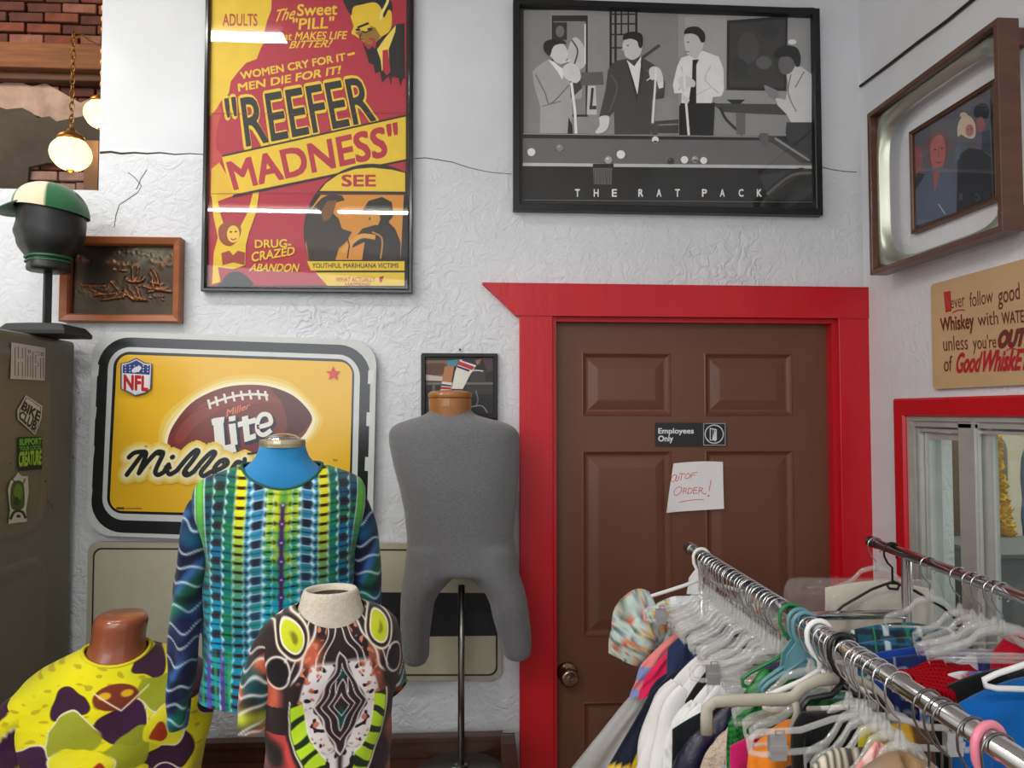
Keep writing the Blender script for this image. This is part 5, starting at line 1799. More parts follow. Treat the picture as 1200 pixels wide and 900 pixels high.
# --- small cream torso with the brown, white and lime tie-dye T-shirt
WY = 1.38
wk = WY / 870
wcx = on_y(387, 760, WY).x
t = thing('cream_torso_form', 'small cream linen torso form with hollow neck, in the brown and lime shirt', 'mannequin', (wcx, WY, TZ))
R_ = [(zpx(694, WY), 23 * wk, .034, 0), (zpx(688, WY), 25 * wk, .038, 0), (zpx(684, WY), 28.5 * wk, .043, 0), (zpx(688, WY), 31 * wk, .047, 0), (zpx(700, WY), 33.5 * wk, .050, 0), (zpx(710, WY), 36 * wk, .053, 0), (zpx(720, WY), 43 * wk, .055, 0), (zpx(735, WY), 58 * wk, .062, 0), (zpx(755, WY), 72 * wk, .078, 0),
      (zpx(800, WY), 66 * wk, .08, 0), (zpx(860, WY), 56 * wk, .07, 0), (zpx(920, WY), 62 * wk, .075, 0)]
V, F_, *_ = body_grid(R_, 60, 48, wcx, WY, wyaw, power=2.1)
mk('torso', V, F_, mat('cream_linen', (204, 194, 176), rough=.95, vary=.08, vscale=120, bump=.3, bscale=260), t, smooth=True)
g = G(); g.lathe([(.001, 0), (.03, 0), (.034, .004)], (wcx, WY, zpx(697, WY) - .008), n=24); g.build('neck_plug', mat('dark_card', (70, 60, 50), rough=.9), t)
stand_parts(t, wcx, WY, zpx(905, WY), MATS['brushed_steel'])


def brown_cols(u, v):
    # u, v in photo pixels from the centre line and from the neckline; the pattern is mirrored
    X = u * 3.9
    Y = v * 3.9 + 176
    X = X + 6 * sn(X, Y, .03, 1)
    Y = Y + 6 * sn(X, Y, .03, 2)
    A_ = np.abs(X)
    c = np.zeros((len(u), 3)) + np.array([42, 30, 32.])
    left = np.clip((-X - 40) / 60, 0, 1)
    c = mixc(c, (196, 92, 66), left * np.clip(.2 + 1.4 * sn(X, Y, .02, 5), 0, 1) * (Y < 520) * (Y > 150))
    c = mixc(c, (150, 80, 60), (X > 130) * np.clip(sn(X, Y, .03, 6), 0, 1))
    # speckled white area around the diamond
    d = A_ + np.abs(Y - 520) * .5
    w = np.clip((d - 112) / 8, 0, 1) * np.clip((205 - (A_ + np.abs(Y - 560) * .30)) / 10, 0, 1) * np.clip((Y - 330) / 20, 0, 1)
    c = mixc(c, (222, 214, 212), w)
    sp = sn(A_, Y, .13, 11)
    c = mixc(c, (38, 28, 30), w * np.clip((sp - .42) * 9, 0, 1))
    c = mixc(c, (190, 90, 66), w * np.clip((sn(A_, Y, .11, 12) - .5) * 9, 0, 1) * .8)
    w2 = np.clip((Y - 700) / 30, 0, 1) * np.clip((95 - A_) / 10, 0, 1)
    c = mixc(c, (214, 206, 204), w2)
    c = mixc(c, (40, 30, 30), w2 * np.clip((sn(A_, Y, .1, 13) - .15) * 7, 0, 1))
    c = mixc(c, (40, 30, 30), w2 * np.exp(-(A_ / 12) ** 2))
    # centre diamond contours
    ins = (d < 112)
    c = mixc(c, (48, 32, 36), ins * 1.0)
    c = mixc(c, (20, 70, 66), np.clip((26 - (A_ + np.abs(Y - 570) * .45)) / 4, 0, 1))
    c = mixc(c, (24, 70, 72), np.clip((22 - (A_ + np.abs(Y - 390) * .6)) / 4, 0, 1))
    for dk, wd in ((111, 4.2), (84, 2.6), (52, 2.8), (28, 2.2)):
        c = mixc(c, (226, 218, 216), np.exp(-((d - dk - 5 * np.sin(Y / 16.)) / wd) ** 2) * ((Y > 290) | (dk > 80)))
    c = mixc(c, (226, 218, 216), np.exp(-((A_ - 26) / 2.5) ** 2) * (np.abs(Y - 440) < 30))
    # chevrons falling from the neck
    e = A_ - .50 * (Y - 210)
    up = np.clip((430 - Y) / 30, 0, 1)
    for ek, wd in ((14, 3), (44, 3), (104, 6), (136, 3), (176, 4)):
        c = mixc(c, (228, 220, 214), np.exp(-((e - ek - 6 * np.sin(Y / 22.)) / wd) ** 2) * up)
    rr_ = np.clip((e - 46) / 6, 0, 1) * np.clip((100 - e) / 6, 0, 1) * up
    c = mixc(c, (200, 120, 90), rr_ * np.clip((sn(A_, Y, .12, 15) - .4) * 6, 0, 1))
    # lime tiger arcs
    q = np.hypot((A_ - 40) / 1.0, (Y - 520) / 2.0)
    w = np.clip((q - 112) / 6, 0, 1) * np.clip((178 - q) / 6, 0, 1) * (Y > 500) * (A_ > 60)
    st = np.sin((Y * .9 - A_ * .55) / 13. + .8 * sn(X, Y, .03, 17))
    c = mixc(c, (186, 222, 40), w)
    c = mixc(c, (30, 44, 24), w * np.clip(st * 3 - 1.0, 0, 1))
    c = mixc(c, (236, 236, 210), (np.exp(-((q - 112) / 3) ** 2) + np.exp(-((q - 180) / 3) ** 2)) * (Y > 490) * (A_ > 60))
    # red at the lower left
    w = np.clip((q - 190) / 10, 0, 1) * (Y > 640) * (X < 0)
    c = mixc(c, (206, 70, 66), w * np.clip(.7 + sn(X, Y, .03, 19), 0, 1))
    # yellow ovals on the shoulders
    o = np.hypot((A_ - 196) / 50, (Y - 228) / 62)
    c = mixc(c, (44, 30, 30), np.clip((1.5 - o) * 8, 0, 1))
    c = mixc(c, (232, 226, 200), np.exp(-((o - 1.4) / .09) ** 2))
    c = mixc(c, (232, 226, 200), np.clip((1.12 - o) * 14, 0, 1))
    c = mixc(c, (196, 204, 40), np.clip((.98 - o) * 14, 0, 1))
    c = mixc(c, (120, 120, 20), np.clip((.55 - o) * 4, 0, 1) * np.clip(.5 + sn(X, Y, .08, 23), 0, 1))
    # dark cell below the oval
    o = np.hypot((A_ - 262) / 46, (Y - 370) / 60)
    c = mixc(c, (24, 22, 24), np.clip((1 - o) * 8, 0, 1)); c = mixc(c, (226, 218, 210), np.exp(-((o - 1.08) / .08) ** 2))
    return c


def brown_sleeve(L, an, side):
    v = L * 1000
    s = v + 14 * np.sin(an + 1) + 6 * np.sin(an * 3)
    c = np.zeros((len(L), 3)) + np.array([44, 32, 34.])
    c = mixc(c, (196, 96, 70), np.clip(np.sin(s / 20 + an) * 2 - .6, 0, 1))
    c = mixc(c, (24, 66, 72), np.clip(np.sin(s / 26 + 3 - an) * 2 - .9, 0, 1))
    c = mixc(c, (186, 196, 50), np.exp(-(((v - 140) / 14) ** 2 + ((np.cos(an + 1.2) - .7) / .5) ** 2)))
    for q in (28, 52, 78, 98, 118, 150, 164):
        c = mixc(c, (226, 220, 212), np.exp(-((s - q - 5 * np.sin(2 * an + q)) / 2.6) ** 2) * .9)
    return c


t = thing('brown_tie_dye_shirt', 'short sleeved tie dye shirt in brown, white and lime with mirrored diamond pattern', 'shirt', (wcx, WY, zpx(925, WY)))
rows = [(zpx(706, WY), 38 * wk, .058, 17 * wk), (zpx(708.5, WY), 46 * wk, .066, 18 * wk), (zpx(713, WY), 57 * wk, .074, 19 * wk), (zpx(720, WY), 68 * wk, .080, 19 * wk), (zpx(730, WY), 77 * wk, .085, 17 * wk), (zpx(745, WY), 81 * wk, .09, 13 * wk), (zpx(765, WY), 80 * wk, .094, 8 * wk),
        (zpx(800, WY), 76 * wk, .096, 0), (zpx(840, WY), 69 * wk, .09, 0), (zpx(880, WY), 67 * wk, .09, 0), (zpx(925, WY), 70 * wk, .094, 0)]
V, F_, lx, lz, sa = body_grid(rows, 380, 480, wcx, WY, wyaw, wrinkle=.005, seed=8)
mk('body', V, F_, CLOTH, t, smooth=True, cols=brown_cols(lx / ((WY - .08) / 870), (zpx(715, WY) - lz) / ((WY - .08) / 870)))
for side, ln in ((-1, 830), (1, 812)):
    q_ = 1.0 if side < 0 else .87
    P = [(wcx + side * 60 * q_ * wk, WY, zpx(728, WY), .014), (wcx + side * 68 * q_ * wk, WY, zpx(744, WY), .027), (wcx + side * 77 * q_ * wk, WY - .01, zpx(775, WY), .029 * q_), (wcx + side * 83 * q_ * wk, WY - .016, zpx(810, WY), .0275 * q_), (wcx + side * 85 * q_ * wk, WY - .02, zpx(ln, WY), .027 * q_)]
    P = rot_about(P, wcx, WY, wyaw)
    V, F_, L, an = sleeve_grid(P, 90, 48, flat=1.35, wrinkle=.004, seed=19 + side)
    mk('sleeve', V, F_, CLOTH, t, smooth=True, cols=brown_sleeve(L, an, side))

# --- glossy brown torso with the yellow tie-dye T-shirt, turned a little to the right
YY, yaw = 1.70, math.radians(24)
ycx = on_y(137, 760, YY).x
t = thing('brown_torso_form', 'glossy terracotta brown plastic torso form with flat neck, in the yellow shirt', 'mannequin', (ycx, YY, TZ))
R_ = [(1.318, .045, .050, 0), (1.314, .0535, .058, 0), (1.305, .0555, .060, 0), (1.28, .053, .058, 0), (1.255, .055, .058, 0), (1.240, .060, .062, 0), (1.222, .070, .064, 0), (1.20, .10, .070, 0), (1.17, .17, .098, 0), (1.1, .175, .105, 0), (1.0, .165, .1, 0), (.9, .16, .1, 0)]
V, F_, *_ = body_grid(R_, 70, 48, ycx, YY, yaw, power=2.1)
V[:, 0] += np.where(V[:, 2] > 1.24, (V[:, 2] - 1.24) * .12, 0)
F_.append(tuple(range(48)))
mk('torso', V, F_, mat('terracotta_plastic', (150, 82, 54), rough=.28, coat=.5, vary=.05, vscale=5), t, smooth=True)
stand_parts(t, ycx, YY, .92, MATS['brushed_steel'])


def yellow_cols(u, v):
    # u, v in crop units measured from the collar front
    X, Y = u, v
    X2 = X + 22 * sn(X, Y, .012, 31) + 5 * sn(X, Y, .05, 35); Y2 = Y + 22 * sn(X, Y, .012, 32) + 5 * sn(X, Y, .05, 36)
    c = np.zeros((len(u), 3)) + np.array([232, 220, 20.])
    c = mixc(c, (196, 196, 30), np.clip(sn(X, Y, .016, 33), 0, 1) * .6)
    c = mixc(c, (150, 120, 30), np.clip((sn(X, Y * 2.5, .05, 34) - .6) * 4, 0, 1) * .5)
    PU, OL, YE, RE_, WHT = (48, 16, 52), (150, 156, 34), (236, 224, 30), (160, 44, 22), (232, 226, 196)
    blobs = [(425, 425, 72, 62, PU, 0), (655, 520, 110, 80, PU, 1), (762, 322, 60, 46, PU, 0), (960, 420, 70, 70, PU, 0), (110, 612, 50, 74, PU, 1), (-20, 520, 40, 60, PU, 0), (470, 850, 150, 86, PU, 0), (850, 700, 110, 70, PU, 0), (-120, 640, 60, 70, PU, 1), (1050, 560, 80, 70, PU, 1),
             (310, 765, 66, 96, OL, 1), (190, 700, 44, 100, OL, 0), (450, 552, 96, 88, OL, 1), (805, 425, 80, 76, OL, 1), (680, 628, 90, 84, OL, 0), (310, 632, 66, 60, PU, 1), (1080, 360, 70, 60, OL, 1),
             (490, 695, 118, 96, YE, 1), (825, 570, 86, 84, YE, 1), (640, 780, 80, 60, YE, 1), (165, 842, 44, 50, PU, 1), (840, 830, 80, 90, PU, 1), (690, 740, 60, 40, YE, 0), (300, 940, 90, 60, YE, 1), (600, 960, 90, 70, OL, 1), (60, 800, 60, 70, YE, 0),
             (500, 712, 40, 28, RE_, 0), (562, 676, 30, 26, RE_, 0), (436, 706, 24, 18, (206, 120, 30), 0), (800, 590, 40, 36, RE_, 0), (640, 770, 22, 30, RE_, 0), (690, 750, 16, 18, RE_, 0)]
    for (bx, by, rx, ry, col, ol) in blobs:
        r_ = np.hypot((X2 - bx) / rx, (Y2 - by) / ry) * (1 + .16 * np.sin(3 * np.arctan2(Y2 - by, X2 - bx) + bx))
        if ol:
            an = np.arctan2(Y2 - by, X2 - bx)
            c = mixc(c, WHT, np.clip((1.0 + 5.0 / rx - r_) * rx / 3, 0, 1) * np.clip(np.sin(an + bx) * 3 + 2.2, 0, 1))
        c = mixc(c, col, np.clip((1 - r_) * rx / 5, 0, 1) * (.94 if col != YE else .9))
    # emblem under the collar
    r_ = np.hypot((X - 618) / 94, (Y - 415) / 52)
    c = mixc(c, (116, 50, 30), np.clip((1 - r_) * 12, 0, 1))
    c = mixc(c, (220, 170, 30), np.clip((.5 - np.hypot((np.abs(X - 618) - 44) / 60, (Y - 405) / 34)) * 6, 0, 1))
    e = Y - (470 - np.abs(X - 640) * .75)
    c = mixc(c, (236, 226, 190), np.exp(-(e / 4) ** 2) * (np.abs(X - 640) < 110))
    return c


t = thing('yellow_tie_dye_shirt', 'yellow tie dye short sleeved shirt with purple and olive blobs, far left', 'shirt', (ycx, YY, .8))
rows = [(1.246, .066, .070, .022), (1.240, .08, .077, .024), (1.228, .11, .086, .026), (1.212, .145, .096, .027), (1.192, .175, .104, .026), (1.165, .196, .112, .02), (1.13, .203, .118, .01), (1.05, .190, .128, 0), (.93, .172, .125, 0), (.8, .165, .12, 0)]
V, F_, lx, lz, sa = body_grid(rows, 380, 560, ycx, YY, yaw, wrinkle=.009, seed=12)
kk = 870 / 1.62 * 4.2875
U = 618 + lx * kk * .92
C = yellow_cols(U, 300 + (1.226 - lz) * kk * .92)
mk('body', V, F_, CLOTH, t, smooth=True, cols=C)
def rotp(x, y, z, r):
    c_, s_ = math.cos(yaw), math.sin(yaw)
    return (ycx + x * c_ - y * s_, YY + x * s_ + y * c_, z, r)
for side in (-1, 1):
    if side < 0:
        P = [rotp(-.14, 0, 1.165, .03), rotp(-.165, 0, 1.13, .055), rotp(-.195, -.01, 1.05, .062), rotp(-.222, -.02, .98, .064), rotp(-.24, -.02, .9, .062)]
    else:
        P = [rotp(.13, 0, 1.175, .03), rotp(.15, 0, 1.14, .048), rotp(.155, .01, 1.10, .044), rotp(.15, .02, 1.06, .042), rotp(.15, .02, 1.02, .040)]
    V, F_, L, an = sleeve_grid(P, 90, 64, flat=1.25, wrinkle=.006, seed=29 + side)
    mk('sleeve', V, F_, CLOTH, t, smooth=True, cols=yellow_cols(np.cos(an) * 110 + (40 if side < 0 else 1000), 430 + L * 1900))
g = G()
for dz, dr, r_ in ((.0, .0, .0042), (-.011, .006, .0016)):
    ring = []
    for k in range(60):
        a = 2 * math.pi * k / 60
        c_, s_ = math.cos(a), math.sin(a)
        q = (abs(c_) ** 2.3 + abs(s_) ** 2.3) ** (-1 / 2.3)
        x, y, z, _ = rotp((.066 + dr) * q * c_, (.068 + dr) * q * s_, 1.246 + dz - .022 * max(0, -s_) ** 1.6, 0)
        ring.append((x, y, z))
    g.tube(ring, r_, 6, closed=True)
g.build('neckband', mat('yellow_cloth', (222, 208, 30), rough=.85), t, smooth=True)

# ------------------------------------------------------------------ pale green shoes on the table
SHG, SHD = mat('pale_green_leather', (172, 196, 150), rough=.4, vary=.08, vscale=20), mat('dark_teal_lining', (10, 92, 76), rough=.6)
RIM = mat('mint_piping', (196, 228, 206), rough=.5)
def shoe(px, py, Y, yw, label):
    h = on_y(px, py, Y)
    heel = Vector((h.x, Y, TZ + .014))
    t = thing('flat_shoe', label, 'shoe', heel, 'pair of pale green slip on shoes')
    c_, s_ = math.cos(yw), math.sin(yw)
    def tr(x, y, z):   # x sideways, y from heel (0) to toe (+, towards the camera)
        return (heel.x + x * c_ + y * s_, heel.y + x * s_ - y * c_, heel.z + z)
    def out(a, L, Wd, y0, toe=1.25):
        y = y0 + L / 2 - L / 2 * math.cos(a)
        wdt = Wd * math.sin(a) * (1 + .12 * math.cos(a) * -1)
        return wdt, y
    n = 40
    def ring(L, Wd, y0, zf):
        return [tr(*out(2 * math.pi * k / n, L, Wd, y0), zf(out(2 * math.pi * k / n, L, Wd, y0)[1])) for k in range(n)]
    g = G()
    g.loft([ring(.235, .040, 0, lambda y: 0), ring(.24, .042, -.002, lambda y: .006), ring(.238, .0415, -.001, lambda y: .02), ring(.226, .038, .001, lambda y: .042 + (.012 if y < .06 else 0)),
            ring(.15, .030, .002, lambda y: .064 - .08 * y)], True, False)
    g.build('upper', SHG, t, smooth=True)
    g = G(); g.loft([ring(.148, .029, .003, lambda y: .063 - .08 * y), ring(.19, .035, .004, lambda y: .03), ring(.2, .03, .01, lambda y: .012)], False, True)
    g.build('lining', SHD, t, smooth=True)
    g = G(); g.tube(ring(.15, .030, .002, lambda y: .065 - .08 * y), .0022, 6, closed=True); g.build('piping', RIM, t, smooth=True)
shoe(533, 880, 2.0, math.radians(-14), 'pale green slip on shoe with teal lining, left one by the stand pole')
shoe(582, 893, 1.985, math.radians(-16), 'pale green slip on shoe with teal lining, right one nearer the door')

# ------------------------------------------------------------------ clothes seen through the side window
def simple_garment(name, label, cat, cx, cy, ztop, hw, length, col, m=None, yaw=0, depth=.045, flare=1.1, colfn=None, mats=None):
    t_ = None
    rows = [(ztop, .035, .03, 0), (ztop - .02, hw * .45, depth * .7, .0), (ztop - .05, hw * .85, depth, 0), (ztop - .08, hw, depth, 0), (ztop - .3, hw * .96, depth * 1.1, 0), (ztop - length, hw * flare, depth * 1.2, 0)]
    V, F_, lx, lz, sa = body_grid(rows, 60, 64, cx, cy, yaw, wrinkle=.014, seed=int(abs(cx) * 100) + 3)
    C = np.zeros((len(V), 3)) + np.array(col, dtype=float)
    if colfn:
        C = colfn(lx, lz, C)
    o = mk(name, V, F_, CLOTH, None, smooth=True, cols=C)
    return tag(o, label, cat)
t = thing('garment_rod', 'plain steel garment rod on two posts behind the window', 'rack', (1.95, 2.64, 0))
rz = on_y(1130, 497, 2.6).z
g = G(); g.tube([(1.48, 2.64, rz), (2.5, 2.64, rz)], .012, 10); g.build('rod', MATS['brushed_steel'], t, smooth=True)
for x in (1.5, 2.48):
    g = G(); g.tube([(x, 2.64, 0), (x, 2.64, rz)], .012, 10); g.build('post', MATS['brushed_steel'], t, smooth=True)
simple_garment('brown_coat', 'grey brown coat hanging behind the window glass, left of the yellow garland', 'coat', on_y(1122, 520, 2.58).x, 2.56, rz + .01, .16, .95, (92, 76, 62), depth=.07)
simple_garment('denim_jacket', 'blue denim jacket hanging behind the window, right of the yellow garland', 'jacket', on_y(1222, 540, 2.62).x, 2.60, rz - .04, .15, .7, (78, 102, 138), depth=.05, yaw=.5)
simple_garment('dark_garment', 'dark charcoal garment hanging behind the grey brown coat through the window', 'garment', on_y(1118, 500, 2.75).x, 2.72, rz + .01, .12, .8, (44, 44, 48), depth=.05)
g = G()
rg = random.Random(5)
path = [on_y(x, y, 2.3) for x, y in ((1158, 490), (1161, 515), (1164, 540), (1169, 570), (1175, 605), (1181, 635), (1187, 665))]
P = spline([tuple(p) for p in path], False, 10)
for p in P:
    for k in range(16):
        d = Vector((rg.gauss(0, 1), rg.gauss(0, 1), rg.gauss(0, 1))).normalized()
        e = d.cross(Vector((rg.random(), rg.random(), 1))).normalized()
        c = Vector(p)
        a_, b_, cc = c + e * .012, c + d * rg.uniform(.022, .036), c - e * .012
        g.add([a_, b_ + e * .008, b_ - e * .008, cc, (a_ + b_) / 2 + d.cross(e) * .012], [(0, 1, 4), (1, 2, 4), (2, 3, 4), (0, 4, 3)])
o = g.build('feather_garland', mat('yellow_petals', (214, 172, 58), rough=.8, vary=.3, vscale=30), None)
tag(o, 'ragged yellow petal garland hanging behind the window glass', 'garland')
p = on_y(1166, 655, 2.0)
t = thing('grey_display_box', 'flat grey metal box standing below the garland behind the window', 'box', (p.x + .15, 2.1, 0))
g = G(); g.box(p.x, p.x + .34, 2.0, 2.3, 0, p.z); g.build('body', mat('slate_metal', (88, 90, 94), rough=.5), t, bevel=.004)
g = G(); g.box(p.x - .005, p.x + .345, 1.995, 2.305, p.z, p.z + .012); g.build('lid', MATS['slate_metal'], t)

# ------------------------------------------------------------------ double rail clothes rack
RZ = 1.42
def rail_l(y):
    return .5285 + .0186 * y
def rail_r(y):
    return .914 + .0804 * y + .003
t = thing('clothes_rack', 'chrome double rail clothes rack packed with hangers, in front of the brown door', 'clothes rack', (.8, 1.1, 0))
YL0, YL1, YR0, YR1 = .42, 1.85, .42, 1.915
for nm, fn, y0, y1 in (('rail', rail_l, YL0, YL1), ('rail', rail_r, YR0, YR1)):
    g = G(); g.tube([(fn(y0), y0, RZ), (fn(y1), y1, RZ)], .0125, 20)
    r = g.build(nm, CHROME, t, smooth=True)
    dx = fn(y1) - fn(y1 - .01)
    g = G(); g.lathe([(.0125, -.035), (.0148, -.034), (.0148, -.004), (.0142, .0), (.0122, .0015), (.011, .0005), (.0105, -.002)], (fn(y1), y1 + .0, RZ), 'y', 24)
    g.build('end_cap', MATS['brushed_steel'], r, smooth=False)
for (fn, y) in ((rail_l, 1.73), (rail_r, 1.73), (rail_l, .55), (rail_r, .55)):
    x = fn(y)
    g = G(); g.tube([(x, y, .07), (x, y, RZ - .008)], .0125, 16); g.build('post', CHROME, t, smooth=True)
    g = G(); g.lathe([(.001, .0), (.02, .006), (.027, .03), (.02, .054), (.001, .06)], (x, y, 0), 'x', 16)
    g2 = G(); g2.lathe([(.028, -.012), (.03, -.01), (.03, .01), (.028, .012)], (x, y, .03), 'x', 20); g2.build('caster', BLACK_MATT, t)
for y, z in ((1.73, 1.279), (.55, 1.279), (1.73, .2), (.55, .2)):
    g = G(); g.tube([(rail_l(y), y, z), (rail_r(y), y, z)], .011, 14); g.build('crossbar', CHROME, t, smooth=True)

# ------------------------------------------------------------------ hangers (built once at the origin: rail centre; copied along the rails)
WIRE = mat('hook_steel', (196, 196, 198), rough=.2, metal=1.0)
CLEAR = clear_mat('clear_plastic', tint=(250, 251, 251), body=.24, rough=.08, ior=1.6, bodycol=(244, 243, 238))
CLIPM = mat('clip_steel', (190, 190, 192), rough=.45, metal=.7)
def hook_path(top=.0125, wr=.0016, hr=.0195, drop=.07, openside=1, kink=.011):
    """rests on top of the rail, opens to one side, runs down to the hanger's neck"""
    cz = top + wr - hr
    pts = []
    for k in range(15):
        a = math.radians(-62 + 248 * k / 14)
        pts.append((openside * hr * math.cos(a), 0, cz + hr * math.sin(a)))
    pts += [(-openside * (hr - .001), 0, cz - .014), (-openside * kink, 0, cz - .030), (0, 0, cz - .041), (0, 0, -drop - .012)]
    return pts
def mirror(pts):
    return pts + [(-x, y, z) for x, y, z in pts[::-1][1:]]
def hanger_wireplastic(hw=.19, neck=.072, slope=.055, low=.085, bodym=None, hookm=None, clips=False, flat=(1, .55), bar=True, br=.0052, label='', hr=.0195, wr=.0015):
    t = thing('clothes_hanger', label, 'hanger', (0, 0, 0))
    g = G(); g.tube(hook_path(hr=hr, wr=wr, drop=neck), wr, 7); g.build('hook', hookm or WIRE, t, smooth=True)
    g = G()
    g.lathe([(.0035, -neck + .014), (.006, -neck + .006), (.009, -neck - .006), (.006, -neck - .012)], (0, 0, 0), n=10)
    if clips:
        g.tube(mirror([(0, 0, -neck - .004), (hw * .3, 0, -neck - .010), (hw * .6, 0, -neck - .024), (hw, 0, -neck - .026), (hw + .012, 0, -neck - .036), (hw + .01, 0, -neck - .052), (hw - .006, 0, -neck - .056), (hw * .4, 0, -neck - .05)])[:8], br * .8, 6, flat=flat)
        g.tube([(-x, y, z) for x, y, z in [(0, 0, -neck - .004), (hw * .3, 0, -neck - .010), (hw * .6, 0, -neck - .024), (hw, 0, -neck - .026), (hw + .012, 0, -neck - .036), (hw + .01, 0, -neck - .052), (hw - .006, 0, -neck - .056), (hw * .4, 0, -neck - .05)]], br * .8, 6, flat=flat)
    else:
        arm = [(0, 0, -neck - .002), (hw * .14, 0, -neck - .004), (hw * .32, 0, -neck - .010), (hw * .46, 0, -neck - .028), (hw * .62, 0, -neck - slope * .8), (hw * .9, 0, -neck - slope), (hw, 0, -neck - slope - .010), (hw * .98, 0, -neck - low)]
        top = [(x, z + br * .9) for x, _, z in arm]
        bot = [(x * .95, z - br * 1.5) for x, _, z in arm]
        for s_ in (1, -1):
            rings = [[(s_ * tx, -.0018, tz_), (s_ * tx, .0018, tz_), (s_ * bx_, .0018, bz_), (s_ * bx_, -.0018, bz_)] for (tx, tz_), (bx_, bz_) in zip(top, bot)]
            g.loft(rings)
        if bar:
            g.box(-hw * .97, hw * .97, -.0016, .0016, -neck - low - .002, -neck - low + .004)

    g.build('body', bodym or CLEAR, t, smooth=True)
    if clips:
        for s in (-1, 1):
            g = G()
            x = s * hw * .82
            g.box(x - .011, x + .011, -.006, .006, -neck - .062, -neck - .030)
            g.box(x - .013, x + .013, -.0075, -.005, -neck - .05, -neck - .042)
            g.tube([(x - .006, -.008, -neck - .03), (x - .006, -.010, -neck - .02), (x + .006, -.010, -neck - .02), (x + .006, -.008, -neck - .03)], .0012, 5)
            g.build('clip', CLIPM, t)
    return t
def hanger_tubular(col, name_, label, hw=.18, r=.0042, drop=.06, slope=.07, solid=False, own=True):
    m = mat(name_, col, rough=.35)
    t = thing('clothes_hanger', label, 'hanger', (0, 0, 0))
    g = G(); g.tube(hook_path(hr=.0195, wr=r * .9, drop=drop), r * .9, 8); g.build('hook', m, t, smooth=True)
    g = G()
    arm = [(0, 0, -drop - .004), (hw * .3, 0, -drop - .02), (hw * .85, 0, -drop - slope + .006), (hw, 0, -drop - slope - .004), (hw * .98, 0, -drop - slope - .014), (hw * .85, 0, -drop - slope - .018), (0, 0, -drop - slope - .018)]
    g.tube(arm, r, 8); g.tube([(-x, y, z) for x, y, z in arm], r, 8)
    g.build('body', m, t, smooth=True)
    if solid:
        g = G()
        g.prism([(-.012, -.002, -.03), (.012, -.002, -.03), (.03, -.002, -.052), (.036, -.002, -.088), (-.036, -.002, -.088), (-.03, -.002, -.052)], (0, .004, 0)); g.build('web', m, t, bevel=.001)
    return t
def put(proto, first, fn, y, rot, label=None, group=None):
    """first placement moves the prototype itself; later ones copy it with its parts"""
    loc = (fn(y), y, RZ)
    if first:
        proto.location = loc
        proto.rotation_euler = (0, 0, rot)
        if label: proto['label'] = label
        if group: proto['group'] = group
        return proto
    return copy_tree(proto, loc, rot, label, group)
rg = random.Random(11)
rot = lambda k=6: math.radians(rg.uniform(-k, k))

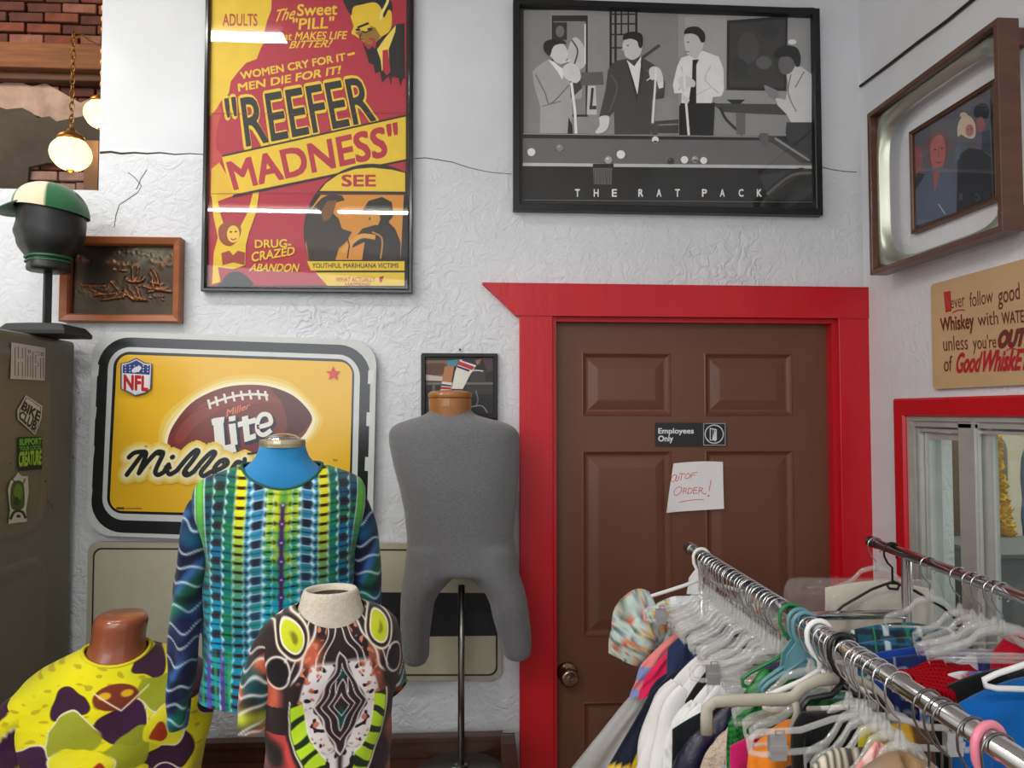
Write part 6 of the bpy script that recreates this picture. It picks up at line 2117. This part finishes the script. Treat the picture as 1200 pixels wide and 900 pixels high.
# ------------------------------------------------------------------ garments
def garment(name, label, cat, fn, y, hw, drop, slope, length, colfn, yaw=0., thick=.011, sleeves=None, flare=1.05, nu=56, nv=44, neck=.05, dip=.02, folds=.010, m=None, seed=0, mesh_extra=None, xoff=0., group=None, skew=0., round_=1.4):
    """cloth hung over a hanger: front and back layers as one closed shape with folds; x along the hanger"""
    rg_ = np.random.default_rng(seed)
    ph = rg_.uniform(0, 6.28, 6)
    parts = []
    na = nu * 2
    a = np.linspace(0, 2 * np.pi, na, endpoint=False)
    ca, sa = np.cos(a), np.sin(a)
    v = np.linspace(0, 1, nv) ** 1.25
    A_, Vv = np.meshgrid(a, v)
    s = np.sign(np.cos(A_)) * np.abs(np.cos(A_)) ** .85
    wid = hw * (1 + (flare - 1) * Vv)
    x = s * wid + skew * Vv
    xt = np.abs(s) * hw
    ztop = -drop - slope * np.clip((xt - neck) / (hw - neck), 0, 1) ** round_ - np.where(xt < neck, dip * (1 - (xt / neck) ** 2), 0) * (np.sin(A_) < 0) - .004
    z = ztop - length * Vv + slope * Vv * .8 * np.clip(xt / hw, 0, 1)
    open_ = np.clip(Vv / .10, 0, 1) ** .7
    th = thick * (.25 + .75 * open_) * np.abs(np.sin(A_)) ** .6 * np.sign(np.sin(A_))
    fold = folds * np.clip(Vv * 1.6, 0, 1) * (np.sin(s * 9 + ph[0]) + .6 * np.sin(s * 17 + ph[1] + Vv * 3) + .4 * np.sin(s * 29 + ph[2] - Vv * 2)) * .5
    fold2 = .003 * np.sin(s * 13 + Vv * 9 + ph[3]) + .002 * np.sin(s * 31 + ph[4])
    yy = th + fold + fold2 * np.clip(Vv * 6, 0, 1)
    P = np.stack([x + xoff, yy, z], -1).reshape(-1, 3)
    F_ = [(i * na + j, (i + 1) * na + j, (i + 1) * na + (j + 1) % na, i * na + (j + 1) % na) for i in range(nv - 1) for j in range(na)]
    for j in range(nu - 1 + 1):      # close along the shoulders
        k1, k2 = j % na, (na - j) % na
        k3, k4 = (j + 1) % na, (na - j - 1) % na
        if k3 <= nu and k1 != k2 or j == 0:
            q = [k1, k3, k4, k2]
            q2 = []
            for w_ in q:
                if w_ not in q2: q2.append(w_)
            if len(q2) >= 3: F_.append(tuple(q2))
    C = colfn(P[:, 0], P[:, 2], np.zeros((len(P), 3)))
    parts = [('cloth', P, F_, C)]
    if sleeves:
        for side in (-1, 1):
            if sleeves.get('only') and sleeves['only'] != side:
                continue
            L_, r_, out = sleeves['len'], sleeves['r'], sleeves.get('out', .05)
            zs = -drop - slope
            pth = [(side * hw * .74, 0, zs + slope * .35 - r_ * .55, r_ * .6), (side * hw * .90, 0, zs - .0 - r_ * .5, r_), (side * (hw + out * .3), -.004, zs - L_ * .3, r_ * sleeves.get('puff', 1)), (side * (hw + out * .7), -.006, zs - L_ * .7, r_ * sleeves.get('puff', 1) * .92), (side * (hw + out), -.006, zs - L_, r_ * sleeves.get('cuff', .75))]
            V2, F2, L2, an2 = sleeve_grid(pth, 30, 20, flat=sleeves.get('flat', .4), wrinkle=sleeves.get('wr', .005), seed=seed + 3 + side)
            V2[:, 0] += xoff
            cf = sleeves.get('col', colfn)
            parts.append(('sleeve', V2, F2, cf(V2[:, 0], V2[:, 2], np.zeros((len(V2), 3)))))
    c_, s_ = math.cos(yaw), math.sin(yaw)
    X0, Y0 = fn(y), y
    def tw(P):
        return np.stack([X0 + P[:, 0] * c_ - P[:, 1] * s_, Y0 + P[:, 0] * s_ + P[:, 1] * c_, RZ + P[:, 2]], -1)
    mm = m or CLOTH
    if len(parts) == 1:
        o = mk(name, tw(parts[0][1]), parts[0][2], mm, None, smooth=True, cols=parts[0][3])
        return tag(o, label, cat, group)
    t = thing(name, label, cat, (X0, Y0, RZ - drop - length), group)
    for nm, P, F_, C in parts:
        mk('body' if nm == 'cloth' else nm, tw(P), F_, mm, t, smooth=True, cols=C)
    return t
def plain(col, amt=.06):
    def f(x, z, C):
        C = C + np.array(col, dtype=float)
        return C * (1 + amt * sn(x * 100, z * 100, .3, 3))[:, None]
    return f
def band(col, bands):
    """bands: list of (z0, z1, colour) in local height"""
    def f(x, z, C):
        C = C + np.array(col, dtype=float)
        for z0, z1, c in bands:
            C[(z > z0) & (z < z1)] = c
        return C
    return f
def spots(base, cols, size, thr=.35, seed=1):
    def f(x, z, C):
        C = C + np.array(base, dtype=float)
        for k, c in enumerate(cols):
            C = mixc(C, c, np.clip((sn(x * 1000, z * 1000, size, seed + k) - thr) * 8, 0, 1))
        return C
    return f
def vstripe(base, c2, period, duty=.5):
    def f(x, z, C):
        C = C + np.array(base, dtype=float)
        C[((x / period) % 1) < duty] = c2
        return C
    return f
def plaid(x, z, C):
    C = C + np.array((22, 84, 104.))
    C = mixc(C, (20, 26, 30), ((x / .05) % 1 < .35) * .85)
    C = mixc(C, (14, 110, 160), ((z / .06) % 1 < .3) * .7)
    C = mixc(C, (20, 24, 28), ((z / .045) % 1 < .28) * .75)
    C = mixc(C, (206, 222, 222), (((x / .075) % 1 < .16) & ((z / .03) % 1 < .7)) * 1.)
    C = mixc(C, (30, 140, 90), ((x / .075 + .3) % 1 < .05) * 1.)
    C = mixc(C, (190, 214, 214), ((z / .06 + .5) % 1 < .07) * .8)
    return C
def knit(x, z, C):
    C = C + np.array((176, 6, 24.))
    i = np.floor(z / .013)
    h = np.hypot(((x / .0085 + .5 * (i % 2)) % 1) - .5, ((z / .013) % 1) - .5)
    return mixc(C, (70, 0, 10), np.clip((.30 - h) * 10, 0, 1) * .85)
LACE = mat('lace_cloth', rough=.95, vcol=True, bump=1.0, bscale=90, bump2=.6, b2scale=240, sheen=.2)
CRUMP = mat('crumpled_cloth', rough=.85, vcol=True, bump=.5, bscale=18, bump2=.2, b2scale=120, sheen=.2)
SATIN = mat('satin_cloth', rough=.35, vcol=True, bump=.35, bscale=30)
KNITM = mat('knit_cloth', rough=.95, vcol=True, bump=.4, bscale=160, spec=.1)
TULLE = clear_mat('white_tulle', body=.34, rough=.6, ior=1.05, bodycol=(236, 238, 238), bump=.4, bscale=50)
L = rail_l
floral = spots((190, 206, 196), [(196, 84, 56), (206, 120, 80), (84, 110, 96), (216, 176, 100), (120, 140, 160)], .2, .5, 5)
garment('floral_dress', 'pale mint floral dress with puffed sleeve and lace collar, farthest on the left rail', 'dress', L, 1.735, .12, .088, .03, .30, lambda x, z, C: mixc(floral(x, z, C), (226, 228, 232), np.clip((.085 - np.abs(x)) * 200, 0, 1) * np.clip((z + .155) * 200, 0, 1)), yaw=rot(3), sleeves=dict(len=.12, r=.046, out=.050, puff=1.25, cuff=.55, flat=.6, wr=.022), m=CRUMP, seed=2, thick=.018, xoff=-.015, nu=70, folds=.014)
garment('tulle_skirt', 'sheer white tulle skirt flaring out low at the far end of the left rail', 'skirt', L, 1.70, .175, .275, .02, .38, plain((235, 236, 236)), flare=2.9, m=TULLE, seed=3, thick=.03, folds=.05, nu=90)
garment('pink_striped_top', 'salmon pink and pale blue top between the floral dress and the hot pink one', 'top', L, 1.672, .165, .14, .085, .14, band((226, 130, 130), [(-.26, -.23, (130, 140, 190)), (-.31, -.28, (130, 140, 190))]), yaw=rot(3), seed=4, flare=1.15)
garment('hot_pink_top', 'hot pink long top between the salmon and navy garments on the left rail', 'top', L, 1.650, .160, .15, .09, .12, plain((216, 34, 84)), yaw=rot(3), seed=5, flare=1.1)
garment('navy_cardigan', 'dark navy long sleeved cardigan in front of the hot pink top', 'cardigan', L, 1.618, .132, .16, .085, .5, plain((30, 36, 58)), yaw=rot(3), seed=6, thick=.014, sleeves=dict(len=.10, r=.022, out=.02), flare=1.0)
garment('navy_denim_top', 'navy blue top clipped high between navy cardigan and white cardigans', 'top', L, 1.60, .12, .115, .05, .3, plain((40, 52, 88)), yaw=rot(3), seed=7)
garment('yellow_navy_dress', 'bright yellow and navy dress with coral hem, left of the white cardigans', 'dress', L, 1.590, .165, .18, .08, .45, lambda x, z, C: np.where((z < -.405)[:, None], np.array((240, 200, 60.)), np.where((x < -(.152 + (-z - .27) * .38))[:, None] | (z > -.275)[:, None], np.array((28, 34, 52.)), np.array((244, 222, 16.)))), yaw=rot(2), seed=8, flare=2.4, nu=90, folds=.006)
garment('white_cardigan', 'white long sleeved cardigan with red and black edging at the neck', 'cardigan', L, 1.535, .148, .150, .088, .5, lambda x, z, C: np.where((np.abs(x) < .062)[:, None] & (np.abs(x) > .05)[:, None] & (z > -.19)[:, None], np.array((190, 60, 40.)), np.array((226, 222, 222.))), yaw=rot(2), seed=9, thick=.015, folds=.012, flare=1.15, sleeves=dict(len=.4, r=.037, out=.05, flat=.5, wr=.009, col=plain((226, 222, 222), .02)))
garment('white_cardigan', 'plain white cardigan directly in front of the red edged white one', 'cardigan', L, 1.50, .135, .148, .090, .5, plain((230, 228, 228), .02), yaw=rot(2), seed=10, thick=.015, sleeves=dict(len=.4, r=.034, out=.045, flat=.5, wr=.008))
garment('black_strap_top', 'black top showing as a thin dark line between white garments', 'top', L, 1.475, .118, .155, .075, .3, plain((26, 24, 26)), yaw=rot(2), seed=11)
garment('white_pintuck_blouse', 'white pleated blouse with pink tag by its collar', 'blouse', L, 1.448, .13, .165, .08, .4, lambda x, z, C: np.where((((x / .012) % 1) < .2)[:, None], np.array((196, 192, 190.)), np.array((232, 230, 228.))), yaw=rot(2), seed=12, sleeves=dict(len=.24, r=.03, out=.045, flat=.5))
garment('white_t_shirt', 'white plain shirt in front of the pleated white blouse, pink collar trim', 'shirt', L, 1.42, .115, .165, .075, .4, band((234, 234, 236), [(-.172, -.15, (222, 90, 90))]), yaw=rot(2), seed=13, neck=.05, sleeves=dict(len=.24, r=.028, out=.04, flat=.5))
garment('black_skirt', 'plain black garment between the white shirts and the navy gold cuffed jacket', 'skirt', L, 1.392, .165, .20, .05, .4, plain((20, 24, 26)), yaw=rot(2), seed=14, thick=.012)
garment('navy_jacket', 'dark navy jacket with a gold satin cuff on its sleeve', 'jacket', L, 1.36, .130, .185, .07, .4, plain((26, 22, 50)), yaw=rot(2), seed=15, thick=.014, m=SATIN, sleeves=dict(len=.17, r=.030, out=.035, cuff=1., flat=.6, col=lambda x, z, C: np.where((z < -.375)[:, None], np.array((176, 152, 96.)), np.array((26, 22, 50.)))))
garment('lace_blouse', 'beige lace blouse with ruffled shoulder in front of the navy jacket', 'blouse', L, 1.315, .098, .180, .055, .36, plain((214, 192, 172), .12), yaw=rot(2), seed=16, thick=.022, m=LACE, folds=.02, sleeves=dict(len=.12, r=.022, out=.02, wr=.010, flat=.9))
garment('grey_satin_slip', 'silvery grey satin slip just in front of the beige lace blouse', 'dress', L, 1.278, .105, .215, .06, .35, plain((150, 150, 152)), yaw=rot(2), seed=17, m=SATIN, sleeves=dict(len=.12, r=.022, out=.02))
garment('slate_blue_top', 'slate blue knit top in front of the grey satin slip', 'top', L, 1.252, .11, .225, .055, .35, plain((84, 100, 112)), yaw=rot(2), seed=18)
garment('green_ruffle_top', 'shiny emerald green ruffled top hanging on the left rail', 'top', L, 1.228, .115, .085, .085, .3, lambda x, z, C: np.where((((x * .6 - z) / .009) % 1 < .35)[:, None], np.array((6, 60, 22.)), np.array((24, 128, 50.))), yaw=rot(2), seed=19, m=SATIN, xoff=.0, thick=.018)
garment('purple_scarf', 'dark purple cloth bunched beside the green ruffled top', 'scarf', L, 1.25, .045, .082, .02, .14, plain((52, 26, 92)), seed=20, m=CRUMP, thick=.02, neck=.01, xoff=-.012, nu=24, nv=20)
garment('orange_scarf_print', 'white and orange printed dress low in front of the slate blue top', 'dress', L, 1.195, .125, .205, .07, .4, spots((226, 220, 214), [(236, 140, 24), (40, 70, 130), (150, 96, 60)], .05, .1, 40), yaw=rot(2), seed=21)
garment('magenta_top', 'magenta top just behind the bright orange one inside the beige hanger', 'top', L, 1.13, .145, .135, .03, .35, plain((178, 20, 92)), seed=22, thick=.012)
garment('orange_blouse', 'bright orange top framed by the beige hanger', 'top', L, 1.105, .115, .118, .045, .3, plain((240, 132, 14), .03), seed=23, thick=.02, xoff=-.01, m=CRUMP, folds=.02)
garment('brown_print_dress', 'maroon and brown printed dress under the beige hanger end', 'dress', L, 1.09, .165, .175, .03, .35, spots((60, 36, 42), [(150, 96, 60), (178, 34, 70), (46, 60, 110)], .05, .2, 50), seed=24)
garment('black_blouse', 'solid black top filling the middle of the beige hanger', 'top', L, 1.045, .062, .082, .025, .25, plain((12, 12, 13), .02), seed=25, neck=.045, dip=.004, xoff=-.022, thick=.016)
garment('indigo_print_top', 'indigo blue printed top low behind the striped one', 'top', L, 1.0, .125, .135, .03, .35, spots((34, 36, 90), [(60, 60, 130), (20, 20, 40)], .06, .2, 60), seed=26)
garment('mustard_top', 'yellow and brown patterned top seen under the near part of the left rail', 'top', L, 1.02, .055, .092, .03, .35, spots((206, 160, 40), [(150, 84, 30), (196, 180, 40), (90, 60, 40)], .03, .2, 70), seed=27, xoff=.055)
garment('striped_top', 'black and white striped top on a clear hanger near the camera', 'top', L, .965, .10, .098, .045, .35, vstripe((214, 206, 186), (70, 66, 60), .0095, .42), seed=28, thick=.014, xoff=-.01)
garment('pink_white_top', 'pink and white cloth with raised corner, in front of the striped top', 'top', L, .93, .045, .075, .05, .3, spots((226, 150, 146), [(240, 200, 196), (206, 110, 110)], .12, .2, 80), seed=29, thick=.008, neck=.004, xoff=-.02, round_=1.0)
garment('tan_satin_top', 'tan and taupe satin top bulging nearest under the left rail', 'top', L, .895, .085, .074, .05, .35, lambda x, z, C: mixc(C + np.array((150, 118, 84.)), (146, 128, 112), np.clip(-x * 30 - .6, 0, 1)), seed=30, thick=.035, neck=.004, xoff=-.01, m=SATIN, folds=.02)
garment('olive_print_top', 'olive and grey patterned top nearest the camera on the left rail', 'top', L, .80, .075, .085, .05, .35, spots((112, 104, 84), [(60, 66, 54), (150, 140, 110)], .05, .2, 90), seed=31, thick=.02, xoff=.03)
garment('crimson_top', 'crimson top at the bottom right under the left rail', 'top', L, .775, .06, .118, .03, .3, plain((176, 16, 40)), seed=32, xoff=.0, thick=.014)

# hangers of the left rail, far to near
h = hanger_tubular((226, 226, 224), 'white_hanger_plastic', 'thick white plastic hanger with solid web, farthest on the left rail', hw=.15, r=.0045, drop=.05, slope=.05, solid=True)
put(h, True, L, 1.745, rot(3))
hc_ = hanger_wireplastic(hw=.10, neck=.074, slope=.046, low=.072, label='clear hanger with chrome hook, packed in the far run of the left rail')
GR = 'clear hangers packed on the left rail'
far_y = [1.71, 1.69, 1.668, 1.64, 1.615, 1.595, 1.58, 1.56, 1.545, 1.53, 1.505, 1.49, 1.47, 1.452, 1.44, 1.425, 1.405, 1.388, 1.372, 1.35, 1.33, 1.318, 1.30]
for i, y in enumerate(far_y):
    o = put(hc_, i == 0, L, y + rg.uniform(-.004, .004), rot(9), group=GR)
hclip = hanger_wireplastic(hw=.145, clips=True, bodym=CLEAR, label='clear plastic clip hanger with steel clips, by the floral dress on the left rail', br=.0055)
put(hclip, True, L, 1.66, rot(3))
put(hclip, False, L, 1.285, rot(4), 'clear plastic clip hanger with steel clips, just behind the green hanger')
h = hanger_tubular((30, 120, 64), 'green_hanger_plastic', 'green plastic tubular hanger on the left rail', hw=.085, r=.0034, drop=.055, slope=.05)
put(h, True, L, 1.238, rot(3))
h = hanger_tubular((92, 140, 148), 'teal_hanger_plastic', 'dusty teal plastic hanger with solid web, beside the green one', hw=.07, r=.0040, drop=.052, slope=.05, solid=True)
put(h, True, L, 1.205, rot(3))
put(h, False, L, 1.185, rot(4), 'dusty teal plastic hanger with solid web, nearer of the two teal ones')
hs = hanger_wireplastic(hw=.13, neck=.066, label='clear hanger with chrome hook between the teal and white hangers', br=.005)
put(hs, True, L, 1.165, rot(5))
h = hanger_tubular((232, 232, 230), 'bright_white_plastic', 'white plastic hanger with thick rounded hook in the middle of the left rail', hw=.09, r=.0045, drop=.055, slope=.045)
put(h, True, L, 1.135, rot(3))
put(hs, False, L, 1.112, rot(5), 'clear hanger with chrome hook, right in front of the white hook')
put(hs, False, L, 1.095, rot(5), 'clear hanger with chrome hook, just behind the black hook')
# beige hanger with long level arms turned down at the ends
BE = mat('beige_hanger_plastic', (176, 170, 154), rough=.4)
t = thing('clothes_hanger', 'wide beige plastic hanger with level arms turned down at the ends', 'hanger', (0, 0, 0))
g = G(); g.tube(hook_path(hr=.0195, wr=.0018, drop=.05), .0018, 8); g.build('hook', WIRE, t, smooth=True)
g = G()
arm = [(.0, 0, -.052), (.030, 0, -.054), (.052, 0, -.064), (.066, 0, -.078), (.08, 0, -.0805), (.15, 0, -.0815), (.183, 0, -.083), (.194, 0, -.092), (.195, 0, -.106), (.195, 0, -.13)]
g.tube([(-x, y, z) for x, y, z in arm], .0095, 8, flat=(1, .5)); g.tube(arm[:4] + [(.078, 0, -.095), (.086, 0, -.13)], .0065, 8, flat=(1, .6))
g.tube([(-.066, 0, -.078), (-.06, 0, -.10), (-.07, 0, -.128)], .006, 8, flat=(1, .6))
g.build('body', BE, t, smooth=True)
put(t, True, L, 1.078, rot(2))
h = hanger_tubular((18, 18, 19), 'black_hanger_plastic', 'black plastic hanger with thick hook on the left rail', hw=.06, r=.0046, drop=.05, slope=.03)
put(h, True, L, 1.062, rot(2))
hm = hanger_wireplastic(hw=.08, neck=.072, label='clear hanger with kinked steel hook, first in front of the black one', br=.005)
near = [(1.043, 'clear hanger with kinked steel hook, first in front of the black one'), (1.015, 'clear hanger with kinked steel hook, second in front of the black one'), (.99, 'clear hanger with kinked steel hook, third in front of the black one'),
        (.967, 'clear hanger with kinked steel hook, fourth in front of the black one'), (.945, 'clear hanger with kinked steel hook, over the striped top'), (.915, 'clear hanger with wide steel hook, over the pink and white cloth')]
for i, (y, lb) in enumerate(near):
    put(hm, i == 0, L, y, rot(8), lb)
hclip2 = hanger_wireplastic(hw=.15, neck=.068, clips=True, label='clear plastic clip hanger with large steel clips at the bottom centre', br=.006)
put(hclip2, True, L, 1.0, rot(2))
hw_ = hanger_wireplastic(hw=.09, neck=.09, hookm=mat('dull_hook', (120, 120, 118), rough=.3, metal=1), label='', br=.0045)
for i, (y, lb) in enumerate(((.855, 'steel hook hanger first after the tan satin top'), (.83, 'steel hook hanger in the near pair, farther one'), (.815, 'steel hook hanger in the near pair, nearer one'), (.775, 'steel hook hanger alone near the right edge'), (.735, 'steel hook hanger nearest the camera on the left rail'))):
    put(hw_, i == 0, L, y, rot(9), lb)
h = hanger_tubular((226, 130, 150), 'pink_hanger_plastic', 'pink plastic hanger hook at the bottom right corner', hw=.08, r=.005, drop=.05, slope=.04)
put(h, True, L, .75, math.radians(14))

# ------------------------------------------------------------------ right rail
Rr = rail_r
YA = math.radians(-8)
garment('cream_trousers', 'folded cream white cloth under a clear plastic cover, far end of the right rail', 'trousers', Rr, 1.86, .135, .088, .02, .4, plain((214, 206, 190), .03), yaw=YA, seed=41, thick=.012, neck=.01, flare=1.02, nu=40, xoff=-.005)
g = None
FILM = clear_mat('crinkled_film', body=.10, rough=.06, ior=1.5, bump=1.0, bscale=45, bodycol=(230, 225, 226))
V, F_, lx, lz, sa = body_grid([(RZ - .085, .15, .012, 0), (RZ - .09, .19, .02, 0), (RZ - .12, .20, .026, 0), (RZ - .2, .20, .03, 0), (RZ - .4, .2, .03, 0)], 30, 60, rail_r(1.875) - .045, 1.868, math.radians(-8), power=3, wrinkle=.008, seed=44)
o = mk('plastic_cover', V, F_, FILM, None, smooth=True)
tag(o, 'crinkled clear plastic cover around the cream cloth, sticking out towards the door', 'cover')
t = hanger_wireplastic(hw=.12, neck=.06, bodym=CLEAR, label='clear hanger with thin wire hook, farthest on the right rail')
put(t, True, Rr, 1.885, YA)
# black hanger with thin sloping arms
t = thing('clothes_hanger', 'black wire hanger with long sloping arms on the right rail', 'hanger', (0, 0, 0))
BKH = MATS['black_hanger_plastic']
g = G(); g.tube(hook_path(hr=.0195, wr=.0028, drop=.075), .0028, 8); g.build('hook', BKH, t, smooth=True)
g = G(); g.tube(mirror([(-.15, 0, -.17), (-.12, 0, -.142), (-.05, 0, -.10), (-.012, 0, -.085), (0, 0, -.083)]), .0034, 8); g.build('body', BKH, t, smooth=True)
g = G(); g.tube([(-.015, -.002, -.086), (0, -.004, -.078), (.016, -.002, -.086), (.01, -.004, -.098), (-.01, -.004, -.096), (-.015, -.002, -.086)], .0035, 7); g.build('swivel', BKH, t, smooth=True)
put(t, True, Rr, 1.80, YA)
hr_ = hanger_wireplastic(hw=.10, neck=.075, label='', br=.0062, slope=.045, low=.07)
rgt = [(1.63, 'white clear hanger with thin wire hook, alone just right of the post'), (1.515, 'clear hanger, first of the clear hooks near the mullion'), (1.47, 'clear hanger, second of the clear hooks near the mullion'), (1.44, 'clear hanger, third of the clear hooks near the mullion'), (1.40, 'clear hanger at the right edge of the picture, on the right rail')]
for i, (y, lb) in enumerate(rgt):
    put(hr_, i == 0, Rr, y, YA + rot(3), lb)
garment('plaid_flannel_shirt', 'teal, black and white plaid flannel shirt folded over on the right rail', 'shirt', Rr, 1.70, .125, .150, .02, .35, plaid, yaw=YA, seed=45, thick=.022, neck=.01, m=CRUMP, folds=.012, xoff=-.02, nu=90, nv=70)
garment('plaid_flannel_shirt', 'teal and blue plaid shirt right in front of the other flannel shirt', 'shirt', Rr, 1.645, .13, .168, .018, .35, lambda x, z, C: plaid(x + .02, z + .02, C) * .9 + np.array((4, 14, 22.)), yaw=YA, seed=46, thick=.018, neck=.01, m=CRUMP, xoff=-.03, nu=90, nv=70)
garment('royal_blue_shirt', 'royal blue shirt between the plaid shirts and the red knit', 'shirt', Rr, 1.585, .135, .168, .02, .35, plain((24, 66, 160)), yaw=YA, seed=47, neck=.01, thick=.014, xoff=-.015)
garment('navy_plaid_shirt', 'navy shirt with thin pale checks just behind the red knit', 'shirt', Rr, 1.55, .13, .172, .015, .35, lambda x, z, C: np.where((((x / .03) % 1 < .1) | ((z / .03) % 1 < .1))[:, None], np.array((150, 160, 190.)), np.array((34, 48, 104.))), yaw=YA, seed=48, neck=.01, thick=.012, xoff=-.01)
garment('white_blue_shirt', 'white and blue folded shirt right of the red knit', 'shirt', Rr, 1.50, .07, .150, .03, .3, lambda x, z, C: np.where((x > .02)[:, None], np.array((60, 84, 160.)), np.array((224, 226, 230.))), yaw=YA, seed=49, neck=.01, xoff=.045)
# red knit lies over the shirts: a folded slab of cloth
def fold_slab(name, label, cat, corners, z_in, z_out, col, m, th=.012, n=60, seed=0):
    """cloth folded over a hanger bar: four plan corners (x, y, z) far-left, far-right, near-right, near-left; hangs down at the near side"""
    P = []
    C_ = [Vector(c) for c in corners]
    rows = n
    for i in range(rows + 1):
        for j in range(n + 1):
            u_, v_ = j / n, i / rows
            p = (C_[0] * (1 - u_) + C_[1] * u_) * (1 - v_) + (C_[3] * (1 - u_) + C_[2] * u_) * v_
            sag = -.014 * (1 - v_) * math.sin(u_ * 9) * .3 - .006 * math.sin(u_ * 5 + v_ * 4 + seed)
            edge = -.03 * max(0, (v_ - .86) / .14) ** 2 - .02 * max(0, (.06 - v_) / .06) ** 2
            P.append((p.x, p.y, p.z + sag + edge))
    k = len(P)
    P2 = [(x, y + .002, z - th) for x, y, z in P]
    w_ = n + 1
    F_ = [(i * w_ + j, (i + 1) * w_ + j, (i + 1) * w_ + j + 1, i * w_ + j + 1) for i in range(rows) for j in range(n)]
    F2 = [tuple(q + k for q in f[::-1]) for f in F_]
    rim = [j for j in range(w_)] + [i * w_ + n for i in range(1, rows + 1)] + [rows * w_ + j for j in range(n - 1, -1, -1)] + [i * w_ for i in range(rows - 1, 0, -1)]
    F3 = [(rim[q], rim[(q + 1) % len(rim)], rim[(q + 1) % len(rim)] + k, rim[q] + k) for q in range(len(rim))]
    V = np.array(P + P2)
    a_ = V[:, 0] - V[:, 0].mean(); b_ = V[:, 1] - V[:, 1].mean()
    C = col(a_, b_, np.zeros((len(V), 3)))
    return tag(mk(name, V, F_ + F2 + F3, m, None, smooth=True, cols=C), label, cat)
def wp(px, py, z):
    v = ray(px, py)
    return Vector((0, 0, EYE)) + v * ((z - EYE) / v.z)
fold_slab('red_knit_top', 'bright red openwork knit top folded over on the right rail', 'top', [wp(1052, 779, 1.262), wp(1134, 773, 1.258), wp(1166, 798, 1.25), wp(1092, 815, 1.245)], 0, 0, knit, KNITM, seed=2, n=90)
garment('print_blouse', 'white blouse with small blue print beside the red knit', 'blouse', Rr, 1.385, .13, .155, .03, .35, spots((222, 224, 228), [(70, 110, 190), (200, 90, 90)], .09, .3, 95), yaw=YA, seed=51, xoff=-.02)
garment('black_cardigan', 'black cardigan between the print blouse and the bright blue shirt', 'cardigan', Rr, 1.345, .15, .135, .05, .4, plain((18, 18, 20)), yaw=YA, seed=52, thick=.02, neck=.02)
garment('bright_blue_shirt', 'bright cobalt blue shirt at the right edge on the right rail', 'shirt', Rr, 1.27, .15, .125, .055, .4, plain((4, 96, 176), .02), yaw=YA, seed=53, thick=.03, neck=.02, folds=.014)
garment('red_sweater', 'red sweater shoulder at the right edge under the clear hangers', 'sweater', Rr, 1.455, .06, .095, .05, .3, plain((190, 14, 44)), yaw=YA, seed=54, thick=.02, xoff=.085, neck=.01)
hg = hanger_tubular((236, 236, 236), 'gloss_white_plastic', 'glossy white plastic hanger end showing between the two rails', hw=.13, r=.0052, drop=.06, slope=.052)
put(hg, True, Rr, 1.215, YA)
hk = hanger_wireplastic(hw=.15, neck=.07, label='thick clear hanger lying over the red knit and black cardigan', br=.0075, slope=.045, low=.06)
put(hk, True, Rr, 1.375, math.radians(-4))
put(hk, False, Rr, 1.40, math.radians(-10), 'thick clear hanger just behind the one over the red knit')

# ------------------------------------------------------------------ fluorescent fittings on the ceiling
TUBEM = mat('fluorescent_tube', (255, 250, 240), emit=4.0)
for i, (x0_, x1_, y_, p_) in enumerate(TUBES):
    t = thing('tube_fitting', ('fluorescent tube fitting on the ceiling nearest the back wall', 'fluorescent tube fitting behind the camera, left one of a pair', 'fluorescent tube fitting behind the camera, right one of a pair', 'fluorescent tube fitting on the ceiling far left')[i], 'light', ((x0_ + x1_) / 2, y_, 3.34))
    g = G(); g.box(x0_, x1_, y_ - .06, y_ + .06, 3.375, 3.42); g.build('housing', CEIL, t)
    g = G(); g.tube([(x0_ + .02, y_, 3.355), (x1_ - .02, y_, 3.355)], .013, 10); g.build('tube', TUBEM, t, smooth=True)
